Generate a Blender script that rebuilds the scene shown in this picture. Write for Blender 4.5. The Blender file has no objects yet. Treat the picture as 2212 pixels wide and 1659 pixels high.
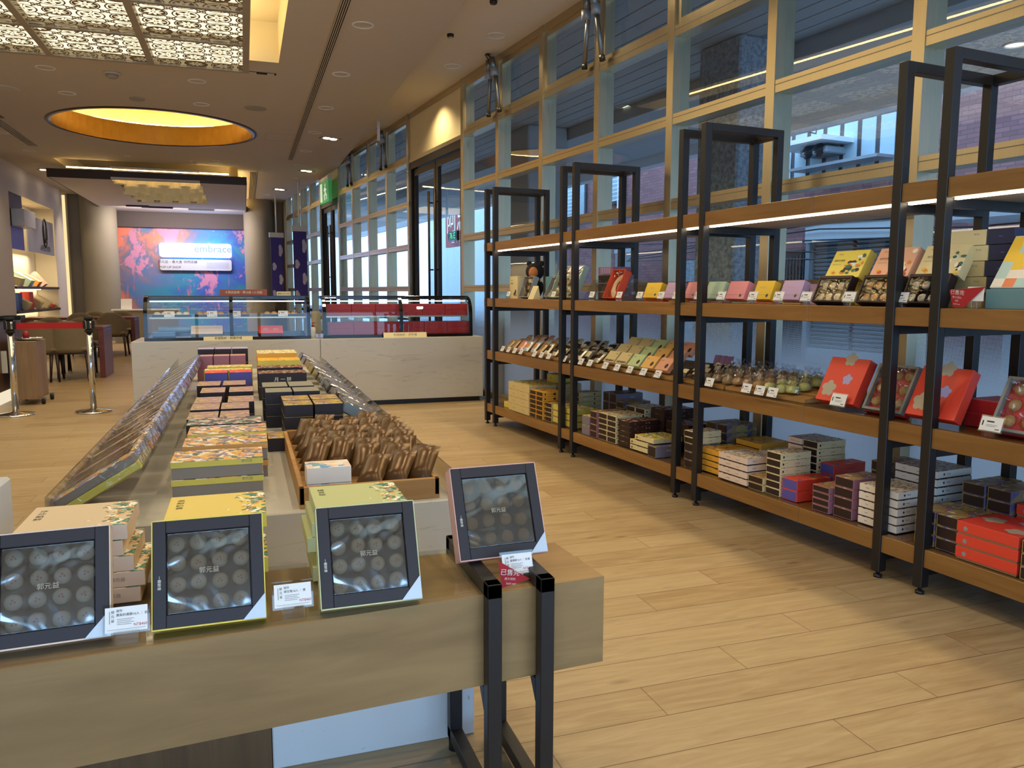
import bpy, bmesh, math, random
from mathutils import Vector, Matrix
random.seed(7)
R = math.radians
SC = bpy.context.scene
COL = SC.collection
# ------------------------------------------------------------------ camera
FPX, CAMH = 1700.85, 1.25
def _cam_axes(yaw, pitch, roll):
    f = Vector((math.sin(yaw), math.cos(yaw), 0)); r = Vector((math.cos(yaw), -math.sin(yaw), 0)); u = Vector((0, 0, 1))
    f2 = f*math.cos(pitch) - u*math.sin(pitch); u2 = u*math.cos(pitch) + f*math.sin(pitch)
    return r*math.cos(roll) + u2*math.sin(roll), u2*math.cos(roll) - r*math.sin(roll), f2
CR, CU, CF = _cam_axes(R(18.71), R(6.69), R(0.1334))
cam = bpy.data.cameras.new('camera'); cam.sensor_width = 36; cam.lens = FPX/2212*36; cam.clip_start = .02; cam.clip_end = 300
camo = bpy.data.objects.new('camera', cam); COL.objects.link(camo)
camo.matrix_world = Matrix((( CR.x, CU.x, -CF.x, 0), (CR.y, CU.y, -CF.y, 0), (CR.z, CU.z, -CF.z, CAMH), (0, 0, 0, 1)))
SC.camera = camo
# ------------------------------------------------------------------ sky, exposure, render limits
SC.view_settings.view_transform = 'Standard'; SC.view_settings.look = 'None'
SC.view_settings.gamma = 1; SC.view_settings.use_curve_mapping = False
SC.view_settings.exposure = 0.0
W = bpy.data.worlds.new('overcast_sky'); SC.world = W; W.use_nodes = True
W.node_tree.nodes['Background'].inputs[0].default_value = (.40, .66, 1.0, 1)
W.node_tree.nodes['Background'].inputs[1].default_value = 4.2
cy = SC.cycles
cy.max_bounces = 8; cy.diffuse_bounces = 3; cy.glossy_bounces = 4; cy.transmission_bounces = 6; cy.transparent_max_bounces = 24
cy.caustics_reflective = False; cy.caustics_refractive = False; cy.sample_clamp_indirect = 4.0; cy.use_denoising = True
WARM = (1.0, .82, .55)
LK = .43                        # dimming of all the ceiling lamps
def lamp(kind, name, loc, energy, color=WARM, size=.1, spot=None, blend=.6, rot=(0, 0, 0), sy=None):
    l = bpy.data.lights.new(name, kind); l.energy = energy*LK; l.color = color
    if kind == 'SPOT': l.spot_size = R(spot); l.spot_blend = blend; l.shadow_soft_size = size
    elif kind == 'AREA':
        l.size = size
        if sy: l.shape = 'RECTANGLE'; l.size_y = sy
    else: l.shadow_soft_size = size
    o = bpy.data.objects.new(name, l); COL.objects.link(o); o.location = loc; o.rotation_euler = rot
    return o
# ------------------------------------------------------------------ axes of the place
WA = R(-6.536); WD = Vector((math.sin(WA), math.cos(WA), 0)); WN = Vector((math.cos(WA), -math.sin(WA), 0))    # window wall: along, outwards
SA = WA + .014; DS = Vector((math.sin(SA), math.cos(SA), 0)); DV = Vector((math.cos(SA), -math.sin(SA), 0))     # shelving: along, inwards
SO = WD*2.12 + WN*2.876
WROT = math.pi/2 - WA; SROT = math.pi/2 - SA
def ray(px, py): return CR*((px - 1106)/FPX) - CU*((py - 829.5)/FPX) + CF
C0 = Vector((0, 0, CAMH))
def PZ(px, py, z): d = ray(px, py); return C0 + d*((z - CAMH)/d.z)
def PY(px, py, y): d = ray(px, py); return C0 + d*(y/d.y)
def PX(px, py, x): d = ray(px, py); return C0 + d*(x/d.x)
def PT(px, py, t): d = ray(px, py); return C0 + d*(t/d.dot(WN))
def wst(p): return p.dot(WD), p.dot(WN), p.z
def WP(s, t, z=0): return WD*s + WN*t + Vector((0, 0, z))
def SP(s, v, z=0): return SO + DS*s + DV*v + Vector((0, 0, z))
def sv(p): q = p - SO; return q.dot(DS), q.dot(DV)
# ------------------------------------------------------------------ materials
def lin(c):
    if isinstance(c, str):
        c = c.lstrip('#'); c = tuple(int(c[i:i+2], 16)/255 for i in (0, 2, 4))
    return tuple((x/12.92 if x <= .04045 else ((x+.055)/1.055)**2.4) for x in c) + (1,)
MATS = {}
class NT:
    def __init__(s, name):
        s.m = bpy.data.materials.new(name); s.m.use_nodes = True; s.t = s.m.node_tree; s.t.nodes.clear()
        s.out = s.n('ShaderNodeOutputMaterial'); MATS[name] = s.m
    def n(s, typ, **kw):
        x = s.t.nodes.new(typ)
        for k, v in kw.items(): setattr(x, k, v)
        return x
    def l(s, a, b): s.t.links.new(a, b)
    def set(s, node, **kw):
        for k, v in kw.items():
            i = node.inputs[k.replace('_', ' ')] if k.replace('_', ' ') in node.inputs else node.inputs[int(k[1:])]
            if hasattr(v, 'is_output'): s.l(v, i)
            else: i.default_value = v
        return node
    def math(s, op, a, b=None, c=None):
        x = s.n('ShaderNodeMath', operation=op)
        for i, v in enumerate((a, b, c)):
            if v is None: continue
            if hasattr(v, 'is_output'): s.l(v, x.inputs[i])
            else: x.inputs[i].default_value = v
        return x.outputs[0]
    def mix(s, f, a, b):
        x = s.n('ShaderNodeMix', data_type='RGBA')
        for i, v in ((0, f), (6, a), (7, b)):
            if hasattr(v, 'is_output'): s.l(v, x.inputs[i])
            else: x.inputs[i].default_value = v
        return x.outputs[2]
    def ramp(s, f, stops, interp='LINEAR'):
        x = s.n('ShaderNodeValToRGB'); x.color_ramp.interpolation = interp
        e = x.color_ramp.elements
        while len(e) < len(stops): e.new(.5)
        for el, (p, c) in zip(e, stops): el.position = p; el.color = c
        s.l(f, x.inputs[0]); return x.outputs[0]
    def coord(s, which='Object', scale=(1, 1, 1), loc=(0, 0, 0), rot=(0, 0, 0)):
        t = s.n('ShaderNodeTexCoord'); mp = s.n('ShaderNodeMapping')
        mp.inputs['Scale'].default_value = scale; mp.inputs['Location'].default_value = loc; mp.inputs['Rotation'].default_value = rot
        s.l(t.outputs[which], mp.inputs[0]); return mp.outputs[0]
    def noise(s, v, scale=5, detail=3, rough=.5, dist=0):
        x = s.n('ShaderNodeTexNoise'); s.l(v, x.inputs['Vector'])
        x.inputs['Scale'].default_value = scale; x.inputs['Detail'].default_value = detail; x.inputs['Roughness'].default_value = rough; x.inputs['Distortion'].default_value = dist
        return x.outputs[0]
    def bump(s, h, strength=.2, dist=.01):
        x = s.n('ShaderNodeBump'); s.l(h, x.inputs['Height']); x.inputs['Strength'].default_value = strength; x.inputs['Distance'].default_value = dist
        return x.outputs[0]
    def bsdf(s, color=None, rough=.5, metal=0, normal=None, spec=.5, emit=None, estr=0, coat=0):
        b = s.n('ShaderNodeBsdfPrincipled')
        for k, v in (('Base Color', color), ('Roughness', rough), ('Metallic', metal), ('Specular IOR Level', spec), ('Coat Weight', coat)):
            if v is None: continue
            if hasattr(v, 'is_output'): s.l(v, b.inputs[k])
            else: b.inputs[k].default_value = v
        if normal: s.l(normal, b.inputs['Normal'])
        if emit: b.inputs['Emission Color'].default_value = emit; b.inputs['Emission Strength'].default_value = estr
        s.l(b.outputs[0], s.out.inputs[0]); return b
def M(name, col, rough=.5, metal=0, spec=.5, emit=0, coat=0, vary=.06):
    """plain painted / printed surface with a faint procedural unevenness"""
    if name in MATS: return MATS[name]
    t = NT(name); c = lin(col)
    if vary:
        nz = t.noise(t.coord('Object'), 9, 2)
        d = tuple(x*(1-vary) for x in c[:3]) + (1,); u = tuple(min(1, x*(1+vary)) for x in c[:3]) + (1,)
        cc = t.mix(nz, d, u)
    else: cc = c
    t.bsdf(cc, rough, metal, spec=spec, emit=c if emit else None, estr=emit, coat=coat)
    return t.m
def wood(name, a, b, dark, axis=0, scale=1.0, rough=.45, coat=0, crack=0):
    t = NT(name); sc = [9*scale]*3; sc[axis] = .9*scale
    v = t.coord('Object', tuple(sc))
    n1 = t.noise(v, 2.2, 5, .6, .6); n2 = t.noise(v, 9, 3, .6)
    sc2 = [1.2*scale]*3; sc2[axis] = .35*scale
    n3 = t.noise(t.coord('Object', tuple(sc2)), 2, 2)
    c = t.mix(t.ramp(n1, [(.32, (0,)*3+(1,)), (.68, (1,)*3+(1,))]), lin(a), lin(b))
    c = t.mix(t.math('MULTIPLY', t.ramp(n3, [(.35, (1,)*3+(1,)), (.6, (0,)*3+(1,))]), .4), c, lin(dark))
    c = t.mix(t.math('MULTIPLY', n2, .35), c, lin(a))
    if crack:
        sc3 = [14]*3; sc3[axis] = 1.1
        n4 = t.noise(t.coord('Object', tuple(sc3)), 1.3, 2, .5, .3)
        c = t.mix(t.math('MULTIPLY', t.ramp(n4, [(.70, (0,)*3+(1,)), (.76, (1,)*3+(1,))]), crack), c, lin('#2a1a10'))
    t.bsdf(c, rough, normal=t.bump(n2, .08, .003), coat=coat)
    return t.m
def glass_mat(name, tint=(1, 1, 1), k=1.0, rough=0.0, ior=1.5, bump=0, bscale=30, base=.0):
    """thin pane / film: straight-through view plus a Fresnel reflection"""
    t = NT(name)
    tr = t.n('ShaderNodeBsdfTransparent'); tr.inputs[0].default_value = tint + (1,)
    gl = t.n('ShaderNodeBsdfGlossy'); gl.inputs['Roughness'].default_value = rough
    lw = t.n('ShaderNodeLayerWeight'); lw.inputs[0].default_value = .5
    if bump:
        nb = t.bump(t.noise(t.coord('Object'), bscale, 2, .5, .8), bump, .01); t.l(nb, gl.inputs['Normal']); t.l(nb, lw.inputs['Normal'])
    f0 = ((ior-1)/(ior+1))**2 * 1.7
    f = t.math('MULTIPLY_ADD', t.math('MULTIPLY_ADD', t.math('POWER', lw.outputs['Facing'], 5.0), 1 - f0, f0), k, base)
    mx = t.n('ShaderNodeMixShader'); t.l(f, mx.inputs[0]); t.l(tr.outputs[0], mx.inputs[1]); t.l(gl.outputs[0], mx.inputs[2])
    t.l(mx.outputs[0], t.out.inputs[0]); return t.m
def emit_mat(name, col, strength):
    t = NT(name); e = t.n('ShaderNodeEmission'); e.inputs[0].default_value = lin(col) if isinstance(col, str) else tuple(col)+(1,); e.inputs[1].default_value = strength
    t.l(e.outputs[0], t.out.inputs[0]); return t.m
def art(name, base, cols, scale=26, lo=.52, fade=None, rough=.5):
    """printed artwork: flat coloured patches over a base colour; fade=(axis, from, to) keeps it to one end of the lid"""
    t = NT(name); v = t.coord('Object')
    c = lin(base); fm = None
    if fade:
        sp = t.n('ShaderNodeSeparateXYZ'); t.l(v, sp.inputs[0])
        mr = t.n('ShaderNodeMapRange'); t.l(sp.outputs[fade[0]], mr.inputs[0]); mr.inputs[1].default_value = fade[1]; mr.inputs[2].default_value = fade[2]; fm = mr.outputs[0]
    for i, k in enumerate(cols):
        vv = t.coord('Object', (1, 1, 1), (3.1*i+1, 1.7*i, .9*i))
        n = t.noise(vv, scale*(1 + .35*i), 1, .4, .5)
        if fm: n = t.math('ADD', n, t.math('MULTIPLY_ADD', fm, .3, -.26))
        f = t.math('GREATER_THAN', n, lo + .03*i)
        c = t.mix(f, c, lin(k))
    t.bsdf(c, rough); return t.m
# ------------------------------------------------------------------ mesh builder
class MB:
    def __init__(s): s.v = []; s.f = []; s.mi = []; s.sm = []; s.mats = []
    def m(s, mat):
        if mat not in s.mats: s.mats.append(mat)
        return s.mats.index(mat)
    def face(s, idx, mat, smooth=False): s.f.append(tuple(idx)); s.mi.append(s.m(mat)); s.sm.append(smooth)
    def quad(s, pts, mat, smooth=False):
        b = len(s.v); s.v += [tuple(p) for p in pts]; s.face(range(b, b+len(pts)), mat, smooth)
    def box(s, x0, x1, y0, y1, z0, z1, mat, bev=0, mats=None, T=None):
        mats = mats or {}
        def g(k): return mats.get(k, mat)
        b = len(s.v)
        if bev <= 0:
            P = [(x, y, z) for z in (z0, z1) for y in (y0, y1) for x in (x0, x1)]
            fs = [((0, 2, 3, 1), '-z'), ((4, 5, 7, 6), '+z'), ((0, 1, 5, 4), '-y'), ((2, 6, 7, 3), '+y'), ((0, 4, 6, 2), '-x'), ((1, 3, 7, 5), '+x')]
            s.v += [tuple(T @ Vector(p)) if T else p for p in P]
            for f, k in fs: s.face([b+i for i in f], g(k))
            return
        # bevelled cuboid: 24 vertices
        X = (x0, x1); Y = (y0, y1); Z = (z0, z1); d = bev; idx = {}
        for i in (0, 1):
            for j in (0, 1):
                for k in (0, 1):
                    sx, sy, sz = (1 if i == 0 else -1), (1 if j == 0 else -1), (1 if k == 0 else -1)
                    for a in 'xyz':
                        p = (X[i] + (0 if a == 'x' else sx*d), Y[j] + (0 if a == 'y' else sy*d), Z[k] + (0 if a == 'z' else sz*d))
                        idx[(i, j, k, a)] = len(s.v); s.v.append(tuple(T @ Vector(p)) if T else p)
        q = lambda *c: [idx[x] for x in c]
        s.face(q((0,0,0,'x'), (0,0,1,'x'), (0,1,1,'x'), (0,1,0,'x')), g('-x')); s.face(q((1,0,0,'x'), (1,1,0,'x'), (1,1,1,'x'), (1,0,1,'x')), g('+x'))
        s.face(q((0,0,0,'y'), (1,0,0,'y'), (1,0,1,'y'), (0,0,1,'y')), g('-y')); s.face(q((0,1,0,'y'), (0,1,1,'y'), (1,1,1,'y'), (1,1,0,'y')), g('+y'))
        s.face(q((0,0,0,'z'), (0,1,0,'z'), (1,1,0,'z'), (1,0,0,'z')), g('-z')); s.face(q((0,0,1,'z'), (1,0,1,'z'), (1,1,1,'z'), (0,1,1,'z')), g('+z'))
        for i in (0, 1):
            for j in (0, 1): s.face(q((i,j,0,'x'), (i,j,1,'x'), (i,j,1,'y'), (i,j,0,'y')), mat)
            for k in (0, 1): s.face(q((i,0,k,'x'), (i,1,k,'x'), (i,1,k,'z'), (i,0,k,'z')), g('+z') if k else mat)
        for j in (0, 1):
            for k in (0, 1): s.face(q((0,j,k,'y'), (1,j,k,'y'), (1,j,k,'z'), (0,j,k,'z')), g('+z') if k else mat)
        for i in (0, 1):
            for j in (0, 1):
                for k in (0, 1): s.face(q((i,j,k,'x'), (i,j,k,'y'), (i,j,k,'z')), mat)
    def cyl(s, c, r, h, mat, n=20, r2=None, axis='z', caps=True, smooth=True):
        r2 = r if r2 is None else r2
        s.lathe([(r, 0), (r2, h)], mat, n, c, axis, caps, smooth)
    def lathe(s, prof, mat, n=24, c=(0, 0, 0), axis='z', caps=True, smooth=True, T=None):
        b = len(s.v)
        for r, z in prof:
            for i in range(n):
                a = 2*math.pi*i/n; x, y = r*math.cos(a), r*math.sin(a)
                p = {'z': (x, y, z), 'x': (z, x, y), 'y': (y, z, x)}[axis]
                p = (p[0]+c[0], p[1]+c[1], p[2]+c[2]); s.v.append(tuple(T @ Vector(p)) if T else p)
        for k in range(len(prof)-1):
            for i in range(n):
                j = (i+1) % n; s.face((b+k*n+i, b+k*n+j, b+(k+1)*n+j, b+(k+1)*n+i), mat, smooth)
        if caps:
            s.face([b+i for i in reversed(range(n))], mat); s.face([b+(len(prof)-1)*n+i for i in range(n)], mat)
    def tube(s, pts, r, mat, n=8, closed=False):
        pts = [Vector(p) for p in pts]; b = len(s.v); N = len(pts)
        for i, p in enumerate(pts):
            if closed: t = pts[(i+1) % N] - pts[i-1]
            else: t = pts[min(i+1, N-1)] - pts[max(i-1, 0)]
            t.normalize(); u = t.orthogonal() if abs(t.z) > .95 else t.cross(Vector((0, 0, 1))); u.normalize(); w = t.cross(u)
            rr = r[i] if isinstance(r, (list, tuple)) else r
            for k in range(n):
                a = 2*math.pi*k/n; s.v.append(tuple(p + (u*math.cos(a) + w*math.sin(a))*rr))
        for i in range(N if closed else N-1):
            for k in range(n):
                j = (k+1) % n; i2 = (i+1) % N
                s.face((b+i*n+k, b+i*n+j, b+i2*n+j, b+i2*n+k), mat, True)
        if not closed:
            s.face([b+k for k in reversed(range(n))], mat); s.face([b+(N-1)*n+k for k in range(n)], mat)
    def prism(s, poly, z0, z1, mat, top=None, T=None):
        """poly in xy, extruded along z"""
        b = len(s.v); n = len(poly)
        for z in (z0, z1):
            for p in poly:
                q = (p[0], p[1], z); s.v.append(tuple(T @ Vector(q)) if T else q)
        s.face([b+i for i in reversed(range(n))], mat); s.face([b+n+i for i in range(n)], top or mat)
        for i in range(n):
            j = (i+1) % n; s.face((b+i, b+j, b+n+j, b+n+i), mat)
    def ball(s, c, r, mat, seg=14, rings=9, sq=(1, 1, 1), T=None):
        prof = [(max(1e-5, math.sin(math.pi*k/rings))*r, -math.cos(math.pi*k/rings)*r) for k in range(rings+1)]
        TT = Matrix.Translation(c) @ Matrix.Diagonal(sq + (1,)) if not T else T @ Matrix.Translation(c) @ Matrix.Diagonal(sq + (1,))
        s.lathe(prof, mat, seg, T=TT, caps=False)
    def merge(s, verts, faces, mat, T=None, smooth=False):
        b = len(s.v); s.v += [tuple(T @ Vector(p)) if T else tuple(p) for p in verts]
        for f in faces: s.face([b+i for i in f], mat, smooth)
    def text(s, body, size, mat, T, align='CENTER'):
        v, f = text_geo(body, size, align); s.merge(v, f, mat, T)
    def build(s, name, parent=None, loc=(0, 0, 0), rot=(0, 0, 0)):
        me = bpy.data.meshes.new(name); me.from_pydata(s.v, [], s.f)
        for mt in s.mats: me.materials.append(mt)
        me.polygons.foreach_set('material_index', s.mi); me.polygons.foreach_set('use_smooth', s.sm); me.update()
        o = bpy.data.objects.new(name, me); COL.objects.link(o); o.location = loc
        o.rotation_euler = (0, 0, rot) if isinstance(rot, (int, float)) else rot
        if parent: o.parent = parent
        return o
_TXT = {}
def text_geo(body, size, align='CENTER'):
    key = (body, align)
    if key not in _TXT:
        cu = bpy.data.curves.new('tmp_text', 'FONT'); cu.body = body; cu.align_x = align; cu.align_y = 'CENTER'; cu.resolution_u = 2; cu.size = 1
        ob = bpy.data.objects.new('tmp_text', cu); COL.objects.link(ob)
        dg = bpy.context.evaluated_depsgraph_get(); ev = ob.evaluated_get(dg); me = ev.to_mesh()
        _TXT[key] = ([tuple(v.co) for v in me.vertices], [tuple(p.vertices) for p in me.polygons])
        ev.to_mesh_clear(); bpy.data.objects.remove(ob); bpy.data.curves.remove(cu)
    v, f = _TXT[key]
    return [(x*size, y*size, z*size) for x, y, z in v], f
LABELS = {}
def tag(o, label=None, cat=None, group=None, kind=None):
    if label:
        if len(label.split()) > 16: label = label.replace(' gift box on the island,', ' box,')
        for w in (' the ', ' film-wrapped ', ' topped ', ' of '):
            if len(label.split()) > 16: label = label.replace(w, ' ')
        n = len(label.split())
        if not 4 <= n <= 16: print('BADLABEL', n, label)
        LABELS.setdefault(label, []).append((o.name, group))
        o['label'] = label
    if cat: o['category'] = cat
    if group: o['group'] = group
    if kind: o['kind'] = kind
    return o
def thing(name, label, cat, loc=(0, 0, 0), rot=0, group=None):
    o = bpy.data.objects.new(name, None); COL.objects.link(o); o.location = loc; o.empty_display_size = .1
    o.rotation_euler = (0, 0, rot) if isinstance(rot, (int, float)) else rot
    return tag(o, label, cat, group)
def struct(mb, name, **k): return tag(mb.build(name, **k), kind='structure')
_CH = {}
def kids(o): return _CH.get(o.name, [])
def dup(root, loc, rot=None, label=None, group=None):
    r = root.copy(); COL.objects.link(r); r.location = loc
    if rot is not None: r.rotation_euler = (0, 0, rot) if isinstance(rot, (int, float)) else rot
    if 'label' in r: del r['label']
    if label or group: tag(r, label, None, group)
    for ch in [c for c in bpy.data.objects if c.parent == root]:
        c = ch.copy(); COL.objects.link(c); c.parent = r
        for g in [d for d in bpy.data.objects if d.parent == ch]:
            d = g.copy(); COL.objects.link(d); d.parent = c
    return r
ORD = ['first', 'second', 'third', 'fourth', 'fifth', 'sixth', 'seventh', 'eighth', 'ninth', 'tenth', 'eleventh', 'twelfth', 'thirteenth', 'fourteenth', 'fifteenth', 'sixteenth']
# ================================================================== shared materials
def floor_mat():
    t = NT('oak_plank_floor'); v = t.coord('Object')
    sp = t.n('ShaderNodeSeparateXYZ'); t.l(v, sp.inputs[0]); X, Y = sp.outputs[0], sp.outputs[1]
    PW, PL = .1737, 1.25
    ry = t.math('DIVIDE', t.math('ADD', Y, 20*PW - .0335), PW); row = t.math('FLOOR', ry); fy = t.math('FRACT', ry)
    rx = t.math('DIVIDE', t.math('ADD', t.math('MULTIPLY_ADD', row, -.4, 40), X), PL); idx = t.math('FLOOR', rx); fx = t.math('FRACT', rx)
    cb = t.n('ShaderNodeCombineXYZ'); t.l(row, cb.inputs[0]); t.l(idx, cb.inputs[1])
    wn = t.n('ShaderNodeTexWhiteNoise', noise_dimensions='2D'); t.l(cb.outputs[0], wn.inputs['Vector']); rnd = wn.outputs['Value']
    # grain: stretched noise, shifted per plank
    g = t.n('ShaderNodeCombineXYZ'); t.l(t.math('MULTIPLY_ADD', rnd, 37, X), g.inputs[0]); t.l(t.math('MULTIPLY', Y, 9), g.inputs[1]); t.l(row, g.inputs[2])
    n1 = t.noise(g.outputs[0], 2.6, 5, .62, 1.2); n2 = t.noise(g.outputs[0], 11, 4, .6, .3)
    k = t.n('ShaderNodeCombineXYZ'); t.l(t.math('MULTIPLY_ADD', rnd, 11, t.math('MULTIPLY', X, 2.2)), k.inputs[0]); t.l(t.math('MULTIPLY', Y, 7), k.inputs[1])
    kn = t.n('ShaderNodeTexVoronoi'); t.l(k.outputs[0], kn.inputs['Vector']); kn.inputs['Scale'].default_value = 1.1
    c = t.mix(t.ramp(n1, [(.3, (0,)*3+(1,)), (.72, (1,)*3+(1,))]), lin('#977b56'), lin('#bca47c'))
    c = t.mix(t.math('MULTIPLY', n2, .4), c, lin('#8d6f4b'))
    c = t.mix(t.ramp(kn.outputs['Distance'], [(.02, (.75,)*3+(1,)), (.13, (0,)*3+(1,))]), c, lin('#6a4c30'))
    c = t.mix(t.math('MULTIPLY', rnd, .3), c, lin('#c8b48e'))
    e = t.math('MAXIMUM', t.math('MAXIMUM', t.math('LESS_THAN', fy, .012), t.math('GREATER_THAN', fy, .992)), t.math('LESS_THAN', fx, .0022))
    c = t.mix(t.math('MULTIPLY', e, .75), c, lin('#4a3320'))
    hb = t.math('SUBTRACT', t.math('MULTIPLY', n2, .25), e)
    t.bsdf(c, t.math('MULTIPLY_ADD', n2, .12, .33), normal=t.bump(hb, .12, .004), spec=.45); return t.m
def marble(name, base, vein, scale=(3, 3, 10), lo=.56, hi=.74, rough=.28, amt=.6):
    t = NT(name); n = t.noise(t.coord('Object', scale), 1.3, 6, .62, 1.6); n2 = t.noise(t.coord('Object', (.8, .8, 2)), 1.1, 2)
    f = t.math('MULTIPLY', t.ramp(n, [(lo, (0,)*3+(1,)), (hi, (1,)*3+(1,))]), amt)
    c = t.mix(f, lin(base), lin(vein)); c = t.mix(t.math('MULTIPLY', n2, .22), c, lin(vein))
    t.bsdf(c, rough); return t.m
def brushed(name, col, rough=.3, axis=2, metal=1.0):
    t = NT(name); sc = [60]*3; sc[axis] = 2
    n = t.noise(t.coord('Object', tuple(sc)), 3, 2)
    c = lin(col); d = tuple(x*.8 for x in c[:3]) + (1,)
    t.bsdf(t.mix(n, d, c), t.math('MULTIPLY_ADD', n, .16, rough - .08), metal); return t.m
FLOOR = floor_mat()
CEIL = M('ceiling_paint', '#c9bfae', .9, vary=.02)
CEILHI = M('upper_ceiling_paint', '#e6dcc6', .9, vary=.02)
WALLW = M('wall_paint_white', '#d9cfc4', .85, vary=.02)
WALLG = M('wall_paint_grey', '#8d857a', .85, vary=.03)
TAUPE = M('column_taupe', '#8f8570', .7, vary=.03)
HEADER = M('header_dark_taupe', '#5b514c', .8)
STEEL = brushed('brushed_steel', '#cdbfa0', .34)
STEELD = brushed('steel_reveal', '#8b8d8c', .45)
BRONZE = M('dark_bronze_frame', '#2c231c', .35, .7, vary=.1)
BLACK = M('black_powder_coat', '#1d1a1a', .42, .0, vary=.15)
BLACKG = M('black_gloss', '#0c0c0d', .12, vary=0)
RUBBER = M('black_rubber', '#141313', .7)
BEIGE = M('beige_panel', '#dccb9f', .75, vary=.02)
CHROME = M('chrome', '#d8d8d8', .1, 1, vary=0)
WHITEP = M('white_plastic', '#e9e6de', .4, vary=.02)
WHITEM = M('white_metal_trim', '#e3ded3', .4, vary=.02)
GLASS = glass_mat('window_glass', (.80, .87, .92), 1.0, 0, 1.5)
def frost_film():
    # glass with a dotted white film, denser towards the floor
    t = NT('frosted_film_glass'); v = t.coord('Object'); sp = t.n('ShaderNodeSeparateXYZ'); t.l(v, sp.inputs[0])
    mr = t.n('ShaderNodeMapRange'); t.l(sp.outputs[2], mr.inputs[0]); mr.inputs[1].default_value = 1.2; mr.inputs[2].default_value = .5
    vo = t.n('ShaderNodeTexVoronoi'); t.l(t.coord('Object', (1, 0, 1)), vo.inputs['Vector']); vo.inputs['Scale'].default_value = 170; vo.inputs['Randomness'].default_value = 0
    f = t.math('LESS_THAN', vo.outputs['Distance'], t.math('MULTIPLY', t.math('POWER', mr.outputs[0], .8), .95))
    tr = t.n('ShaderNodeBsdfTransparent'); tr.inputs[0].default_value = (.80, .87, .92, 1)
    tl = t.n('ShaderNodeBsdfTranslucent'); tl.inputs[0].default_value = (.86, .90, .92, 1)
    df = t.n('ShaderNodeBsdfDiffuse'); df.inputs[0].default_value = (.75, .78, .80, 1)
    m1 = t.n('ShaderNodeMixShader'); m1.inputs[0].default_value = .12; t.l(tl.outputs[0], m1.inputs[1]); t.l(df.outputs[0], m1.inputs[2])
    m2 = t.n('ShaderNodeMixShader'); t.l(f, m2.inputs[0]); t.l(tr.outputs[0], m2.inputs[1]); t.l(m1.outputs[0], m2.inputs[2])
    t.l(m2.outputs[0], t.out.inputs[0]); return t.m
GLASSF = frost_film()
GLASSC = glass_mat('clear_glass', (.95, .97, .97), .9, 0, 1.45)
ACRYL = glass_mat('clear_acrylic', (.93, .95, .95), 1.1, .02, 1.5)
MARBLE = marble('grey_veined_marble', '#c9c4b8', '#8e8b83', (2.2, 2.2, 14))
MARBLEW = marble('white_speckled_marble', '#e6e6e6', '#6d6d70', (10, 10, 16), .66, .8, .25, .75)
LED = emit_mat('led_strip', (1, .85, .62), 9)
LENS = emit_mat('downlight_lens', (1, .86, .60), 14)
LENSW = emit_mat('window_downlight_lens', (1, .90, .74), 3.5)
COVE = emit_mat('cove_led_tube', (1, .66, .25), 30)
ZC, ZH = 3.62, 3.77
XE = 1.81                       # edge between the lower and the upper ceiling
TW = 3.60                       # inner face of the window mullions
Y0, Y1 = -3.2, 23.6
def wx(y, t=TW): return (t - y*WN.y)/WN.x
# ================================================================== floor and walls
b = MB(); b.quad([(-6, Y0, 0), (wx(Y0, 3.75), Y0, 0), (wx(Y1, 3.75), Y1, 0), (-6, Y1, 0)], FLOOR); struct(b, 'floor')
def plane_holes(outer, holes, z, mat, name, up=False):
    bm = bmesh.new(); edges = []
    for loop in [outer] + holes:
        vs = [bm.verts.new((x, y, z)) for x, y in loop]
        edges += [bm.edges.new((vs[i], vs[(i+1) % len(vs)])) for i in range(len(vs))]
    bmesh.ops.triangle_fill(bm, edges=edges, use_beauty=True)
    for f in bm.faces:
        f.normal_update()
        if (f.normal.z > 0) != up: f.normal_flip()
    me = bpy.data.meshes.new(name); bm.to_mesh(me); bm.free(); me.materials.append(mat)
    o = bpy.data.objects.new(name, me); COL.objects.link(o); return tag(o, kind='structure')
CC, CRAD = (-1.14, 13.0), 1.36
H1 = (-3.4, .43, 4.2, 8.9); H3 = (-3.16, -.03, 16.43, 22.6)
ring = lambda c, r, n=64: [(c[0] + r*math.cos(2*math.pi*i/n), c[1] + r*math.sin(2*math.pi*i/n)) for i in range(n)]
rc = lambda h: [(h[0], h[2]), (h[1], h[2]), (h[1], h[3]), (h[0], h[3])]
yj = (TW - XE*WN.x)/WN.y
plane_holes([(-6, Y0), (XE, Y0), (XE, yj), (wx(Y1), Y1), (-6, Y1)], [rc(H1), ring(CC, CRAD), rc(H3)], ZC, CEIL, 'ceiling')
b = MB(); b.quad([(XE, Y0, ZH), (XE, yj+.3, ZH), (wx(yj+.3, 3.8), yj+.3, ZH), (wx(Y0, 3.8), Y0, ZH)], CEILHI)
b.quad([(XE, Y0, ZC), (XE, Y0, ZH), (XE, yj+.3, ZH), (XE, yj+.3, ZC)], CEILHI); struct(b, 'ceiling_upper')
# roof slab over everything, so that daylight only comes through the glass
b = MB(); b.box(-6.2, 6.4, Y0-.2, Y1+.6, 4.5, 4.7, CEIL); struct(b, 'roof_slab')
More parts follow.
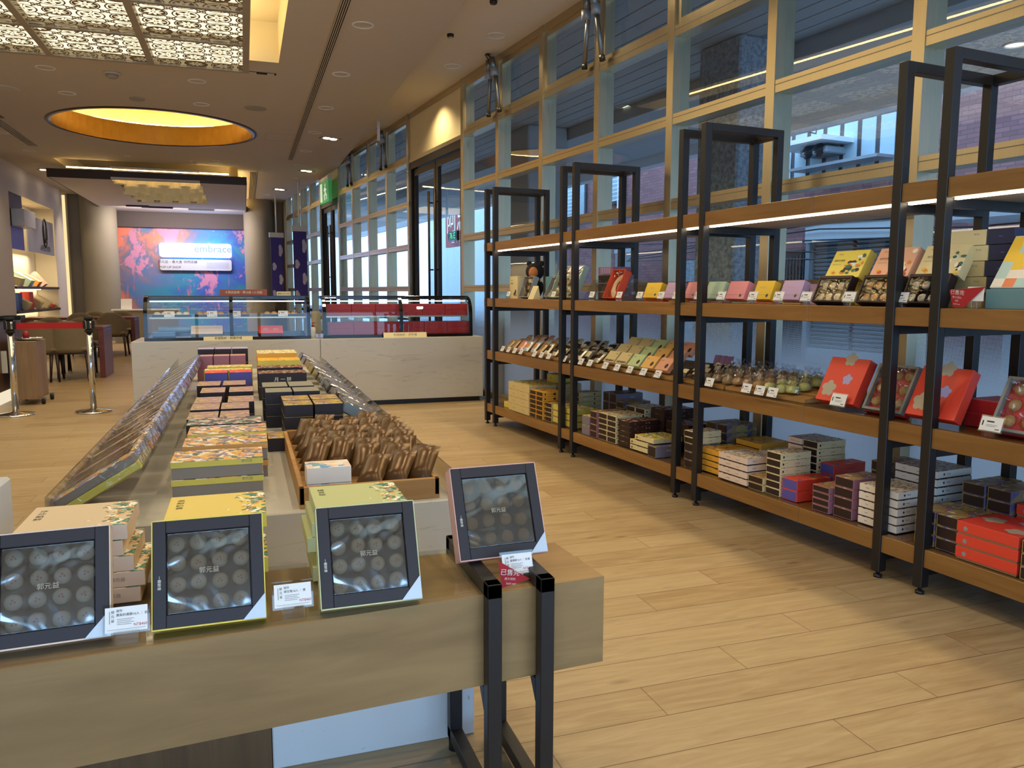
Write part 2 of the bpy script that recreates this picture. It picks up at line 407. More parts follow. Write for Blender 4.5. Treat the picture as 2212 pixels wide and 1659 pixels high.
# recess boxes above the holes
CWARM = M('cove_plaster', '#efe2bd', .85, vary=.01)
def recess(h, z1, name, grow=0.0):
    x0, x1, y0, y1 = h; b = MB()
    b.quad([(x0-grow, y0-grow, z1), (x0-grow, y1+grow, z1), (x1+grow, y1+grow, z1), (x1+grow, y0-grow, z1)], CWARM)
    for a, c in (((x0-grow, y0-grow), (x1+grow, y0-grow)), ((x1+grow, y0-grow), (x1+grow, y1+grow)), ((x1+grow, y1+grow), (x0-grow, y1+grow)), ((x0-grow, y1+grow), (x0-grow, y0-grow))):
        b.quad([a+(ZC,), c+(ZC,), c+(z1,), a+(z1,)], CWARM)
    struct(b, name)
recess(H1, 4.02, 'ceiling_recess_lattice'); recess(H3, 3.92, 'ceiling_recess_rear')
GOLD = M('gold_recess_wall', '#8a6a2c', .35, .75, vary=.12); RIM = M('bronze_rim', '#3a2a1e', .4, .4)
b = MB(); n = 64
p0, p1 = ring(CC, CRAD), ring(CC, CRAD)
for i in range(n):
    j = (i+1) % n
    b.quad([p0[i]+(ZC,), p0[j]+(ZC,), p1[j]+(ZC+.30,), p1[i]+(ZC+.30,)], GOLD, True)
q1 = ring(CC, 1.85)
for i in range(n):
    j = (i+1) % n
    b.quad([p1[i]+(ZC+.30,), p1[j]+(ZC+.30,), q1[j]+(ZC+.30,), q1[i]+(ZC+.30,)], CWARM)
    b.quad([q1[i]+(ZC+.30,), q1[j]+(ZC+.30,), q1[j]+(ZC+.62,), q1[i]+(ZC+.62,)], CWARM, True)
b.quad([p+(ZC+.62,) for p in reversed(q1)], CWARM); struct(b, 'ceiling_recess_round')
b = MB(); b.lathe([(CRAD, ZC-.004), (CRAD-.02, ZC-.012), (CRAD+.05, ZC-.012), (CRAD+.06, ZC)], RIM, 64, (CC[0], CC[1], 0), caps=False); struct(b, 'trim_1')
# walls
b = MB(); ny0, ny1 = PX(25, 520, -4.05).y, PX(119, 520, -4.05).y       # the lit niche in the left wall
NZ1 = PX(119, 455, -4.05).z; YW = 21.66
XW = -4.05
b.quad([(XW, Y0, 0), (XW, ny0, 0), (XW, ny0, ZC), (XW, Y0, ZC)], WALLW); b.quad([(XW, ny1, 0), (XW, YW, 0), (XW, YW, ZC), (XW, ny1, ZC)], WALLW)
b.quad([(XW, ny0, NZ1), (XW, ny1, NZ1), (XW, ny1, ZC), (XW, ny0, ZC)], WALLW); b.quad([(XW, ny0, 0), (XW, ny1, 0), (XW, ny1, .25), (XW, ny0, .25)], WALLW)
NB = XW - .42
NICHE = M('niche_lining', '#e8dcc0', .8, vary=.02)
b.quad([(NB, ny0, .25), (NB, ny1, .25), (NB, ny1, NZ1), (NB, ny0, NZ1)], NICHE)
for y in (ny0, ny1): b.quad([(NB, y, .25), (XW, y, .25), (XW, y, NZ1), (NB, y, NZ1)], NICHE)
for z in (.25, NZ1): b.quad([(NB, ny0, z), (NB, ny1, z), (XW, ny1, z), (XW, ny0, z)], NICHE)
b.quad([(XW, YW, 0), (XW-.5, YW, 0), (XW-.5, YW, ZC), (XW, YW, ZC)], WALLW)
struct(b, 'wall_left')
b = MB(); b.quad([(-6, Y1, 0), (wx(Y1), Y1, 0), (wx(Y1), Y1, ZC), (-6, Y1, ZC)], WALLG); b.box(-6.1, -5.9, Y0, Y1, 0, ZC, WALLG); struct(b, 'wall_back')
# rear feature: header, columns
YM = 22.9
hz0 = PY(400, 493, YM-.1).z
b = MB(); b.box(-3.35, .3, YM-.12, YM+.3, hz0, 3.75, HEADER); struct(b, 'trim_2')
def column(px0, px1, y, name, z1=ZC):
    a, c = PY(px0, 560, y), PY(px1, 560, y); r = (c.x - a.x)/2
    b = MB(); b.cyl(((a.x+c.x)/2, y, 0), r, z1, TAUPE, 40, caps=False); struct(b, name); return (a.x+c.x)/2, r
column(178, 257, 22.2, 'column'); column(529, 592, 22.2, 'column')
pil = PY(148, 560, 22.4).x; pil2 = PY(182, 560, 22.4).x
b = MB(); b.box(pil, pil2, 22.3, 23.5, 0, ZC, WALLG); struct(b, 'pilaster')
b = MB(); q = PY(586, 560, 22.6).x; b.box(q, wx(22.6)+.05, 22.5, 22.7, 0, ZC, TAUPE); struct(b, 'wall_back_right')
# front wall behind the camera: glass shop front
b = MB(); b.box(-6, XW, Y0-.12, Y0, 0, 4.5, WALLW); b.box(-6, 5, Y0-.12, Y0, 3.05, 4.5, WALLW); struct(b, 'wall_front')
b = MB()
for x in (-4.05, -2.6, -1.15, .3, 1.75, 3.2): b.box(x, x+.07, Y0-.1, Y0, 0, 3.05, BRONZE)
for z in (0, 2.35, 2.98): b.box(-4.05, wx(Y0), Y0-.1, Y0, z, z+.07, BRONZE)
struct(b, 'trim_3')
# ================================================================== window wall (local x = along the wall, local y = into the room)
def wall_obj(mb, name): return struct(mb, name, rot=WROT)
ZT = [.03, .64, 1.25, 1.86, 2.47, 3.09]; HT = .075; ZTOP = 3.70
gaps = [(-3.9, -2.344)] ; ss = [2.826 + 1.034*k for k in range(-5, 7)]
ss2 = [11.16 + 1.10*k for k in range(5)]
ss3 = [17.29 + 1.08*k for k in range(5)]
wn = 0; tn = 10
def bay(s0, s1, frosted=False):
    global wn
    wn += 1; b = MB(); y = -(TW + .075)
    zs = [z for z in ZT if not (frosted and z == .64)] + [ZTOP]
    for z0, z1 in zip(zs[:-1], zs[1:]):
        a = z0 + HT; x0, x1 = s0 + .075, s1
        if z0 == ZT[-1]:
            f = .045
            for (u0, u1, w0, w1) in ((x0, x0+f, a, z1), (x1-f, x1, a, z1), (x0+f, x1-f, a, a+f), (x0+f, x1-f, z1-f, z1)): b.box(u0, u1, y-.02, y+.05, w0, w1, STEEL)
            x0 += f; x1 -= f; a += f; z1 -= f
        b.quad([(x0, y, a), (x1, y, a), (x1, y, z1), (x0, y, z1)], GLASSF if frosted and z0 == ZT[0] else GLASS)
    wall_obj(b, f'window_{wn}')
def mullions(ss):
    global tn
    for s in ss:
        tn += 1; b = MB(); b.box(s, s+.075, -(TW+.15), -TW, 0, ZH, STEEL, mats={'-x': STEEL, '-y': STEELD}); wall_obj(b, f'trim_{tn}')
def transoms(s0, s1, skip=()):
    global tn
    for z in ZT:
        if z in skip: continue
        tn += 1; b = MB(); b.box(s0, s1, -(TW+.13), -(TW+.005), z, z+HT, STEEL); b.box(s0, s1, -(TW+.0065), -(TW+.004), z+.045, z+.05, STEELD); wall_obj(b, f'trim_{tn}')
    tn += 1; b = MB(); b.box(s0, s1, -(TW+.15), -(TW+.005), ZTOP, ZH+.02, STEEL); wall_obj(b, f'trim_{tn}')
for run in (ss, ss2, ss3):
    mullions(run); transoms(run[0], run[-1], (.64,) if run is ss else ())
    for a, c in zip(run[:-1], run[1:]): bay(a, c, run is ss)
dn = 0
def door(s0, s1, name, zh):
    """double glazed door: dark stiles, glass, long pull handles, beige board above"""
    global tn
    root = tag(bpy.data.objects.new(name, None), kind='structure'); COL.objects.link(root); root.rotation_euler = (0, 0, WROT)
    y = -(TW+.05); m = (s0+s1)/2
    b = MB(); b.box(s0, s1, y-.08, y+.03, zh-.10, zh, BRONZE); b.box(s0, s0+.07, y-.08, y+.03, 0, zh, BRONZE); b.box(s1-.07, s1, y-.08, y+.03, 0, zh, BRONZE); b.build('frame', root)
    for a, c in ((s0+.08, m-.01), (m+.01, s1-.08)):
        b = MB()
        for u0, u1, w0, w1 in ((a, a+.07, .02, zh-.11), (c-.07, c, .02, zh-.11), (a+.07, c-.07, .02, .14), (a+.07, c-.07, zh-.2, zh-.11)): b.box(u0, u1, y-.05, y, w0, w1, BRONZE)
        lf = b.build('door_leaf', root)
        b = MB(); b.quad([(a+.07, y-.025, .14), (c-.07, y-.025, .14), (c-.07, y-.025, zh-.2), (a+.07, y-.025, zh-.2)], GLASS); b.build('pane', lf)
        hx = c-.11 if a < m-.1 else a+.11
        b = MB(); b.tube([(hx, y+.06, .45), (hx, y+.06, zh-.5)], .016, BRONZE, 10)
        for z in (.6, zh*.5, zh-.65): b.tube([(hx, y, z), (hx, y+.06, z)], .01, BRONZE, 8)
        b.build('pull_handle', lf)
    tn += 1; b = MB(); b.box(s0, s1, y-.06, y+.02, zh, ZTOP+.02, BEIGE); b.box(s0, s1, y-.05, y+.035, zh, zh+.05, STEEL); b.box(s0, s1, y-.06, y+.035, ZTOP, ZH, STEEL); wall_obj(b, f'trim_{tn}')
ZD = PT(882, 352, TW).dot(Vector((0, 0, 1)))
door(9.11, 11.16, 'door_1', ZD); door(15.56, 17.29, 'door_2', ZD)
b = MB(); b.box(21.68, 24.5, -(TW+.15), -TW, 0, ZC, WALLG); wall_obj(b, 'wall_right_end')
# ================================================================== ceiling fittings
def make_downlight(r, lens, name, label, cat='ceiling light', group=None):
    t = thing(name, label, cat, group=group)
    b = MB(); b.lathe([(r+.014, 0), (r+.012, -.006), (r, -.008), (r-.004, 0), (r-.008, .03)], WHITEM, 28, caps=False); b.build('trim_ring', t)
    b = MB(); b.lathe([(.0001, .006), (r-.006, .006)], lens, 28, caps=False, smooth=False); b.build('lens', t); return t
def on_ceiling(px, py, z=ZC): return PZ(px, py, z)
dl0 = make_downlight(.085, LENS, 'downlight', 'round warm recessed downlight beside the long slot diffuser, nearest to the camera', group='downlights in the main ceiling')
rowA = [(784, 54), (737, 160), (704, 233), (680, 286), (661, 326), (647, 357)]
for i, (x, y) in enumerate(rowA):
    p = on_ceiling(x, y)
    if i == 0: dl0.location = p
    else: dup(dl0, p, label=f'round warm recessed downlight beside the long slot diffuser, {ORD[i]} along the row')
    lamp('SPOT', 'spot_row_a', p - Vector((0, 0, .02)), 150, spot=125, size=.07, blend=.9)
for y in (5.73, 4.05, 2.36, .67, -1.0):        # the row goes on over the camera
    lamp('SPOT', 'spot_row_a', (1.095, y, ZC-.02), 150, spot=125, size=.07, blend=.9)
for (x, y), lb in zip([(98, 146), (145, 201), (426, 175), (435, 225), (63, 325), (5, 286)],
        ['left of the two round downlights under the lattice ceiling panel, by the smoke detector', 'round downlight left of the round ceiling recess, nearer to its rim',
         'round downlight between lattice panel corner and round recess, upper of the pair', 'round downlight just above the right part of the round recess',
         'round downlight in the ceiling near the left wall top, right of the left slot', 'round downlight cut by the left picture edge beside the left slot diffuser']):
    p = on_ceiling(x, y); dup(dl0, p, label=lb); lamp('SPOT', 'spot_row_b', p - Vector((0, 0, .02)), 120, spot=125, size=.07, blend=.9)
for x, y in [(-1.93, 4), (-.42, 3.2), (-1.93, 1), (-3.4, 5), (-3.4, 10), (-.42, .6), (-1.2, 7)]: lamp('SPOT', 'spot_row_b', (x, y, ZC-.1), 110, spot=125, size=.07, blend=.9)
# upper ceiling over the shelving
HP = [PZ(1072, 77, ZH), PZ(978, 143, ZH)]; hd = HP[0] - HP[1]
hd0 = make_downlight(.085, LENSW, 'window_downlight', 'round white reflector downlight in the upper ceiling by the windows, nearer one', group='downlights along the window wall')
for i in range(-3, 7):
    p = HP[0] + hd*i
    if i == 0: hd0.location = p
    elif i == -1: dup(hd0, HP[1], label='round white reflector downlight in the upper ceiling, right of the slanting ceiling edge')
    if i >= -2: lamp('SPOT', 'spot_window_row', p - Vector((0, 0, .02)), 165, color=(1, .80, .47), spot=130, size=.05, blend=.7)
# small round spots and square gimbal spots
sm = make_downlight(.05, LENS, 'small_spot_light', 'small round ceiling spot left of the rear ceiling panel, first from its front corner', group='small ceiling spots')
smp = [(118, 380), (153, 400), (183, 418), (78, 354), (275, 337), (466, 347), (638, 385), (620, 399), (578, 420), (566, 429)]
sml = [None, 'small round ceiling spot along the rear panel left edge, second one back', 'small round ceiling spot along the rear panel left edge, third one back', 'small round ceiling spot near the left wall before the rear panel',
  'small round ceiling spot before the rear panel, left of its middle', 'small round ceiling spot before the rear panel, near its right corner', 'small round ceiling spot behind the second square twin spot, first of two',
  'small round ceiling spot behind the second square twin spot, second of two', 'small round ceiling spot before the rear right column, first of two', 'small round ceiling spot before the rear right column, second of two']
for p, l in zip(smp, sml):
    q = on_ceiling(*p)
    if l is None: sm.location = q
    else: dup(sm, q, label=l)
def make_gimbal(label):
    t = thing('gimbal_spot', label, 'ceiling light', group='square twin ceiling spots')
    b = MB()
    for a in ((-.15, .15, -.085, -.07), (-.15, .15, .07, .085), (-.15, -.135, -.07, .07), (.135, .15, -.07, .07)): b.box(*a, -.006, .01, BLACK)
    b.quad([(-.135, -.07, .012), (.135, -.07, .012), (.135, .07, .012), (-.135, .07, .012)], BLACK); b.build('housing', t)
    for x in (-.06, .06):
        b = MB(); b.lathe([(.052, .0), (.05, -.012), (.001, -.008)], LENS, 18, (x, 0, 0), caps=False); b.build('lamp', t)
    return t
gm = make_gimbal('square twin ceiling spot right of the slot diffuser, nearest one')
for i, ((x, y), l) in enumerate(zip([(713, 299), (662, 369), (604, 409), (562, 438), (100, 367), (137, 389), (170, 409)],
        [None, 'square twin ceiling spot right of the slot diffuser, second one back', 'square twin ceiling spot right of the slot diffuser, third one back', 'square twin ceiling spot just before the rear right column',
         'square twin ceiling spot at the rear panel front left corner', 'square twin ceiling spot beside the rear panel left edge, middle one', 'square twin ceiling spot beside the rear panel left edge, farthest one'])):
    q = on_ceiling(x, y)
    if l is None: gm.location = q; gm.rotation_euler = (0, 0, .5)
    else: dup(gm, q, rot=.5, label=l)
    lamp('SPOT', 'spot_gimbal', q - Vector((0, 0, .03)), 70, spot=80, size=.05)
# slot diffusers
def slot(name, label, x0, x1, y0, y1, n=4, z=ZC, mat=None):
    t = thing(name, label, 'air vent', (0, 0, 0)); mat = mat or CEIL
    b = MB(); b.box(x0, x1, y0, y1, z-.006, z-.003, M('vent_black', '#0b0a09', .9, vary=0)); b.build('dark_back', t)
    w = (x1-x0)/(2*n+1)
    for k in range(n+1):
        b = MB(); u = x0 + w*2*k; b.box(u, u+w*.8, y0, y1, z-.014, z-.004, mat); b.build('blade', t)
    return t
slot('slot_diffuser', 'long four-slot air diffuser running along the ceiling beside the downlights', PZ(737, 0, ZC).x, PZ(760, 0, ZC).x, 3.0, 15.2)
slot('slot_diffuser', 'three-slot air diffuser in the ceiling at the far left', -3.27, -3.14, 11.0, 15.15, 3)
slot('slot_diffuser', 'slot air diffuser beside the right edge of the rear ceiling panel', .2, .33, 17.0, 22.0)
slot('slot_diffuser', 'short thin slot vent under the corner of the lattice panel', .14, .42, 9.33, 9.40, 1)
b = MB(); b.box(-3.55, -3.05, 12.2, 12.9, ZC-.008, ZC, M('vent_grille_grey', '#6f6656', .8)); tag(b.build('return_grille'), 'grey square return air grille in the ceiling at the left edge', 'air vent')
def disc_thing(name, label, cat, px, py, r, h, mat, z=ZC):
    p = PZ(px, py, z); b = MB(); b.lathe([(r, 0), (r*.98, -h*.6), (r*.8, -h)], mat, 26, caps=True)
    return tag(b.build(name, loc=p), label, cat)
SPKM = M('speaker_grille', '#a59b8a', .8)
disc_thing('ceiling_speaker', 'round flat ceiling speaker right of the round recess', 'speaker', 552, 234, .14, .012, SPKM)
disc_thing('ceiling_speaker', 'round flat ceiling speaker near the left picture edge', 'speaker', 8, 190, .17, .012, CEIL)
disc_thing('ceiling_speaker', 'small round vent above the round ceiling recess', 'speaker', 296, 213, .09, .02, SPKM)
t = thing('smoke_detector', 'cream smoke detector on the ceiling below the lattice panel', 'smoke detector', PZ(242, 157, ZC))
b = MB(); b.lathe([(.085, 0), (.085, -.015), (.07, -.022)], CEIL, 24); b.build('base', t)
b = MB(); b.lathe([(.06, -.022), (.062, -.05), (.04, -.062)], SPKM, 24); b.build('sensor_head', t)
b = MB(); p = PZ(605, 297, ZC)
for a in ((-.22, .22, -.3, -.296), (-.22, .22, .296, .3), (-.22, -.216, -.3, .3), (.216, .22, -.3, .3)): b.box(*a, -.002, .0005, SPKM)
tag(b.build('access_panel', loc=p), 'flush square access panel outline in the ceiling left of the slot', 'access panel')
for (px, py), l in (((973, 74), 'small black dome on the upper ceiling left of the nearer downlight'), ((1066, 1), 'small black dome on the upper ceiling at the top picture edge')):
    disc_thing('ceiling_camera', l, 'camera', px, py, .035, .03, BLACKG, ZH)
p = PZ(817, 262, ZH); b = MB(); b.box(-.02, .02, -.02, .02, -.28, 0, WHITEP); tag(b.build('wall_sensor', loc=p), 'small white rod hanging from the upper ceiling beside the ceiling edge', 'sensor')
# lattice lantern
def lattice_mat():
    t = NT('pierced_screen'); sp = t.n('ShaderNodeSeparateXYZ'); t.l(t.coord('Object', (4, 4, 4)), sp.inputs[0])
    fx = t.math('SUBTRACT', t.math('FRACT', sp.outputs[0]), .5); fy = t.math('SUBTRACT', t.math('FRACT', sp.outputs[1]), .5)
    cb = t.n('ShaderNodeCombineXYZ'); t.l(t.math('FLOOR', sp.outputs[0]), cb.inputs[0]); t.l(t.math('FLOOR', sp.outputs[1]), cb.inputs[1])
    wn = t.n('ShaderNodeTexWhiteNoise', noise_dimensions='2D'); t.l(cb.outputs[0], wn.inputs['Vector']); rnd = wn.outputs['Value']
    r = t.math('SQRT', t.math('ADD', t.math('MULTIPLY', fx, fx), t.math('MULTIPLY', fy, fy))); th = t.math('ARCTAN2', fy, fx)
    npet = t.math('MULTIPLY_ADD', t.math('FLOOR', t.math('MULTIPLY', rnd, 3)), 2, 5)
    pr = t.math('MULTIPLY_ADD', t.math('COSINE', t.math('MULTIPLY', th, npet)), .085, .235)
    d = t.math('SUBTRACT', r, pr)
    band = lambda x, w: t.math('LESS_THAN', t.math('ABSOLUTE', x), w)
    petal = t.math('MULTIPLY', t.math('GREATER_THAN', d, .0), t.math('LESS_THAN', r, t.math('MULTIPLY_ADD', rnd, .10, .30)))
    ring_ = band(t.math('SUBTRACT', r, .42), .026); core = band(t.math('SUBTRACT', r, .065), .018)
    out = t.math('GREATER_THAN', r, .44); X = t.math('MULTIPLY', out, t.math('MAXIMUM', band(t.math('ADD', fx, fy), .05), band(t.math('SUBTRACT', fx, fy), .05)))
    r2 = t.math('SQRT', t.math('ADD', t.math('POWER', t.math('SUBTRACT', t.math('ABSOLUTE', fx), .5), 2), t.math('POWER', t.math('SUBTRACT', t.math('ABSOLUTE', fy), .5), 2)))
    r3 = band(t.math('SUBTRACT', r2, .13), .022)
    sp1 = t.math('MULTIPLY', t.math('LESS_THAN', t.math('ABSOLUTE', t.math('SINE', t.math('MULTIPLY', th, t.math('MULTIPLY', npet, .5)))), .10), t.math('LESS_THAN', r, .42))
    dark = petal
    for q in (ring_, core, X, r3, sp1): dark = t.math('MAXIMUM', dark, q)
    tr = t.n('ShaderNodeBsdfTransparent'); df = t.n('ShaderNodeBsdfDiffuse'); df.inputs[0].default_value = lin('#8c7f6c')
    mx = t.n('ShaderNodeMixShader'); t.l(dark, mx.inputs[0]); t.l(tr.outputs[0], mx.inputs[1]); t.l(df.outputs[0], mx.inputs[2]); t.l(mx.outputs[0], t.out.inputs[0]); return t.m
LATM = lattice_mat(); DIFF = emit_mat('lantern_diffuser', (1, .86, .56), 1.5)
LZ = 3.53
xr = PZ(531, 154, LZ).x; yf = PZ(531, 154, LZ).y; tw_ = xr - PZ(326, 132, LZ).x; th_ = yf - PZ(525, 97, LZ).y
lat = thing('ceiling_lantern', 'large backlit ceiling lantern of pierced flower pattern panels', 'ceiling lantern')
b = MB(); b.quad([(xr-4*tw_, yf-5*th_, LZ+.055), (xr, yf-5*th_, LZ+.055), (xr, yf, LZ+.055), (xr-4*tw_, yf, LZ+.055)][::-1], DIFF); b.build('diffuser', lat)
FR = M('lantern_frame', '#a3967f', .6)
for i in range(4):
    for j in range(5):
        x1 = xr - i*tw_; y1 = yf - j*th_; b = MB()
        b.quad([(x1-tw_+.03, y1-th_+.025, LZ), (x1-.03, y1-th_+.025, LZ), (x1-.03, y1-.025, LZ), (x1-tw_+.03, y1-.025, LZ)][::-1], LATM); b.build('pierced_panel', lat)
for i in range(5): b = MB(); x = xr - i*tw_; b.box(x-.03, x+.03, yf-5*th_, yf, LZ-.02, LZ+.06, FR); b.build('frame_bar', lat)
for j in range(6): b = MB(); y = yf - j*th_; b.box(xr-4*tw_, xr, y-.025, y+.025, LZ-.015, LZ+.06, FR); b.build('frame_bar', lat)
lamp('AREA', 'lantern_light', (xr-2*tw_, yf-2.5*th_, LZ-.04), 130, color=(1, .85, .55), size=4*tw_, sy=5*th_)
# cove lighting (LED tubes hidden in the recesses)
def tube_lamp(name, label, pts, r, closed=False):
    b = MB(); b.tube(pts, r, COVE, 8, closed); tag(b.build(name), label, 'cove light', group='LED tubes in the ceiling recesses')
tube_lamp('cove_light_tube', 'warm LED tube hidden round the rim of the round recess', [(x, y, ZC+.36) for x, y in ring(CC, 1.68, 40)], .012, True)
tube_lamp('cove_light_tube', 'warm LED tube hidden in the recess beside the lattice lantern', [(xr-.08, 4.4, 3.72), (xr-.08, 8.75, 3.72)], .010)
tube_lamp('cove_light_tube', 'warm LED tube across the rear recess front edge', [(-3.0, 16.62, 3.50), (-.2, 16.62, 3.50)], .012)
tube_lamp('cove_light_tube', 'warm LED tube along the rear recess right side', [(.04, 16.9, 3.5), (.04, 22.0, 3.5)], .008)
# rear hanging ceiling panel
PX0, PX1, PY0, PY1 = PZ(103, 381, 3.29).x, .11, 16.45, 22.75
PANEL = M('rear_panel_white', '#d4cbc0', .85, vary=.02)
pt = thing('ceiling_panel', 'large white hanging ceiling panel with dark brown edge at the rear', 'ceiling panel')
b = MB(); hx0, hx1 = PZ(245, 388, 3.29).x, PZ(440, 398, 3.29).x; hy0, hy1 = 16.9, 19.4
hx0, hx1, hy0, hy1 = PZ(243, 390, 3.29).x, PZ(432, 396, 3.29).x, PZ(340, 391, 3.29).y, PZ(340, 438, 3.29).y
for a in ((PX0, hx0, PY0, PY1), (hx1, PX1, PY0, PY1), (hx0, hx1, PY0, hy0), (hx0, hx1, hy1, PY1)): b.box(*a, 3.29, 3.33, PANEL)
b.build('panel_board', pt)
b = MB(); b.box(PX0, PX1, PY0-.02, PY0, 3.285, 3.44, RIM); b.box(PX0-.02, PX0, PY0-.02, PY1, 3.285, 3.44, RIM); b.box(PX1, PX1+.02, PY0-.02, PY1, 3.285, 3.44, RIM); b.build('edge_band', pt)
SH = M('fabric_shade', '#d8c79a', .8, emit=.12)
for j in range(3):
    for i in range(8):
        b = MB(); x = hx0 + (hx1-hx0)*(i+.5)/8; y = hy0 + (hy1-hy0)*(j+.4)/3
        b.lathe([(.10, 3.5), (.13, 3.27-.05*((i+j) % 2))], SH, 4, (x, y, 0), caps=False, smooth=False); b.build('hanging_shade', pt)
b = MB(); b.box(hx0, hx1, hy0, hy1, 3.5, 3.52, PANEL); b.build('shade_tray', pt)
lamp('AREA', 'shade_glow', ((hx0+hx1)/2, (hy0+hy1)/2, 3.2), 35, color=(1, .8, .5), size=1.5, sy=1.5)
for k, (px, py, w, l) in enumerate([(297, 444, .5, 'small black slot spot on the rear panel underside, left one'), (340, 447, .7, 'longer thin black slot on the rear panel underside'), (435, 452, .6, 'black triple spot housing on the rear panel underside')]):
    p = PZ(px, py, 3.285); b = MB(); b.box(-w/2, w/2, -.05, .05, -.03, 0, BLACK); tag(b.build('panel_spot', loc=p), l, 'ceiling light')
# ================================================================== outside the windows (local x along the wall, local y = -distance)
def outw(mb, name, label=None, cat=None, parent=None, **k):
    o = mb.build(name, parent, rot=0 if parent else WROT)
    return tag(o, label, cat, **k) if not parent else o
def FR_(x0, y0, x1, y1, t):
    a, c = wst(PT(x0, y0, t)), wst(PT(x1, y1, t)); s0, s1 = sorted((a[0], c[0])); z0, z1 = sorted((a[2], c[2])); return s0, s1, z0, z1
def brickm(name, c1, c2, mortar, sc=1.0, w=.22, h=.07):
    t = NT(name); tc = t.n('ShaderNodeTexCoord'); sp = t.n('ShaderNodeSeparateXYZ'); t.l(tc.outputs['Object'], sp.inputs[0])
    cb = t.n('ShaderNodeCombineXYZ'); t.l(t.math('ADD', sp.outputs[0], sp.outputs[1]), cb.inputs[0]); t.l(sp.outputs[2], cb.inputs[1])
    br = t.n('ShaderNodeTexBrick'); t.l(cb.outputs[0], br.inputs['Vector']); br.inputs['Color1'].default_value = lin(c1); br.inputs['Color2'].default_value = lin(c2); br.inputs['Mortar'].default_value = lin(mortar)
    br.inputs['Scale'].default_value = sc; br.inputs['Brick Width'].default_value = w; br.inputs['Row Height'].default_value = h; br.inputs['Mortar Size'].default_value = .006
    t.bsdf(br.outputs['Color'], .85); return t.m
BRICK = brickm('red_brick', '#9a6a68', '#86595a', '#6b5558'); TILEB = brickm('white_wall_tile', '#dfe0e0', '#d2d4d6', '#8f9498', w=.40, h=.16)
CONC = M('pale_concrete', '#cfd3d6', .85, vary=.05); ASPH = M('asphalt', '#6e7276', .9, vary=.08); SOFF = M('arcade_soffit', '#aeb2b2', .7, vary=.02)
FROST = M('frosted_window', '#b9cdd6', .25, vary=.04); GREYM = M('grey_metal', '#9ba1a6', .45, .3); DKM = M('dark_window', '#22282e', .15); WIN_FR = M('brown_window_frame', '#4a4446', .5)
WHT = M('white_enamel', '#e8ebee', .4); REDP = M('red_shop_paint', '#c93a38', .5); PINKC = M('stained_pink_render', '#bdb0ba', .85, vary=.12)
GRAN = NT('grey_granite'); _v = GRAN.noise(GRAN.coord('Object', (1, 1, 1)), 22, 4, .7); GRAN.bsdf(GRAN.ramp(_v, [(.35, lin('#6d757c')), (.65, lin('#a9b2b9'))]), .5); GRAN = GRAN.m
S0o, S1o = -7, 36
b = MB(); b.box(S0o, S1o, -10.4, -3.76, -.12, -.005, CONC); struct(b, 'pavement', rot=WROT)
b = MB(); b.box(S0o, S1o+30, -12.2, -10.4, -.2, -.09, ASPH); b.box(S1o, S1o+40, -30, 4, -.2, -.09, ASPH); struct(b, 'road', rot=WROT)
b = MB()
for k in range(11): b.box(S0o, S1o, -(3.86+.225*(k+1))+.018, -(3.86+.225*k), 3.84, 3.88, SOFF)
b.box(S0o, S1o, -6.5, -3.8, 3.93, 3.97, M('soffit_gap', '#33383b', .9)); struct(b, 'arcade_ceiling', rot=WROT)
b = MB(); b.box(S0o, S1o, -8.4, -6.34, 3.66, 4.4, SOFF); b.box(S0o, S1o, -3.86, -3.76, 3.7, 4.4, SOFF); struct(b, 'arcade_beam', rot=WROT)
b = MB(); b.box(S0o, S1o, -8.62, -8.4, 3.50, 3.66, WHT); b.tube([(8.4, -8.5, 3.45), (8.4, -8.62, 3.44), (8.4, -8.66, 3.62)], .012, GREYM); outw(b, 'rain_gutter', 'long white rain gutter along the arcade edge outside the windows', 'gutter')
for k, (s0, s1, mt, l) in enumerate([(6.5, 7.15, GRAN, 'square granite arcade pillar outside behind the shelving'), (11.3, 12.2, SOFF, 'square grey arcade pillar outside beside the first door'), (1.6, 2.3, GRAN, '')]):
    b = MB(); b.box(s0, s1, -6.3, -5.6, 0, 3.84, mt, .02); struct(b, 'arcade_pillar', rot=WROT)
odl = make_downlight(.10, emit_mat('arcade_lens', (1, .93, .70), 2.2), 'arcade_downlight', 'round lit downlight in the slatted arcade ceiling outside, behind second tallest frame', group='arcade downlights outside')
for (x, y), l in zip([(1560, 166), (1872, 70), (1348, 230), (2195, 97)], [None, 'round lit downlight in the arcade ceiling, outside above the fascia gutter', 'round lit downlight in the arcade ceiling, above the window grilles outside', 'round lit arcade downlight outside at the right picture edge']):
    p = PZ(x, y, 3.835 if x < 2000 else 3.65)
    if l is None: odl.location = p
    else: dup(odl, p, label=l)
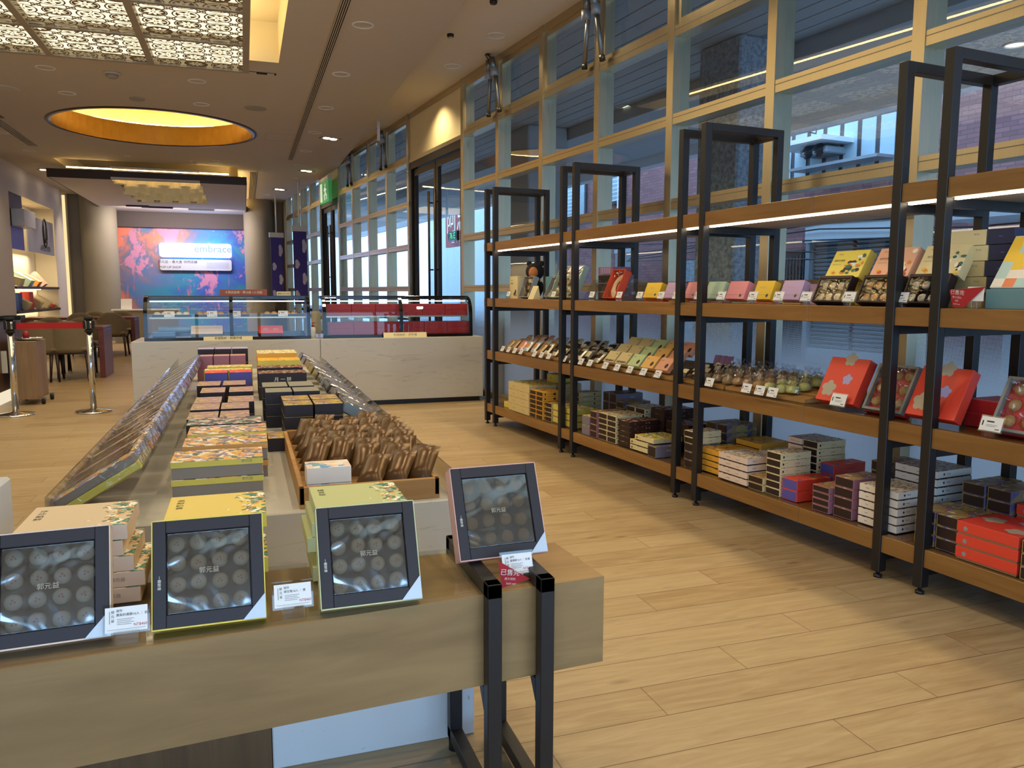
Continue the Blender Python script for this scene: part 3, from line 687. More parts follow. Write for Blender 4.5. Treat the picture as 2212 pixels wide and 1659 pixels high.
# building across the alley
TF = 11.5
fb = thing('brick_building', 'red brick building across the alley with frosted windows and grey shutters', 'building', rot=WROT)
b = MB(); b.box(5.9, 21.5, -TF-4, -TF, -.1, 7.5, BRICK); b.build('brick_wall', fb)
s0, s1, z0, z1 = FR_(1585, 395, 1950, 232, TF)
zb_, zt_ = wst(PT(1700, 402, TF))[2], wst(PT(1700, 288, TF))[2]
sA, sB = wst(PT(1946, 300, TF))[0], wst(PT(1690, 300, TF))[0]; n = 7
b = MB(); b.box(sA-.05, sB+.05, -TF, -TF+.07, zb_-.05, zt_+.75, WIN_FR); wf = b.build('window_band', fb)
for i in range(n):
    u0 = sA + (sB-sA)*i/n + .05; u1 = sA + (sB-sA)*(i+1)/n - .05
    b = MB(); b.box(u0, u1, -TF+.04, -TF+.085, zb_+.05, zt_-.1, FROST); b.box(u0, u1, -TF+.04, -TF+.085, zt_, zt_+.6, DKM if i % 2 else FROST); b.build('window_pane', wf)
def win(parent, rect, t=TF, fr=WIN_FR, pane=FROST, grille=False):
    s0, s1, z0, z1 = FR_(*rect, t)
    b = MB(); b.box(s0-.06, s1+.06, -t-.02, -t+.06, z0-.06, z1+.06, fr); w = b.build('window', parent)
    b = MB(); b.box(s0, s1, -t+.02, -t+.075, z0, z1, pane); b.build('pane', w)
    if grille:
        b = MB(); k = max(3, int((z1-z0)/.13)); d = -t+.22
        for i in range(k+1): z = z0 + (z1-z0)*.72*i/k; b.box(s0-.05, s1+.05, d-.01, d+.01, z-.012, z+.012, WHT)
        for i in range(4):
            s = s0 + (s1-s0)*i/3; b.box(s-.018, s+.018, d-.012, d+.012, z0-.25, z1, WHT)
            if i < 3:
                m = s + (s1-s0)/6; b.tube([(m, d, z0+(z1-z0)*.72), (s, d, z1)], .012, WHT, 6); b.tube([(m, d, z0+(z1-z0)*.72), (s+(s1-s0)/3, d, z1)], .012, WHT, 6)
        for z in (z0+.05, z1-.05): b.box(s0, s0+.03, -t+.05, d, z-.015, z+.015, WHT); b.box(s1-.03, s1, -t+.05, d, z-.015, z+.015, WHT)
        b.build('window_grille', w)
win(fb, (1603, 312, 1640, 376)); win(fb, (1308, 345, 1350, 432), grille=True); win(fb, (1226, 375, 1266, 465), grille=True); win(fb, (1180, 400, 1200, 460), grille=True)
s0, s1, z0, z1 = FR_(1755, 780, 1962, 505, TF); zs = wst(PT(1830, 560, TF))[2]
b = MB(); b.box(s0-.12, s1+.05, -TF, -TF+.28, z1-.05, z1+.35, CONC); b.box(s0-.12, s0-.02, -TF, -TF+.2, 0, z1, GREYM); b.box(s1, s1+.1, -TF, -TF+.2, 0, z1, GREYM); b.box(s0, s1, -TF, -TF+.16, -.05, .22, CONC); b.build('shutter_surround', fb)
for i in range(2):
    u0 = s0 + (s1-s0)*i/2 + .04; u1 = s0 + (s1-s0)*(i+1)/2 - .04; b = MB(); k = 26
    for j in range(k):
        z = .22 + (z1-.27)*j/k; dz = (z1-.27)/k
        b.quad([(u0, -TF+.06, z), (u1, -TF+.06, z), (u1, -TF+.13, z+dz*.8), (u0, -TF+.13, z+dz*.8)][::-1], GREYM); b.quad([(u0, -TF+.13, z+dz*.8), (u1, -TF+.13, z+dz*.8), (u1, -TF+.06, z+dz), (u0, -TF+.06, z+dz)][::-1], GREYM)
    b.build('roller_shutter', fb)
s0, s1, z0, z1 = FR_(1680, 775, 1745, 540, TF); b = MB(); b.box(s0, s1, -TF, -TF+.05, 0, z1, DKM)
for i in range(9):
    s = s0 + (s1-s0)*i/8; b.tube([(s, -TF+.09, .02), (s, -TF+.09, z1-.1)], .012, BLACK, 6)
    if i < 8:
        for j in range(4): m = z1*.5 + j*.22; e = (s1-s0)/8; b.tube([(s, -TF+.09, m), (s+e*.5, -TF+.09, m+.11), (s+e, -TF+.09, m), (s+e*.5, -TF+.09, m-.11), (s, -TF+.09, m)], .008, BLACK, 5)
b.build('barred_door', fb)
for r in ((1540, 775, 1655, 560), (1330, 690, 1370, 545)):
    s0, s1, z0, z1 = FR_(*r, TF); b = MB(); b.box(s0, s1, -TF, -TF+.05, 0, z1, DKM); b.box(s0, s1, -TF, -TF+.08, z1, z1+.1, GREYM); b.build('dark_shopfront', fb)
s0, s1, z0, z1 = FR_(1478, 760, 1545, 560, TF); b = MB(); b.box(s0, s1, -TF, -TF+.1, 0, z1, GRAN); b.build('granite_panel', fb)
s0, s1, z0, z1 = FR_(1075, 690, 1180, 560, TF); b = MB(); b.box(s0, s1, -TF, -TF+.06, 0, z1-.4, M('beige_wall_panel', '#b3a797', .8)); b.box(s0, s1, -TF, -TF+.1, z1-.4, z1+.2, M('blue_grey_shutter', '#5d7b9a', .5)); b.build('wall_panel', fb)
b = MB(); s0, s1, z0, z1 = FR_(1500, 520, 2050, 470, TF)
for j in range(5): b.tube([(s1+2-3*k, -TF+.3+.05*j, z1 - .12*j - .10*math.sin(k*2.1+j)) for k in range(5)], .015, BLACK, 5)
outw(b, 'power_cables', 'bundle of dark sagging cables along the brick building across the alley', 'cables')
t = thing('air_conditioner', 'window air conditioner under a white canopy on the brick building', 'air conditioner', rot=WROT)
s0, s1, z0, z1 = FR_(1775, 345, 1835, 318, TF); b = MB(); b.box(s0, s1, -TF+.05, -TF+.55, z0, z1, GREYM, .02); b.build('casing', t)
for i in range(2): b = MB(); b.lathe([(.0001, .56), (.11, .56), (.13, .54)], DKM, 18, (s0+(s1-s0)*(.3+.4*i), -TF, (z0+z1)/2), axis='y', caps=False); b.build('fan', t)
s0, s1, z0, z1 = FR_(1735, 330, 1852, 308, TF); b = MB(); b.prism([(s0, -TF+.08), (s1, -TF+.08), (s1, -TF+.85), (s0, -TF+.85)], z1-.02, z1+.06, WHT); b.build('canopy', t)
b = MB(); s0, s1, z0, z1 = FR_(1745, 405, 1940, 350, TF); b.box(s0, s1, -TF+.08, -TF+.5, z0+.25, z0+.30, GREYM); outw(b, 'metal_ledge', 'grey metal ledge below the frosted windows across the alley', 'ledge')
# right-hand neighbours
rb = thing('tiled_building', 'white tiled building with red shop front at the far right outside', 'building', rot=WROT)
b = MB(); b.box(-9, 4.6, -TF-4, -TF+.3, -.1, 8, TILEB); b.build('tiled_wall', rb)
s0, s1, z0, z1 = FR_(2062, 690, 2330, 490, TF-.3); b = MB(); b.box(s0-3, 5.88, -TF+.3, -TF+.45, 0, z1, REDP); b.build('red_shop_front', rb)
zr = wst(PT(2180, 330, TF-.3))[2]; b = MB(); b.box(-6, 4.7, -TF+.25, -TF+1.0, zr-.2, zr+.15, REDP); b.build('red_awning', rb)
s0, s1, z0, z1 = FR_(2163, 700, 2212, 505, TF-.6); b = MB(); b.box(s0-.6, s1, -TF+.4, -TF+.55, 0, z1, GREYM); b.box(s0-.5, s1-.15, -TF+.5, -TF+.58, .3, z1-.2, DKM); b.build('grey_shop_door', rb)
s0, s1, z0, z1 = FR_(2080, 610, 2146, 545, TF-.5); c = ((s0+s1)/2, (s1-s0)/2); b = MB()
poly = [(c[0]+c[1]*math.cos(a), z0+.02+c[1]*.95*math.sin(a)) for a in [math.pi*i/20 for i in range(21)]]
b.quad([(x, -TF+.455, z) for x, z in poly][::-1], WHT); b.build('white_half_round_emblem', rb)
b = MB(); s0, s1, z0, z1 = FR_(2055, 480, 2300, 445, 10.3); b.prism([(s0-2, -10.0), (s1, -10.0), (s1, -11.2), (s0-2, -11.2)], z0, z0+.25, WHT); b.build('white_canopy', rb)
b = MB(); b.box(4.55, 5.95, -TF-3, -TF+.4, 0, 8, PINKC); b.cyl((5.5, -TF+.46, 0), .06, 7.8, CONC, 10); outw(b, 'rendered_pier', 'stained pink grey pier with a pipe between the two buildings outside', 'building')
b = MB(); b.cyl((6.15, -TF+.12, .0), .08, 6.5, BRICK, 12); outw(b, 'drain_pipe', 'brown round drain pipe on the corner of the brick building', 'pipe')
# cone and scooter
cp = PZ(1593, 771, 0); t = thing('traffic_cone', 'orange traffic cone standing on the pavement outside', 'traffic cone', cp)
OR = M('cone_orange', '#ff7a58', .5); b = MB(); b.box(-.16, .16, -.16, .16, 0, .03, OR, .008); b.build('base', t); b = MB(); b.lathe([(.125, .03), (.10, .12), (.03, .44), (.022, .45)], OR, 22); b.build('cone', t)
mp = PZ(1577, 771, 0) + WN*.9 + WD*.25; t = thing('scooter', 'dark motor scooter parked behind the orange cone', 'scooter', mp, WROT+1.3)
SCB = M('scooter_blue_black', '#27364a', .25); TY = M('tyre', '#151515', .8)
for x, nm in ((-.58, 'wheel'), (.58, 'wheel')): b = MB(); b.lathe([(.12, -.045), (.22, -.05), (.235, 0), (.22, .05), (.12, .045)], TY, 22, (x, 0, .235), axis='y', caps=True); b.build(nm, t)
b = MB(); b.prism([(-.75, .38), (-.55, .62), (-.05, .62), (.1, .34), (.36, .34), (.52, .78), (.62, .78), (.60, .40), (.42, .22), (-.30, .22)], -.13, .13, SCB, T=Matrix.Rotation(math.pi/2, 4, 'X')); b.build('body', t)
b = MB(); b.box(-.66, .0, -.12, .12, .62, .72, TY, .03); b.build('seat', t)
b = MB(); b.tube([(.56, -.33, 1.0), (.50, -.1, .98), (.50, .1, .98), (.56, .33, 1.0)], .016, TY, 8); b.tube([(.58, 0, .6), (.5, 0, .98)], .03, SCB, 8); b.box(.50, .62, -.09, .09, .84, .98, SCB, .03); b.build('handlebar', t)
b = MB(); b.tube([(.5, -.25, 1.0), (.46, -.3, 1.14)], .006, TY, 6); b.ball((.45, -.31, 1.18), .05, TY, 10, 6, (.3, 1, .7)); b.tube([(.5, .25, 1.0), (.46, .3, 1.14)], .006, TY, 6); b.ball((.45, .31, 1.18), .05, TY, 10, 6, (.3, 1, .7)); b.build('mirrors', t)
# street beyond the doors
s0, s1, z0, z1 = FR_(930, 640, 1200, 440, TF)
b = MB(); b.box(21.5, 34, -TF-4, -TF-.4, -.1, 7, M('pale_house_wall', '#c9d3da', .85, vary=.1)); fb2 = outw(b, 'pale_building', 'pale building farther down the alley seen through the glass door', 'building')
t = thing('street_sign', 'red shop sign with white outlined characters seen through the glass door', 'sign', PT(990, 485, 10.2), WROT)
b = MB(); b.box(-1.1, 1.1, -.06, .06, -.75, .75, M('sign_red_board', '#b04a46', .5)); b.build('board', t)
WTXT = M('sign_white', '#f0f4f8', .5, emit=.3, vary=0)
b = MB(); b.text('阿忠', 1.0, WTXT, Matrix.Translation((0, .07, .12)) @ Matrix.Rotation(math.pi, 4, 'Z') @ Matrix.Rotation(math.pi/2, 4, 'X')); b.text('古早味', .34, WTXT, Matrix.Translation((0, .07, -.5)) @ Matrix.Rotation(math.pi, 4, 'Z') @ Matrix.Rotation(math.pi/2, 4, 'X')); b.build('lettering', t)
t = thing('led_sign', 'green LED sign reading 76 seen through the glass door', 'sign', PT(980, 510, 10.0), WROT)
b = MB(); b.box(-.42, .42, -.05, .05, -.16, .16, BLACKG); b.build('housing', t)
b = MB(); b.text('76 E', .30, emit_mat('led_green', (.1, 1, .45), 2.0), Matrix.Translation((0, .055, 0)) @ Matrix.Rotation(math.pi, 4, 'Z') @ Matrix.Rotation(math.pi/2, 4, 'X')); b.build('digits', t)
# ================================================================== window actuators
def actuator(s, side, label):
    p = WP(s, TW, 0); t = thing('window_actuator', label, 'window actuator', WP(s, TW-.02, 0), WROT, 'paired window opener motors')
    x = .07*side; b = MB(); b.tube([(x*.6, .06, 3.72), (x*1.0, .05, 3.60)], .032, STEELD, 12); b.tube([(x*1.05, .05, 3.61), (x*1.15, .045, 3.53)], .040, GREYM, 12); b.build('motor', t)
    b = MB(); b.tube([(x*.7, .035, 3.66), (x*2.0, .02, 3.19)], .02, STEELD, 10); b.tube([(x*2.0, .02, 3.19), (x*2.1, .015, 3.15)], .026, BLACK, 8); b.build('push_rod', t)
    b = MB(); b.tube([(x*.6, .06, 3.72), (x*.2, .11, 3.76), (x*.1, .06, 3.77)], .008, BLACK, 6); b.build('cable', t)
for s, w in ((5.965, 'third mullion pair from the shelving end'), (8.03, 'mullion left of the window grilles'), (12.30, 'first mullion pair beyond the first glass door'), (14.5, 'second mullion pair beyond the first glass door')):
    actuator(s, -1, f'grey window opener motor on the {w}, nearer one'); actuator(s, 1, f'grey window opener motor on the {w}, farther one')
# ================================================================== shelving unit (local x = along the shelf, local y = towards the aisle)
SHW = wood('shelf_wood', '#8a5f2c', '#a87a40', '#5d3c1a', 0, 1.0, .35, crack=.5)
UND = M('shelf_underside_lit_tone', '#c9bca8', .6)  # LED light put into the colour: pale underside for the top board only
STAGE = []
sh = thing('shelving_unit', 'long black steel frame shelving with four thick wooden boards along the windows', 'shelving unit', SO, SROT)
SZ = {1: (.12, .196), 2: (.62, .702), 3: (1.112, 1.188), 4: (1.622, 1.698)}
FRS = [-1.5, -1.29, 0, .21, 1.5, 1.705, 3.0, 3.19, 4.5, 4.69]; PW_ = .044
for s in FRS:
    b = MB(); s1 = s + PW_
    for v in (0, .52): b.box(s, s1, -v-PW_, -v, .03, 2.19, BLACK, .002)
    b.box(s, s1, -.52, -PW_, 2.19-PW_, 2.19, BLACK, .002)
    for k in SZ: b.box(s, s1, -.52, -PW_, SZ[k][0]-.038, SZ[k][0], BLACK)
    f = b.build('side_frame', sh)
    for v in (0, .52): b = MB(); b.lathe([(.018, 0), (.018, .012), (.008, .013), (.008, .032)], BLACK, 14, (s+PW_/2, -v-PW_/2, 0)); b.build('levelling_foot', f)
for s in FRS[::2]:
    b = MB(); e = FRS[FRS.index(s)+1]
    b.box(s+PW_, e, -.564, -.52, 2.19-PW_, 2.19, BLACK, .002); b.build('rear_tie_bar', sh)
for k, (z0, z1) in SZ.items():
    for a, c in ((-1.6, .70), (.701, 4.76)):
        b = MB(); b.box(a, c, -.545, -.008, z0, z1, SHW, .002, mats={'-z': UND} if k == 4 else None); b.build('shelf_board', sh)
    if k in (1, 2):
        b = MB(); b.box(-1.55, 4.74, -.535, -.012, z1, z1+.005, GLASSC); b.build('glass_sheet', sh)
for a, c in ((-1.24, -.01), (.26, 1.49), (1.755, 2.99), (3.24, 4.49), (.01+.045, .20), (1.55, 1.70), (3.05, 3.185)):
    b = MB(); b.box(a, c, -.055, -.035, 1.612, 1.6215, LED); b.build('led_strip', sh)
# ================================================================== printed boxes
INK = M('ink_black', '#2a2320', .6, vary=0); INKW = M('ink_white', '#efe9dd', .6, vary=0); INKG = M('ink_grey', '#8a8378', .6, vary=0); INKR = M('ink_red', '#c2334a', .6, vary=0)
END = M('dark_tray_end', '#2b1813', .55, vary=.08); SEAM = M('box_seam_dark', '#1a120e', .8, vary=0); PAPER = M('white_card', '#f1efe9', .6, vary=.01)
def fframe(face, lx, ly, lz):
    o, u, v = {'-y': ((-lx/2, -ly/2, 0), (1, 0, 0), (0, 0, 1)), '+y': ((lx/2, ly/2, 0), (-1, 0, 0), (0, 0, 1)), '-x': ((-lx/2, ly/2, 0), (0, -1, 0), (0, 0, 1)),
               '+x': ((lx/2, -ly/2, 0), (0, 1, 0), (0, 0, 1)), '+z': ((-lx/2, -ly/2, lz), (1, 0, 0), (0, 1, 0))}[face]
    o, u, v = Vector(o), Vector(u), Vector(v); n = u.cross(v)
    w, h = {'y': (lx, lz), 'x': (ly, lz), 'z': (lx, ly)}[face[1]]
    return o, u, v, n, w, h
def decal(b, face, dims, items, lift=.0004):
    o, u, v, n, w, h = fframe(face, *dims)
    for it in items:
        k, x, y = it[0], it[1]*w, it[2]*h; c = o + n*lift + u*x + v*y
        if k == 'rect': a, d, mt = it[3]/2, it[4]/2, it[5]; b.quad([c-u*a-v*d, c+u*a-v*d, c+u*a+v*d, c-u*a+v*d], mt)
        elif k == 'ell': b.quad([c+u*it[3]/2*math.cos(t)+v*it[4]/2*math.sin(t) for t in [2*math.pi*i/18 for i in range(18)]], it[5])
        elif k == 'flower':
            r = it[3]; pts = []
            for i in range(60):
                t = 2*math.pi*i/60; rr = r*(.72 + .28*abs(math.cos(2.5*t)))
                pts.append(c + u*rr*math.cos(t+1.57) + v*rr*math.sin(t+1.57))
            c2 = len(b.v); b.v.append(tuple(c)); b.v += [tuple(p) for p in pts]
            for i in range(60): b.face((c2, c2+1+i, c2+1+(i+1) % 60), it[4])
        elif k == 'text':
            T = Matrix(((u.x, v.x, n.x, c.x), (u.y, v.y, n.y, c.y), (u.z, v.z, n.z, c.z), (0, 0, 0, 1))); b.text(it[4], it[3], it[5], T)
def gbox_mesh(dims, body, top=None, ends=None, decals=None, lid=None, bev=.0012, seam=False):
    """a carton: ends = {face: (material, border)} recessed tray ends; lid = (fraction, material) overlapping lid; decals = {face: [...]}"""
    lx, ly, lz = dims; b = MB(); tp = {'+z': top} if top else {}
    if lid:
        fr, lm = lid[0], lid[1]; zc = lz*(1-fr); i = .003
        b.box(-lx/2+i, lx/2-i, -ly/2+i, ly/2-i, 0, zc+.002, body, 0); b.box(-lx/2, lx/2, -ly/2, ly/2, zc, lz, lm, bev, mats={'+z': top or lm})
    else: b.box(-lx/2, lx/2, -ly/2, ly/2, 0, lz, body, bev, mats=tp)
    for f, (mt, bd) in (ends or {}).items():
        o, u, v, n, w, h = fframe(f, *dims); q = o + n*.0003
        b.quad([q+u*bd+v*bd, q+u*(w-bd)+v*bd, q+u*(w-bd)+v*(h-bd), q+u*bd+v*(h-bd)], mt)
    for f, its in (decals or {}).items(): decal(b, f, dims, its)
    return b
C_CREAM = M('carton_cream', '#ead9a4', .55); C_YEL = M('carton_yellow', '#ecd75a', .5); C_BEIGE = M('carton_beige', '#dcc68c', .6); C_ORG = M('carton_orange', '#f0b13a', .5)
C_WHITE = M('carton_white', '#efe6da', .5); C_PINKW = M('carton_pinkish_white', '#ecd3c0', .5); C_BROWN = M('carton_brown', '#9a7a55', .6); C_PURP = M('carton_purple', '#5d5a86', .55); C_RED = M('carton_red', '#e8452f', .45)
C_VIO = M('carton_violet', '#5c56a6', .5); C_DKB = M('carton_dark_brown', '#3a1d17', .5); C_GREYP = M('carton_grey_violet', '#807a88', .55); C_YG = M('carton_yellow_green', '#d9cc5e', .5); C_PINKB = M('carton_mauve', '#a06a80', .55)
C_RED2 = M('carton_deep_red', '#b3252a', .45); C_PEACH = M('carton_peach', '#f0b694', .55); SILV = M('print_silver_grey', '#b9ab95', .45); LILAC = M('print_lilac', '#b0a6d6', .5)
A_YEL = art('art_yellow_top', '#ecd75a', ['#f7ecc0', '#4d8a76', '#e0993f', '#2f4a44'], 30, .56); A_CREAM = art('art_cream_top', '#eeddac', ['#fbf3dc', '#39503c', '#c98f3c'], 34, .57)
A_ORG = art('art_orange_top', '#f2b02f', ['#f6cf5a', '#e8913a', '#7a3a20'], 18, .58); A_WHITE = art('art_white_top', '#f3e6cf', ['#e9c9a4', '#b7c4b2', '#b45a4a', '#44504a'], 34, .56)
A_BRN = art('art_brown_top', '#a48650', ['#c0a455', '#7d6a86', '#d86a3c', '#f0e2b4'], 16, .56); A_DKR = art('art_dark_red_top', '#39201a', ['#7a2f26', '#e6d6b8', '#b5452f'], 30, .57)
A_RED = art('art_red_top', '#ef4a2c', ['#f2a63a', '#7a5a96'], 14, .63); A_PINK = art('art_pink_top', '#efc9b4', ['#f8e8d8', '#b9564e', '#5a6a58'], 28, .58); A_PURP = art('art_violet_side', '#8f7c5c', ['#5d5a86', '#a9955e'], 12, .52)
TXT1 = '桂圓 月餅 小酥'; LOGO = '郭元益'
BK = {   # kind: builder(dims)
 'cream': lambda d: gbox_mesh(d, C_CREAM, A_CREAM, {'+y': (END, .003)}, {'-x': [('ell', .09, .5, d[2]*.3, d[2]*.36, INK), ('text', .2, .6, d[2]*.16, LOGO, INKG), ('text', .55, .42, d[2]*.24, '小 月 餅', INK), ('text', .88, .78, d[2]*.13, LOGO, INKG)]}),
 'yellow': lambda d: gbox_mesh(d, C_YEL, A_YEL, {'+y': (END, .003)}, {'-x': [('ell', .09, .5, d[2]*.3, d[2]*.36, INK), ('text', .2, .6, d[2]*.16, LOGO, INKG), ('text', .55, .42, d[2]*.24, '小 月 餅', INK)]}),
 'orange': lambda d: gbox_mesh(d, C_ORG, A_ORG, {'+y': (END, .003)}, {'-x': [('ell', .12, .5, .012, d[2]*.5, C_DKB), ('ell', .55, .5, .026, d[2]*.5, C_DKB), ('ell', .75, .55, .016, d[2]*.5, C_DKB), ('rect', .33, .5, .05, .003, C_BROWN)]}),
 'tan': lambda d: gbox_mesh(d, C_BEIGE, A_BRN, {'+y': (END, .003)}, {'-x': [('rect', .3, .5, .04, .005, INKW), ('ell', .7, .5, .012, d[2]*.5, C_DKB)]}),
 'beige': lambda d: gbox_mesh(d, C_BEIGE, A_YEL, None, {'+y': [('text', .28, .5, d[2]*.22, 'moon pie', INKG), ('text', .72, .5, d[2]*.22, 'moon pie', INKG)], '-x': [('text', .5, .5, d[2]*.22, 'moon pie', INKG)]}),
 'yellowgreen': lambda d: gbox_mesh(d, C_BROWN, A_YEL, None, {'+y': [('text', .5, .5, d[2]*.15, '鳳梨酥 PINEAPPLE', INKG)]}, lid=(.82, C_YG)),
 'yellowlid': lambda d: gbox_mesh(d, SEAM, A_YEL, None, {'+y': [('ell', .12, .55, .014, .016, INK), ('text', .25, .55, d[2]*.2, LOGO, INKG)], '-x': [('text', .4, .55, d[2]*.18, LOGO, INKG)]}, lid=(.85, C_CREAM)),
 'orangelid': lambda d: gbox_mesh(d, SEAM, A_ORG, None, {'+y': [('text', .25, .5, d[2]*.16, '禮盒', C_BROWN), ('rect', .5, .5, .03, .002, C_BROWN)]}, lid=(.86, C_ORG)),
 'whitepink': lambda d: gbox_mesh(d, SEAM, A_WHITE, None, {'+y': [('text', .35, .55, d[2]*.16, '郭元益 禮盒', INK), ('rect', .68, .5, .03, .002, INKG)], '-x': [('text', .25, .55, d[2]*.22, LOGO, INK)]}, lid=(.86, C_PINKW)),
 'white': lambda d: gbox_mesh(d, SEAM, A_WHITE, None, {'+y': [('text', .22, .55, d[2]*.15, LOGO, INK), ('text', .6, .5, d[2]*.15, '綜合禮盒 GIFT', INK)], '-x': [('flower', .2, .56, d[2]*.16, INK), ('text', .33, .56, d[2]*.2, LOGO, INK)]}, lid=(.88, C_WHITE)),
 'brown': lambda d: gbox_mesh(d, A_PURP, A_BRN, {'+y': (END, .004)}, {'-x': [('ell', .12, .35, .022, .022, C_BROWN)]}),
 'mauve': lambda d: gbox_mesh(d, C_PINKB, A_BRN, {'+y': (END, .004)}, {'-x': [('ell', .2, .4, .02, .022, C_BROWN)]}),
 'violet': lambda d: gbox_mesh(d, C_GREYP, A_PURP, {'+y': (END, .004)}, {'-x': [('text', .6, .6, .012, LOGO, INKW)]}),
 'darkred': lambda d: gbox_mesh(d, C_DKB, A_DKR, {'+y': (END, .003)}, {'-x': [('text', .2, .5, d[2]*.4, '月', INKG), ('text', .62, .55, d[2]*.3, '月 一 餅', INKW)]}),
 'redviolet': lambda d: gbox_mesh(d, C_RED, A_RED, {'+y': (C_VIO, .003)}, {'-x': [('text', .55, .5, .008, 'MOONCAKE GIFT', C_DKB)]}),
 'redlid': lambda d: gbox_mesh(d, C_BROWN, C_RED, None, {'+y': [('flower', .15, .5, .010, GREYM)], '+z': [('flower', .75, .45, .045, SILV), ('flower', .35, .2, .035, LILAC), ('flower', .2, .75, .04, SILV)]}, lid=(.85, C_RED)),
 'smallyellow': lambda d: gbox_mesh(d, C_YEL, A_YEL, None, {'+y': [('text', .5, .5, d[2]*.2, '蛋黃酥', INKG)]}),
 'green': lambda d: gbox_mesh(d, C_GREYP, A_YEL),
}
_BM = {}
def carton(kind, dims, name='gift_box'):
    key = (kind,) + tuple(round(x, 4) for x in dims)
    if key in _BM: o = bpy.data.objects.new(name, _BM[key]); COL.objects.link(o)
    else: o = BK[kind](dims).build(name); _BM[key] = o.data
    return o
POS = {1: ['only']}
def posword(i, n):
    if n == 1: return ''
    if i == n-1: return 'topmost'
    if i == 0: return 'lowest'
    return ORD[i] + ' from bottom'
def stack(kind, s, v, ls, lv, h, n, colour, where, z0=None, cat='gift box', i0=0, ntot=None):
    z0 = SZ[1][1]+.006 if z0 is None else z0; ntot = ntot or n
    for i in range(n):
        o = carton(kind, (ls-.004, lv, h-.0015)); p = SP(s+ls/2, v+lv/2, z0 + h*i)
        j = random.uniform(-1, 1)
        o.location = p + DS*.0012*j + DV*.003*random.uniform(0, 1); o.rotation_euler = (0, 0, SROT + .006*j)
        w = posword(i+i0, ntot)
        tag(o, f'{colour} gift box, ' + (f'{w} in the {where}' if w else where), cat, f'{colour} boxes on the bottom shelf')
S = stack
S('smallyellow', 4.26, .05, .13, .13, .054, 1, 'small yellow', 'alone at the far end of bottom shelf')
S('smallyellow', 4.24, .25, .14, .14, .054, 2, 'small pale yellow', 'pair behind the beige stack, far end')
S('beige', 3.80, .02, .43, .26, .064, 4, 'large beige', 'tall beige stack at far end')
S('beige', 3.80, .30, .43, .23, .064, 4, 'large beige', 'rear beige stack at far end')
S('smallyellow', 3.885, .312, .155, .15, .075, 1, 'bright yellow', 'on top of the rear beige stack', .46)
S('orange', 3.665, .02, .118, .20, .0387, 6, 'orange dark-ended', 'left column beside the beige stack')
S('orange', 3.542, .02, .118, .20, .0387, 6, 'orange dark-ended', 'right column beside the beige stack')
S('tan', 3.40, .28, .125, .21, .039, 6, 'tan dark-ended', 'rear stack behind the yellow-green lids')
S('tan', 3.428, .045, .108, .2, .038, 4, 'tan dark-ended', 'single column before the yellow-green lids')
S('yellowgreen', 3.056, .05, .365, .2, .050, 3, 'long yellow-green', 'three-high stack behind third post pair')
S('green', 2.775, .02, .115, .2, .0716, 2, 'dark-ended grey', 'two-high stack right of third post pair')
S('mauve', 2.672, .02, .098, .23, .048, 4, 'dark-ended reddish', 'four-high stack of second bay')
S('cream', 2.552, .03, .116, .22, .0385, 5, 'cream dark-ended', 'left five-high column of second bay')
S('cream', 2.432, .03, .116, .22, .0385, 5, 'cream dark-ended', 'right five-high column of second bay')
S('darkred', 2.27, .035, .14, .24, .036, 5, 'dark brown', 'five-high dark stack, front of second bay')
S('yellowlid', 2.045, .03, .21, .225, .0365, 2, 'pale yellow', 'three-high yellow lid stack, second bay', i0=0, ntot=3)
S('yellowlid', 1.985, .035, .22, .225, .0365, 1, 'pale yellow', 'three-high yellow lid stack, second bay', SZ[1][1]+.0795, i0=2, ntot=3)
S('violet', 1.925, .012, .095, .165, .0715, 1, 'grey violet', 'under the overhanging pale yellow lid')
S('violet', 2.955, .293, .09, .235, .0715, 4, 'dark violet', 'left rear column of second bay')
S('violet', 2.85, .293, .10, .235, .0715, 4, 'dark violet', 'right rear column of second bay')
S('brown', 2.725, .278, .107, .235, .048, 5, 'brown patterned', 'rear stack beside the dark violet columns')
S('cream', 2.555, .262, .115, .22, .0385, 6, 'cream dark-ended', 'left rear column of second bay')
S('cream', 2.43, .262, .115, .22, .0385, 6, 'cream dark-ended', 'right rear column of second bay')
S('darkred', 2.225, .282, .16, .25, .036, 7, 'dark brown', 'seven-high dark rear stack, second bay')
S('darkred', 1.95, .28, .25, .22, .063, 3, 'wide brown', 'wide rear stack before second post pair')
S('brown', 1.567, .035, .10, .19, .05, 3, 'brown dark-ended', 'stack between the second post pair', ntot=5)
S('cream', 1.56, .035, .115, .19, .038, 2, 'plain cream', 'stack between the second post pair', SZ[1][1]+.156, i0=3, ntot=5)
S('orangelid', 1.36, .065, .195, .225, .0355, 4, 'orange yellow', 'front orange stack right of second post')
S('orangelid', 1.30, .30, .22, .22, .036, 5, 'orange yellow', 'rear orange stack right of second post')
S('brown', 1.69, .29, .10, .23, .049, 5, 'brown violet-sided', 'left rear column right of second post')
S('brown', 1.585, .29, .10, .23, .049, 5, 'brown violet-sided', 'right rear column right of second post')
S('whitepink', 1.105, .03, .24, .2, .039, 4, 'pinkish white', 'four-high stack beside the orange stack')
S('whitepink', 1.10, .27, .19, .2, .039, 4, 'pinkish white', 'rear stack behind the four-high pinkish stack')
S('tan', .985, .035, .115, .19, .0378, 2, 'peach dark-ended', 'low pair left of the cream six-high stack')
S('cream', .872, .045, .107, .205, .0378, 6, 'cream dark-ended', 'six-high stack of the third bay')
S('redviolet', .755, .048, .108, .225, .0556, 2, 'red violet-ended', 'front pair of the third bay')
S('whitepink', .975, .285, .105, .2, .0386, 7, 'pink dark-ended', 'left rear column of the third bay')
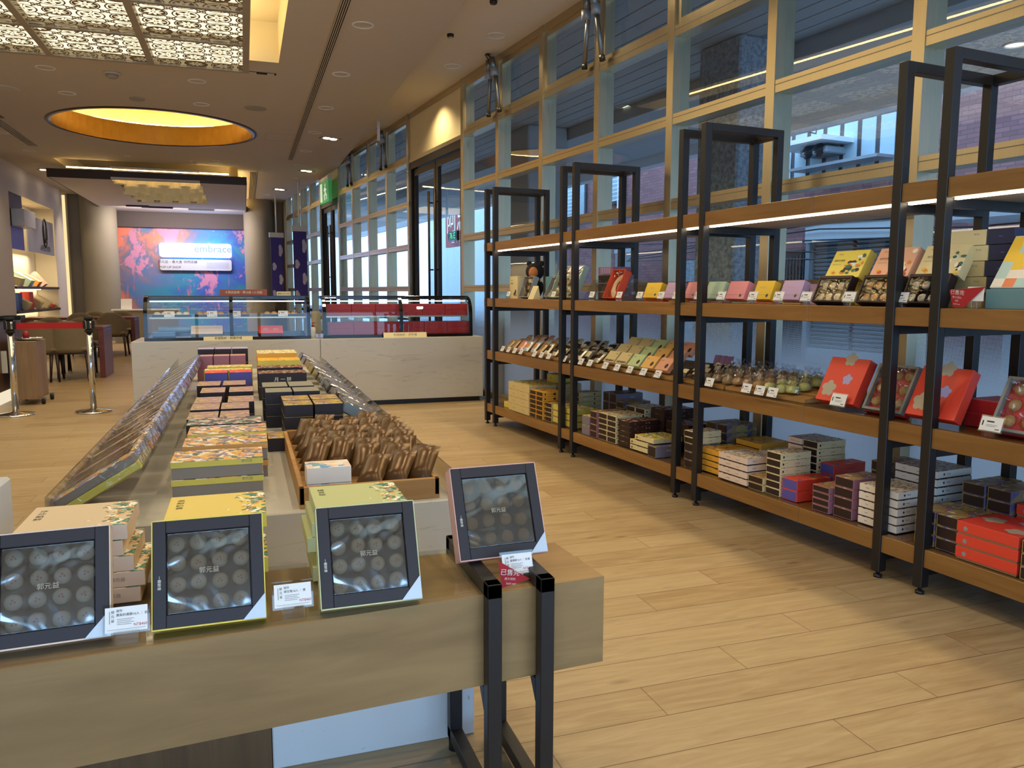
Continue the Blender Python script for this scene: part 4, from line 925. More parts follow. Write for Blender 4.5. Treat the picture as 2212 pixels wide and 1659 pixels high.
S('cream', .865, .285, .105, .2, .0386, 7, 'cream dark-ended', 'seven-high rear column of third bay')
S('redviolet', .765, .30, .092, .225, .0556, 3, 'red violet-ended', 'rear stack of the third bay')
S('mauve', .532, .03, .108, .2, .032, 4, 'flat dark-ended', 'left column beside the white five-high stack')
S('mauve', .409, .045, .115, .2, .0485, 4, 'mauve dark-ended', 'right column beside the white five-high stack')
S('white', .175, .05, .21, .2, .0378, 5, 'white', 'five-high white stack behind nearest posts')
S('white', .16, .268, .22, .23, .0378, 7, 'white', 'seven-high white rear stack near nearest posts')
S('brown', .44, .30, .10, .22, .0485, 5, 'brown red-sided', 'rear stack left of the white stacks')
S('brown', -.008, .05, .096, .21, .05, 3, 'brown dark-ended', 'left front column right of nearest posts')
S('brown', -.109, .05, .098, .21, .05, 3, 'brown dark-ended', 'right front column right of nearest posts')
S('brown', -.06, .275, .105, .24, .05, 5, 'violet-sided brown', 'left rear column right of nearest posts')
S('brown', -.17, .275, .105, .24, .05, 5, 'violet-sided brown', 'right rear column right of nearest posts')
S('redlid', -.372, .02, .25, .245, .0513, 3, 'red flower-printed', 'front stack at right end')
S('redlid', -.42, .29, .24, .22, .0513, 4, 'red flower-printed', 'rear stack at right end')
S('brown', -.49, .02, .11, .2, .05, 3, 'dark brown', 'stack cut by the right picture edge')
# ================================================================== goods on the two upper product shelves
Z2, Z3 = SZ[2][1] + .006, SZ[3][1]
def SVp(px, py, v):
    n = DV; d = ray(px, py); p = C0 + d*((SO + DV*v - C0).dot(n)/d.dot(n)); return (p - SO).dot(DS), p.z
def smat(s, v, z, tilt=0, yaw=0): return Matrix.Translation(SP(s, v, z)) @ Matrix.Rotation(SROT + yaw, 4, 'Z') @ Matrix.Rotation(tilt, 4, 'X')
CARDM = M('price_card_white', '#f4f2ee', .55, vary=0)
def price_card(label, mat, w=.062, h=.040, lines=(('', .0),), name='price_card', big=False, tilt=.35, block=True, title=None, price=None):
    """white printed card in a clear acrylic block; local y faces the shopper"""
    t = thing(name, label, 'price card', group=None if big else 'small white price cards'); t.matrix_world = mat
    key = ('card', w, h, title, price)
    if key not in _BM:
        b = MB(); T = Matrix.Translation((0, .004, .022 if block else .004)) @ Matrix.Rotation(tilt, 4, 'X')
        q = lambda x, z, y=.0: T @ Vector((x, y, z))
        b.box(-w/2, w/2, -.0012, 0, 0, h, CARDM, T=T)
        def strip(x0, x1, z, hh, m): b.quad([q(-x0, z, .0004), q(-x1, z, .0004), q(-x1, z+hh, .0004), q(-x0, z+hh, .0004)], m)
        if title is None:
            for x0, x1, z, hh, m in ((-.42, -.36, .35, .35, INK), (-.22, .12, .62, .10, INK), (-.22, .3, .42, .03, INKG), (-.22, .22, .32, .03, INKG), (.22, .42, .12, .08, INKG)): strip(x0*w, x1*w, z*h, hh*h, m)
        else:
            TT = lambda x, z: T @ Matrix.Translation((-x*w, .0006, z*h)) @ Matrix.Rotation(math.pi, 4, 'Z') @ Matrix.Rotation(math.pi/2, 4, 'X')
            for i, ch in enumerate('郭元益'): b.text(ch, h*.13, INK, TT(-.32, .80-.17*i))
            strip(-.40*w, -.385*w, .35*h, .5*h, INKG)
            b.text(title[0], h*.12, INK, TT(-.24, .84), 'LEFT'); b.text(title[1], h*.125, INK, TT(-.24, .67), 'LEFT')
            for k in range(4): strip(-.22*w, (.18 - .06*(k % 2))*w, (.50-.07*k)*h, .018*h, INKG)
            b.text(price, h*.15, INKR, TT(.33, .24)); strip(-.45*w, .45*w, .10*h, .012*h, INKG)
        o = b.build('card', t); _BM[key] = o.data
        k2 = ('cardblock', w, block)
        b = MB()
        if block:
            bw = w*.30; b.box(-bw, bw, -.012, .012, 0, .024, ACRYL, .001); b.box(-w/2-.004, w/2+.004, -.0035, -.0015, -.004, h+.006, ACRYL, 0, T=T)
        o2 = b.build('acrylic_holder', t) if block else None
        if o2: _BM[k2] = o2.data
    else:
        o = bpy.data.objects.new('card', _BM[key]); COL.objects.link(o); o.parent = t
        if block: o = bpy.data.objects.new('acrylic_holder', _BM[('cardblock', w, block)]); COL.objects.link(o); o.parent = t
    return t
_PY = {}
def pastry(label, mat, kind='cream', r=.02, group=None):
    cols = {'cream': ('#ecd3a0', '#f3e4c0'), 'gold': ('#c98a45', '#e0b070'), 'pale': ('#f0e2c2', '#f6eedb'), 'brown': ('#b07a45', '#c99a62')}
    if (kind, r) not in _PY:
        if ('pastry_' + kind) not in MATS:
            t = NT('pastry_' + kind); t.bsdf(t.mix(t.noise(t.coord('Object'), 60, 3), lin(cols[kind][0]), lin(cols[kind][1])), .6)
        m = MATS['pastry_' + kind]; b = MB()
        b.lathe([(.0001, 0), (r*.82, 0), (r, r*.28), (r*.97, r*.55), (r*.78, r*.82), (r*.45, r*.96), (.0001, r)], m, 20, caps=False)
        if kind in ('cream', 'pale', 'gold'):
            st = M('pastry_red_stamp', '#d5766a', .7, vary=0); n = 40
            pts = []
            for w in (1.0, .80):
                for i in range(n): a = 2*math.pi*i/n; rr = r*.52*w*(.80+.20*abs(math.cos(2.5*a))); pts.append((rr*math.cos(a), rr*math.sin(a), r*1.015 - rr*rr/r*.42))
            k = len(b.v); b.v += pts
            for i in range(n): b.face((k+i, k+(i+1) % n, k+n+(i+1) % n, k+n+i), st)
            for dx, dy in ((0, .18), (.2, -.1), (-.2, -.1)):
                b.quad([(r*dx + r*.13*math.cos(a), r*dy + r*.13*math.sin(a), r*1.0) for a in [2*math.pi*i/8 for i in range(8)]], st)
        o = b.build('pastry'); _PY[(kind, r)] = o.data
    else: o = bpy.data.objects.new('pastry', _PY[(kind, r)]); COL.objects.link(o)
    o.matrix_world = mat; return tag(o, label, 'pastry', group)
FILM = glass_mat('clear_wrapping_film', (.97, .97, .97), 1.6, .06, 1.5, .35, 22)
# --- small tilted gift boxes
def seal_box(col, w=.15, h=.105, d=.045):
    return gbox_mesh((w, d, h), col, None, None, {'+y': [('rect', .5, .24, w*.98, .0012, INKG), ('ell', .78, .2, .022, .022, SILV), ('ell', .78, .2, .017, .017, C_DKB), ('rect', .42, .66, .05, .002, SILV), ('rect', .47, .60, .05, .0015, SILV)]})
CB = {'yellow': M('box_mustard', '#ecc02e', .5), 'lilac': M('box_lilac', '#c3a3c8', .55), 'pink': M('box_pink', '#e99093', .55), 'green': M('box_sage', '#b9cfae', .55)}
SEQ = [('yellow', 1388, 1420, 645, 'yellow', 'right of the acrylic prism'), ('lilac', 1432, 1466, 646, 'lilac', 'left of the second post pair'), ('pink', 1476, 1500, 647, 'pink', 'seen between the second post pair'),
  ('green', 1534, 1556, 648, 'sage green', 'just right of the second post pair'), ('pink', 1566, 1605, 649, 'pink', 'beside the sage green one'), ('yellow', 1624, 1662, 650, 'mustard yellow', 'between pink and lilac ones'), ('lilac', 1681, 1725, 653, 'lilac', 'beside the yellow open pastry box')]
for kind, x0, x1, y, cn, wh in SEQ:
    s1, _ = SVp(x0, y, .085); s0, _ = SVp(x1, y, .085)
    if kind == 'green': s1 = s0 + .15
    o = seal_box(CB[kind], s1-s0).build('gift_box'); o.matrix_world = smat((s0+s1)/2, .105, Z3+.045*math.sin(.38), .38)
    tag(o, f'small tilted {cn} gift box with round seal, {wh}', 'gift box', 'small tilted gift boxes on the upper product shelf')
    o = seal_box(CB[kind], s1-s0).build('gift_box'); o.matrix_world = smat((s0+s1)/2 - .02, .30, Z3, 0)
    tag(o, f'upright {cn} gift box standing behind the tilted one, {wh}', 'gift box', 'upright gift boxes behind the tilted ones')
# --- open eight-pastry boxes with raised lids
def open8(x0, x1, y, lidm, topm, pk, cn, dk):
    s1, _ = SVp(x0, y, .07); s0, _ = SVp(x1, y, .07); w = .195; sc = (s0+s1)/2; h = .135; d = .045; th = R(24)
    m = smat(sc, .08, Z3 + d*math.sin(th), th)
    t = thing('pastry_box', f'open {cn} box of eight round pastries with raised printed lid', 'pastry box'); t.matrix_world = m
    b = MB(); b.box(-w/2, w/2, -d, -d+.004, 0, h, END)
    for a in ((-w/2, -w/2+.008, 0, h), (w/2-.008, w/2, 0, h), (-w/2+.008, w/2-.008, 0, .008), (-w/2+.008, w/2-.008, h-.014, h)): b.box(a[0], a[1], -d, 0, a[2], a[3], END, .001)
    for i in range(1, 4): b.box(-w/2 + w*i/4-.001, -w/2 + w*i/4+.001, -d, -d*.45, .008, h-.014, END)
    b.box(-w/2+.008, w/2-.008, -d, -d*.45, h*.5-.001, h*.5+.001, END); b.build('tray', t)
    b = MB(); b.quad([(-w/2+.008, -.004, .008), (w/2-.008, -.004, .008), (w/2-.008, -.004, h-.014), (-w/2+.008, -.004, h-.014)][::-1], FILM); b.build('film', t)
    lw, lh, ld = .205, .15, .05
    dec = [('text', .2, .86, .009, LOGO, INKG), ('text', .24, .62, .013, dk, INK), ('rect', .2, .48, .05, .0015, INKG), ('ell', .18, .2, .026, .02, C_ORG), ('ell', .23, .15, .024, .018, C_RED if cn == 'pink' else C_ORG)]
    b = gbox_mesh((lw, ld, lh), lidm, lidm, None, {'+y': dec})
    rng = random.Random(len(cn))
    items = []
    for k in range(26):
        u = .45 + .53*rng.random(); v = .06 + .9*rng.random()*(.35 + .65*(u-.4)/.6)
        items.append(('ell', u, v, .012+.02*rng.random(), .01+.014*rng.random(), rng.choice(topm)))
    for k, it in enumerate(items): decal(b, '+y', (lw, ld, lh), [it], .0006 + .00012*k)
    b.mats = b.mats; o = b.build('lid', t); o.location = (0, -.055, h+.002); o.rotation_euler = (R(6), 0, 0)
    for r_ in range(2):
        for c in range(4):
            x = w/2 - w*(c+.5)/4; z = .008 + (h-.022)*(1.5 - r_)/2 if False else (h*.72 if r_ == 0 else h*.27)
            pastry(f'round pastry, {"upper" if r_ == 0 else "lower"} row {ORD[c]} from left, in open {cn} box', m @ Matrix.Translation((x, -d+.004, z)) @ Matrix.Rotation(-math.pi/2, 4, 'X'), pk, .0205, f'pastries in the open {cn} box')
DARKG = M('print_dark_green', '#3d6a58', .6); PRW = M('print_cream_white', '#fbf3dc', .6); PRO = M('print_orange', '#df8f3c', .6); PRB = M('print_black', '#2c2a28', .6); PRR = M('print_coral', '#e3806c', .6); PRD = M('print_dark_red', '#b04a3e', .6); PRY = M('print_yolk', '#f0cd4e', .6)
open8(1751, 1814, 652, C_YEL, [PRW, DARKG, PRO, PRB, PRW], 'cream', 'yellow', '鳳梨奶黃酥')
open8(1848, 1915, 655, C_PEACH, [PRW, PRR, PRD, PRO, PRW], 'gold', 'pink', '迷你奶黃酥')
open8(1945, 2022, 657, C_CREAM, [PRW, PRB, PRY, DARKG, PRW], 'pale', 'cream', '冰沙餡餅')
for s_, k, nn, l in ((.60, 'smallyellow', 3, 'between the yellow and pink open boxes'), (.37, 'tan', 3, 'behind the pink open box'), (.80, 'smallyellow', 2, 'behind the yellow open box')):
    for i in range(nn):
        o = carton(k, (.18, .2, .05)); o.location = SP(s_, .40, Z3 + .051*i); o.rotation_euler = (0, 0, SROT)
        tag(o, f'closed gift box, {posword(i, nn)} of the stack {l}', 'gift box', 'closed boxes at the back of the upper shelf')
# navy and yellow stack right of the nearest posts
NAVY = M('carton_navy', '#2b3150', .5)
for i in range(5):
    w = .245 if i < 4 else .25
    b = gbox_mesh((.20, .10, .062), C_BEIGE if i < 3 else C_CREAM, None, {'+y': (NAVY, .003)} if False else None, {'-x': [], '+y': [('text', .8, .7, .008, LOGO, INKG)]})
    o = b.build('gift_box'); o.location = SP(.10-.012*(i % 2), .30, Z3 + .064*i); o.rotation_euler = (0, 0, SROT)
    tag(o, f'beige gift box, {posword(i, 5)} of the stack beside the nearest posts', 'gift box', 'beige and navy box stack')
    if i > 0:
        b = gbox_mesh((.115, .10, .062), NAVY, None, None, {'+y': [('rect', .5, .5, .016, .004, C_VIO)]}); o = b.build('gift_box'); o.location = SP(-.062-.012*(i % 2), .30, Z3+.064*i) ; o.rotation_euler = (0, 0, SROT)
        tag(o, f'navy gift box, {posword(i-1, 4)} of the stack behind the sold-out card', 'gift box', 'beige and navy box stack')
o = gbox_mesh((.115, .10, .062), NAVY).build('gift_box'); o.location = SP(-.074, .30, Z3); o.rotation_euler = (0, 0, SROT); tag(o, 'navy gift box at the very bottom behind the sold-out card', 'gift box', 'beige and navy box stack')
# big teal open box at the right end
t = thing('cookie_gift_box', 'large teal open cookie box with patchwork lid at the right picture edge', 'pastry box', SP(-.33, .07, Z3), SROT)
TEAL = M('carton_teal', '#6f9698', .5); CHK = [M('patch_pink', '#efb2b4', .5), M('patch_yellow', '#f3c83e', .5), M('patch_orange', '#ef8a56', .5), M('patch_mint', '#bcd6cc', .5), M('patch_cream', '#f1e6d4', .5)]
b = MB(); b.box(-.19, .19, -.20, 0, 0, .075, TEAL, .002); b.prism([(-.03, 0), (.03, 0), (0, .03)], 0, .001, C_BROWN, T=Matrix.Translation((.0, .0006, .07)) @ Matrix.Rotation(-math.pi/2, 4, 'X')); b.build('box_base', t)
b = MB(); T = Matrix.Translation((.10, -.02, .082)) @ Matrix.Rotation(R(34), 4, 'X')
b.box(-.09, .09, -.012, 0, 0, .24, PAPER, .001, T=T); rg = random.Random(3)
for i in range(4):
    for j in range(6):
        x0, z0 = -.088+.044*i, .002+.039*j; b.quad([T @ Vector(p) for p in ((x0+.044, .0006, z0), (x0, .0006, z0), (x0, .0006, z0+.039), (x0+.044, .0006, z0+.039))], rg.choice(CHK))
b.build('patchwork_lid', t)
b = MB(); T = Matrix.Translation((-.09, -.03, .077)) @ Matrix.Rotation(R(34), 4, 'X'); b.box(-.085, .085, -.03, 0, 0, .20, TEAL, .002, T=T); b.box(-.075, .075, -.001, .001, .01, .19, M('tray_brown', '#a8835c', .4), 0, T=T)
for k in range(8): b.box(-.07, .07, .0, .012, .018+.021*k, .034+.021*k, C_BROWN, .003, T=T)
b.build('open_compartment', t)
t = thing('sold_out_card', 'red sold-out card clipped to a price card before the teal box', 'sign', SP(-.085, .03, Z3), SROT)
REDC = M('sold_out_red', '#b3202a', .5, vary=0)
b = MB(); b.quad([(.065, .004, .072), (.045, .004, .004), (-.0, .004, .004), (-.085, .004, .085)], REDC)
TT = lambda x, z, r=-.1: Matrix.Translation((x, .005, z)) @ Matrix.Rotation(math.pi, 4, 'Z') @ Matrix.Rotation(math.pi/2, 4, 'X') @ Matrix.Rotation(r, 4, 'Z')
b.text('已售完', .020, INKW, TT(.03, .062)); b.text('売り切れ', .010, INKW, TT(.03, .043)); b.text('매진', .008, INKW, TT(.03, .030)); b.text('Sold out', .008, INKW, TT(.03, .018)); b.build('red_flag', t)
b = MB(); b.box(-.075, -.01, -.002, .001, .03, .085, CARDM); b.build('card', t); b = MB(); b.box(-.06, -.02, -.012, .012, 0, .03, ACRYL, .001); b.build('acrylic_holder', t)
# --- far half: bear, tins, trays, purple stack, red open box, prism
t = thing('plush_bear', 'black plush bear with orange muzzle and white collar on the upper shelf', 'plush toy', SP(4.06, .20, Z3), SROT + .9)
PL = NT('black_plush'); PL.bsdf(PL.ramp(PL.noise(PL.coord('Object'), 160, 2), [(.3, lin('#0b0a0b')), (.7, lin('#241f20'))]), .95); PL = PL.m; TAN = M('plush_tan', '#b8703a', .9, vary=.1)
b = MB(); b.ball((0, 0, .085), .075, PL, 16, 10, (.9, .85, 1.15)); b.ball((0, .055, .05), .035, PL, 12, 8, (1.6, 1.1, .7)); b.ball((.06, .03, .10), .028, PL, 10, 8, (.8, .8, 1.8)); b.ball((-.06, .03, .10), .028, PL, 10, 8, (.8, .8, 1.8)); b.ball((0, .01, .235), .082, PL, 18, 12, (1, .95, .92)); b.build('body', t)
for x in (-.055, .055): b = MB(); b.ball((x, -.01, .305), .024, PL, 12, 8, (1, .5, 1)); b.build('ear', t)
b = MB(); b.ball((0, .072, .225), .045, TAN, 14, 9, (.95, .7, 1.1)); b.build('muzzle', t)
b = MB(); b.prism([(-.05, 0), (0, -.04), (.05, 0), (0, .012)], 0, .006, PAPER, T=Matrix.Translation((0, .06, .165)) @ Matrix.Rotation(math.pi/2+.3, 4, 'X')); b.build('collar', t)
b = gbox_mesh((.17, .05, .20), C_CREAM, None, None, {'+y': [('text', .3, .8, .012, LOGO, INK), ('rect', .3, .68, .05, .006, INK), ('ell', .75, .3, .03, .04, PRB), ('ell', .6, .2, .03, .03, PRB), ('ell', .8, .15, .03, .02, C_BROWN)]}); o = b.build('gift_box'); o.location = SP(4.37, .16, Z3); o.rotation_euler = (0, 0, SROT); tag(o, 'upright beige gift box with black print left of the plush bear', 'gift box')
def tin(s, v, w, h, d, th, col, label, fill, name='cookie_tin'):
    t = thing(name, label, 'cookie tin'); t.matrix_world = smat(s, v, Z3 + d*math.sin(th), th); b = MB()
    b.box(-w/2, w/2, -d, -d+.004, 0, h, col, .001)
    for a in ((-w/2, -w/2+.006, 0, h), (w/2-.006, w/2, 0, h), (-w/2+.006, w/2-.006, 0, .006), (-w/2+.006, w/2-.006, h-.006, h)): b.box(a[0], a[1], -d, 0, a[2], a[3], col, .001)
    b.build('tin_body', t); b = MB(); rg = random.Random(int(s*100)); nx, nz = max(2, int(w/.05)), max(2, int(h/.05))
    b2 = MB(); b2.quad([(-w/2+.006, -.004, .006), (w/2-.006, -.004, .006), (w/2-.006, -.004, h-.006), (-w/2+.006, -.004, h-.006)][::-1], FILM); b2.build('film', t)
    m0 = smat(s, v, Z3 + d*math.sin(th), th); kinds = 0
    for i in range(nx):
        for j in range(nz):
            kinds += 1; x = -w/2 + w*(i+.5)/nx; z = h*(j+.5)/nz; b = MB(); mt = fill[(i*2+j) % len(fill)]; q = min(w/nx, h/nz)*.42
            if (i+j) % 3: b.ball((0, 0, 0), q, mt, 12, 7, (1, .5, 1.0))
            else: b.box(-q, q, -q*.4, q*.4, -q, q, mt, .004)
            o = b.build('cookie'); o.matrix_world = m0 @ Matrix.Translation((-x, -d+.004+q*.5, z)); tag(o, f'wrapped cookie, row {["one", "two", "three", "four", "five", "six"][nz-1-j]} column {["one", "two", "three", "four", "five", "six", "seven", "eight", "nine"][i]}, inside the {label.split(" on ")[0].split(" beside")[0].split(" behind")[0]}'[:200], 'cookie', 'cookies in the open tins on the upper shelf')
GREYT = M('tin_grey_blue', '#8f9ca0', .4); CK = [C_CREAM, C_BROWN, M('cookie_tan', '#c9a56e', .7), C_DKB, M('film_silver', '#c9c7ba', .25, .5)]
tin(4.03, .07, .20, .19, .05, .32, GREYT, 'small grey open cookie tin', [C_BROWN, C_CREAM, C_DKB])
tin(3.65, .10, .10, .19, .05, .45, GREYT, 'narrow open cookie tray', [CK[2], CK[3]])
tin(3.40, .10, .40, .27, .05, .40, M('tin_mint', '#a9c6b8', .4), 'large mint open cookie tray', [CK[2], CK[4], CK[3], CK[0]])
b = gbox_mesh((.2, .08, .19), M('carton_teal_blue', '#6ea4ad', .5), None, None, {'+y': [('ell', .8, .5, .05, .1, TEAL)]}); o = b.build('gift_box'); o.location = SP(3.80, .26, Z3); o.rotation_euler = (0, 0, SROT); tag(o, 'upright teal blue gift box behind the small open tin', 'gift box')
b = MB(); b.prism([(0, 0), (.07, 0), (.05, .11)], -.05, .05, C_CREAM, T=Matrix.Translation(SP(3.80, .03, Z3)) @ Matrix.Rotation(SROT-math.pi/2, 4, 'Z') @ Matrix.Rotation(math.pi/2, 4, 'X')); tag(b.build('tent_card'), 'cream folded tent card before the teal blue gift box', 'price card')
for i in range(3):
    o = carton('violet', (.24, .16, .062)); o.location = SP(2.90, .30, Z3+.063*i); o.rotation_euler = (0, 0, SROT); tag(o, f'violet gift box, {posword(i, 3)} of the stack behind the acrylic stand', 'gift box', 'violet boxes behind the acrylic stand')
o = gbox_mesh((.2, .16, .055), C_PINKB, None, None, {'+y': [('rect', .2+.12*k, .5, .012, .045, LILAC) for k in range(6)]}).build('gift_box'); o.location = SP(2.92, .30, Z3+.19); o.rotation_euler = (0, 0, SROT); tag(o, 'mauve striped gift box on top of the violet stack', 'gift box')
def prism_stand(s, v, w, label, flat):
    t = thing('acrylic_stand', label, 'acrylic stand', SP(s, v, Z3), SROT); b = MB()
    b.prism([(0, 0), (-.13, 0), (-.09, .15)], -w/2, w/2, ACRYL, T=Matrix.Rotation(math.pi/2, 4, 'Z') @ Matrix.Rotation(math.pi/2, 4, 'X')); b.build('prism', t)
prism_stand(2.86, .05, .2, 'clear acrylic prism stand before the violet boxes', 0); prism_stand(2.36, .07, .2, 'clear acrylic prism stand right of the red open box', 0)
o = gbox_mesh((.22, .10, .045), C_RED2, None, None, {'+y': [('ell', .22, .5, .03, .034, C_RED)]}).build('gift_box'); o.location = SP(2.34, .30, Z3); o.rotation_euler = (0, 0, SROT); tag(o, 'flat deep red gift box behind the second acrylic prism', 'gift box')
t = thing('cake_box', 'open orange red box with a ring cake print, leaning on the upper shelf', 'pastry box'); t.matrix_world = smat(2.68, .10, Z3+.02, .42); b = MB(); w, h, d = .17, .22, .06
b.box(-w/2, w/2, -d, -d+.003, 0, h, C_RED)
for a in ((-w/2, -w/2+.004, 0, h), (w/2-.004, w/2, 0, h), (-w/2, w/2, 0, .004), (-w/2, w/2, h-.004, h)): b.box(a[0], a[1], -d, 0, a[2], a[3], M('carton_orange_red', '#e4532b', .5), .001)
b.build('box_shell', t)
b = MB(); RG = M('ring_cream', '#e8cf9e', .5); b.lathe([(.035, 0), (.045, .012), (.065, .012), (.078, 0)], RG, 28, T=Matrix.Translation((0, -d+.01, h/2)) @ Matrix.Rotation(-math.pi/2, 4, 'X') @ Matrix.Diagonal((1, 1.25, 1, 1)), caps=False); b.quad([(-w/2+.006, -.012, .006), (w/2-.006, -.012, .006), (w/2-.006, -.012, h-.006), (-w/2+.006, -.012, h-.006)][::-1], FILM); b.build('ring_cake', t)
for x, y, l in [(1098, 640, 'before the beige box left of the bear'), (1195, 636, 'before the large mint cookie tray'), (1240, 640, 'seen beside the third nearest post'), (1278, 641, 'before the first acrylic prism'), (1337, 644, 'right of the orange red cake box'), (1381, 646, 'left of the first mustard box'), (1427, 647, 'right of the first mustard box'), (1460, 648, 'left of the second post pair'),
   (1508, 650, 'between the second post pair'), (1557, 650, 'right of the sage green box'), (1625, 652, 'left of the second mustard box'), (1681, 654, 'right of the second mustard box'), (1740, 656, 'left of the yellow open box'), (1833, 658, 'left of the pink open box'), (1945, 660, 'left of the cream open box')]:
    s, z = SVp(x, y, .03); price_card(f'small white price card on the upper shelf, {l}', smat(s, .028, Z3), .066, .044)
# ================================================================== third shelf: sloping trays, pouches, flat boxes, bags, red gift boxes
TRW = wood('tray_wood', '#a9793e', '#c89a5c', '#835a2a', 0, 1.3, .5)
SL = math.atan2(.06, .40)
tr_s = [(4.44, 4.06), (4.05, 3.66), (3.65, 3.26), (3.25, 2.86), (2.85, 2.46), (2.45, 2.06), (2.05, 1.72), (1.71, 1.34), (1.33, 1.03), (1.02, .73)]
for i, (a, c) in enumerate(tr_s):
    b = MB(); b.prism([(0, 0), (-.42, 0), (-.42, .078), (-.41, .078), (-.012, .018), (0, .018)], -(a-c)/2+.003, (a-c)/2-.003, TRW, T=Matrix.Rotation(math.pi/2, 4, 'Z') @ Matrix.Rotation(math.pi/2, 4, 'X'))
    for k in range(7): b.box(-(a-c)/2+.004, (a-c)/2-.004, -.40+.055*k, -.397+.055*k, .02+.06*(.40-.055*k)/.40, .0225+.06*(.40-.055*k)/.40, SHW)
    tag(b.build('display_tray', loc=SP((a+c)/2, .05, Z2), rot=SROT), f'sloping slatted wooden display tray on the middle shelf, {ORD[i]} from the far end', 'tray', 'sloping wooden trays')
def slope_z(v): return Z2 + .019 + .06*max(0, v-.045)/.40
def pouch_mesh(body, pr, w=.088, h=.115, th=.028):
    b = MB(); nx, nz = 6, 7; idx = {}
    for sd in (1, -1):
        for i in range(nx+1):
            for j in range(nz+1):
                u, v = i/nx, j/nz; e = (max(0, 1-(2*u-1)**4))*(max(0, 1-(2*v-1)**6))**.8
                k = random.uniform(.85, 1.1); idx[(sd, i, j)] = len(b.v); b.v.append(((u-.5)*w, sd*th/2*e*k, v*h))
    for sd in (1, -1):
        for i in range(nx):
            for j in range(nz):
                q = [idx[(sd, i, j)], idx[(sd, i+1, j)], idx[(sd, i+1, j+1)], idx[(sd, i, j+1)]]
                inner = sd == 1 and pr and 1 <= i <= 4 and 2 <= j <= 4
                b.face(q if sd == -1 else q[::-1], pr if inner else body, True)
    return b
foil = lambda n, c: M(n, c, .28, .35, vary=.15)
PK = {'kraft': (foil('pouch_kraft', '#c4a678'), C_BROWN), 'pink': (foil('pouch_pink', '#e3b7c6'), PRO), 'sky': (foil('pouch_sky', '#cfe0e2'), PRO), 'cream': (foil('pouch_cream', '#e6dcc2'), INK), 'black': (foil('pouch_black', '#3a362f'), C_CREAM), 'silver': (foil('pouch_silver', '#b9b29e'), C_DKB)}
slots = [('kraft', 'kraft'), ('kraft', 'kraft'), ('pink', 'pink'), ('sky', 'pale blue'), ('sky', 'pale blue'), ('kraft', 'kraft'), ('cream', 'cream'), ('cream', 'cream'), ('black', 'black and cream'), ('silver', 'silvery'), ('cream', 'cream'), ('black', 'dark'), ('silver', 'silvery')]
_PM = {}
for i, (k, cn) in enumerate(slots):
    s = 4.385 - .131*i
    for r_ in range(4):
        key = (k, r_ % 2)
        v = .075 + .088*r_; z = slope_z(v)
        if key not in _PM: o = pouch_mesh(*PK[k]).build('snack_pouch'); _PM[key] = o.data
        else: o = bpy.data.objects.new('snack_pouch', _PM[key]); COL.objects.link(o)
        o.matrix_world = smat(s + random.uniform(-.008, .008), v, z+.006, .80 + random.uniform(-.12, .12), random.uniform(-.12, .12))
        tag(o, f'{cn} foil snack pouch, {["front", "second", "third", "rear"][r_]} row, {ORD[i]} column from the far end', 'snack pouch', 'snack pouches on the middle shelf')
    if i not in (4, 8): price_card(f'small white price card on tray front, {ORD[i]} pouch column from the far end', smat(s-.02, .018, Z2+.004, 0), .066, .05, block=False, tilt=.5)
def flat_box(body, art_items, w=.135, h=.098, d=.03): return gbox_mesh((w, d, h), body, None, None, {'+y': art_items})
LAND = [('ell', .15+.1*k, .16, .03, .018, [SILV, C_BROWN, INKG][k % 3]) for k in range(8)] + [('rect', .82, .78, .025, .006, C_BROWN)]
HOLE = [('ell', .74, .36, .03, .036, C_DKB), ('rect', .2, .75, .03, .004, INKG)]
fl = [('landscape-printed beige', C_BEIGE, LAND, 2.60), ('landscape-printed cream', C_BEIGE, LAND, 2.445), ('pale green', M('carton_pale_green', '#c7d99b', .55), HOLE, 2.285), ('orange yellow', M('carton_soft_orange', '#f2bd6a', .55), HOLE, 2.125), ('peach pink', M('carton_peach_pink', '#eeab86', .55), HOLE, 1.965)]
for i, (cn, m, it, s) in enumerate(fl):
    for r_ in range(3):
        o = flat_box(m, it).build('flat_box'); v = .07 + .085*r_; o.matrix_world = smat(s - .003*r_, v, slope_z(v) + .02 + .035*r_, .72)
        tag(o, f'flat {cn} box, {["front", "middle", "rear"][r_]} of its sloping column on the middle shelf', 'gift box', 'flat boxes on the sloping trays')
    price_card(f'small white price card under the {cn} flat boxes', smat(s-.02, .018, Z2+.004), .066, .05, block=False, tilt=.5)
# zigzag card, sachets
b = MB(); pts = []
for k in range(7): pts.append((-.09+.03*k, .012 if k % 2 else -.012))
for k in range(6):
    (x0, y0), (x1, y1) = pts[k], pts[k+1]; b.quad([(x0, y0, 0), (x1, y1, 0), (x1, y1-.03, .09), (x0, y0-.03, .09)], C_PEACH if k % 2 else C_PINKB)
tag(b.build('zigzag_display_card', loc=SP(1.73, .33, slope_z(.33)), rot=SROT), 'peach zigzag folded display card standing between the second post pair', 'display card')
for r_ in range(4):
    for c in range(2):
        o = bpy.data.objects.new('snack_pouch', _PM[('black', r_ % 2)]); COL.objects.link(o); v = .08+.075*r_; o.matrix_world = smat(1.77-.11*c, v, slope_z(v)+.005, .95, random.uniform(-.3, .3)); o.scale = (.75,)*3
        tag(o, f'small dark sachet, {["front", "second", "third", "rear"][r_]} row {["left", "right"][c]} side, between the second post pair', 'snack pouch', 'dark sachets before the zigzag card')
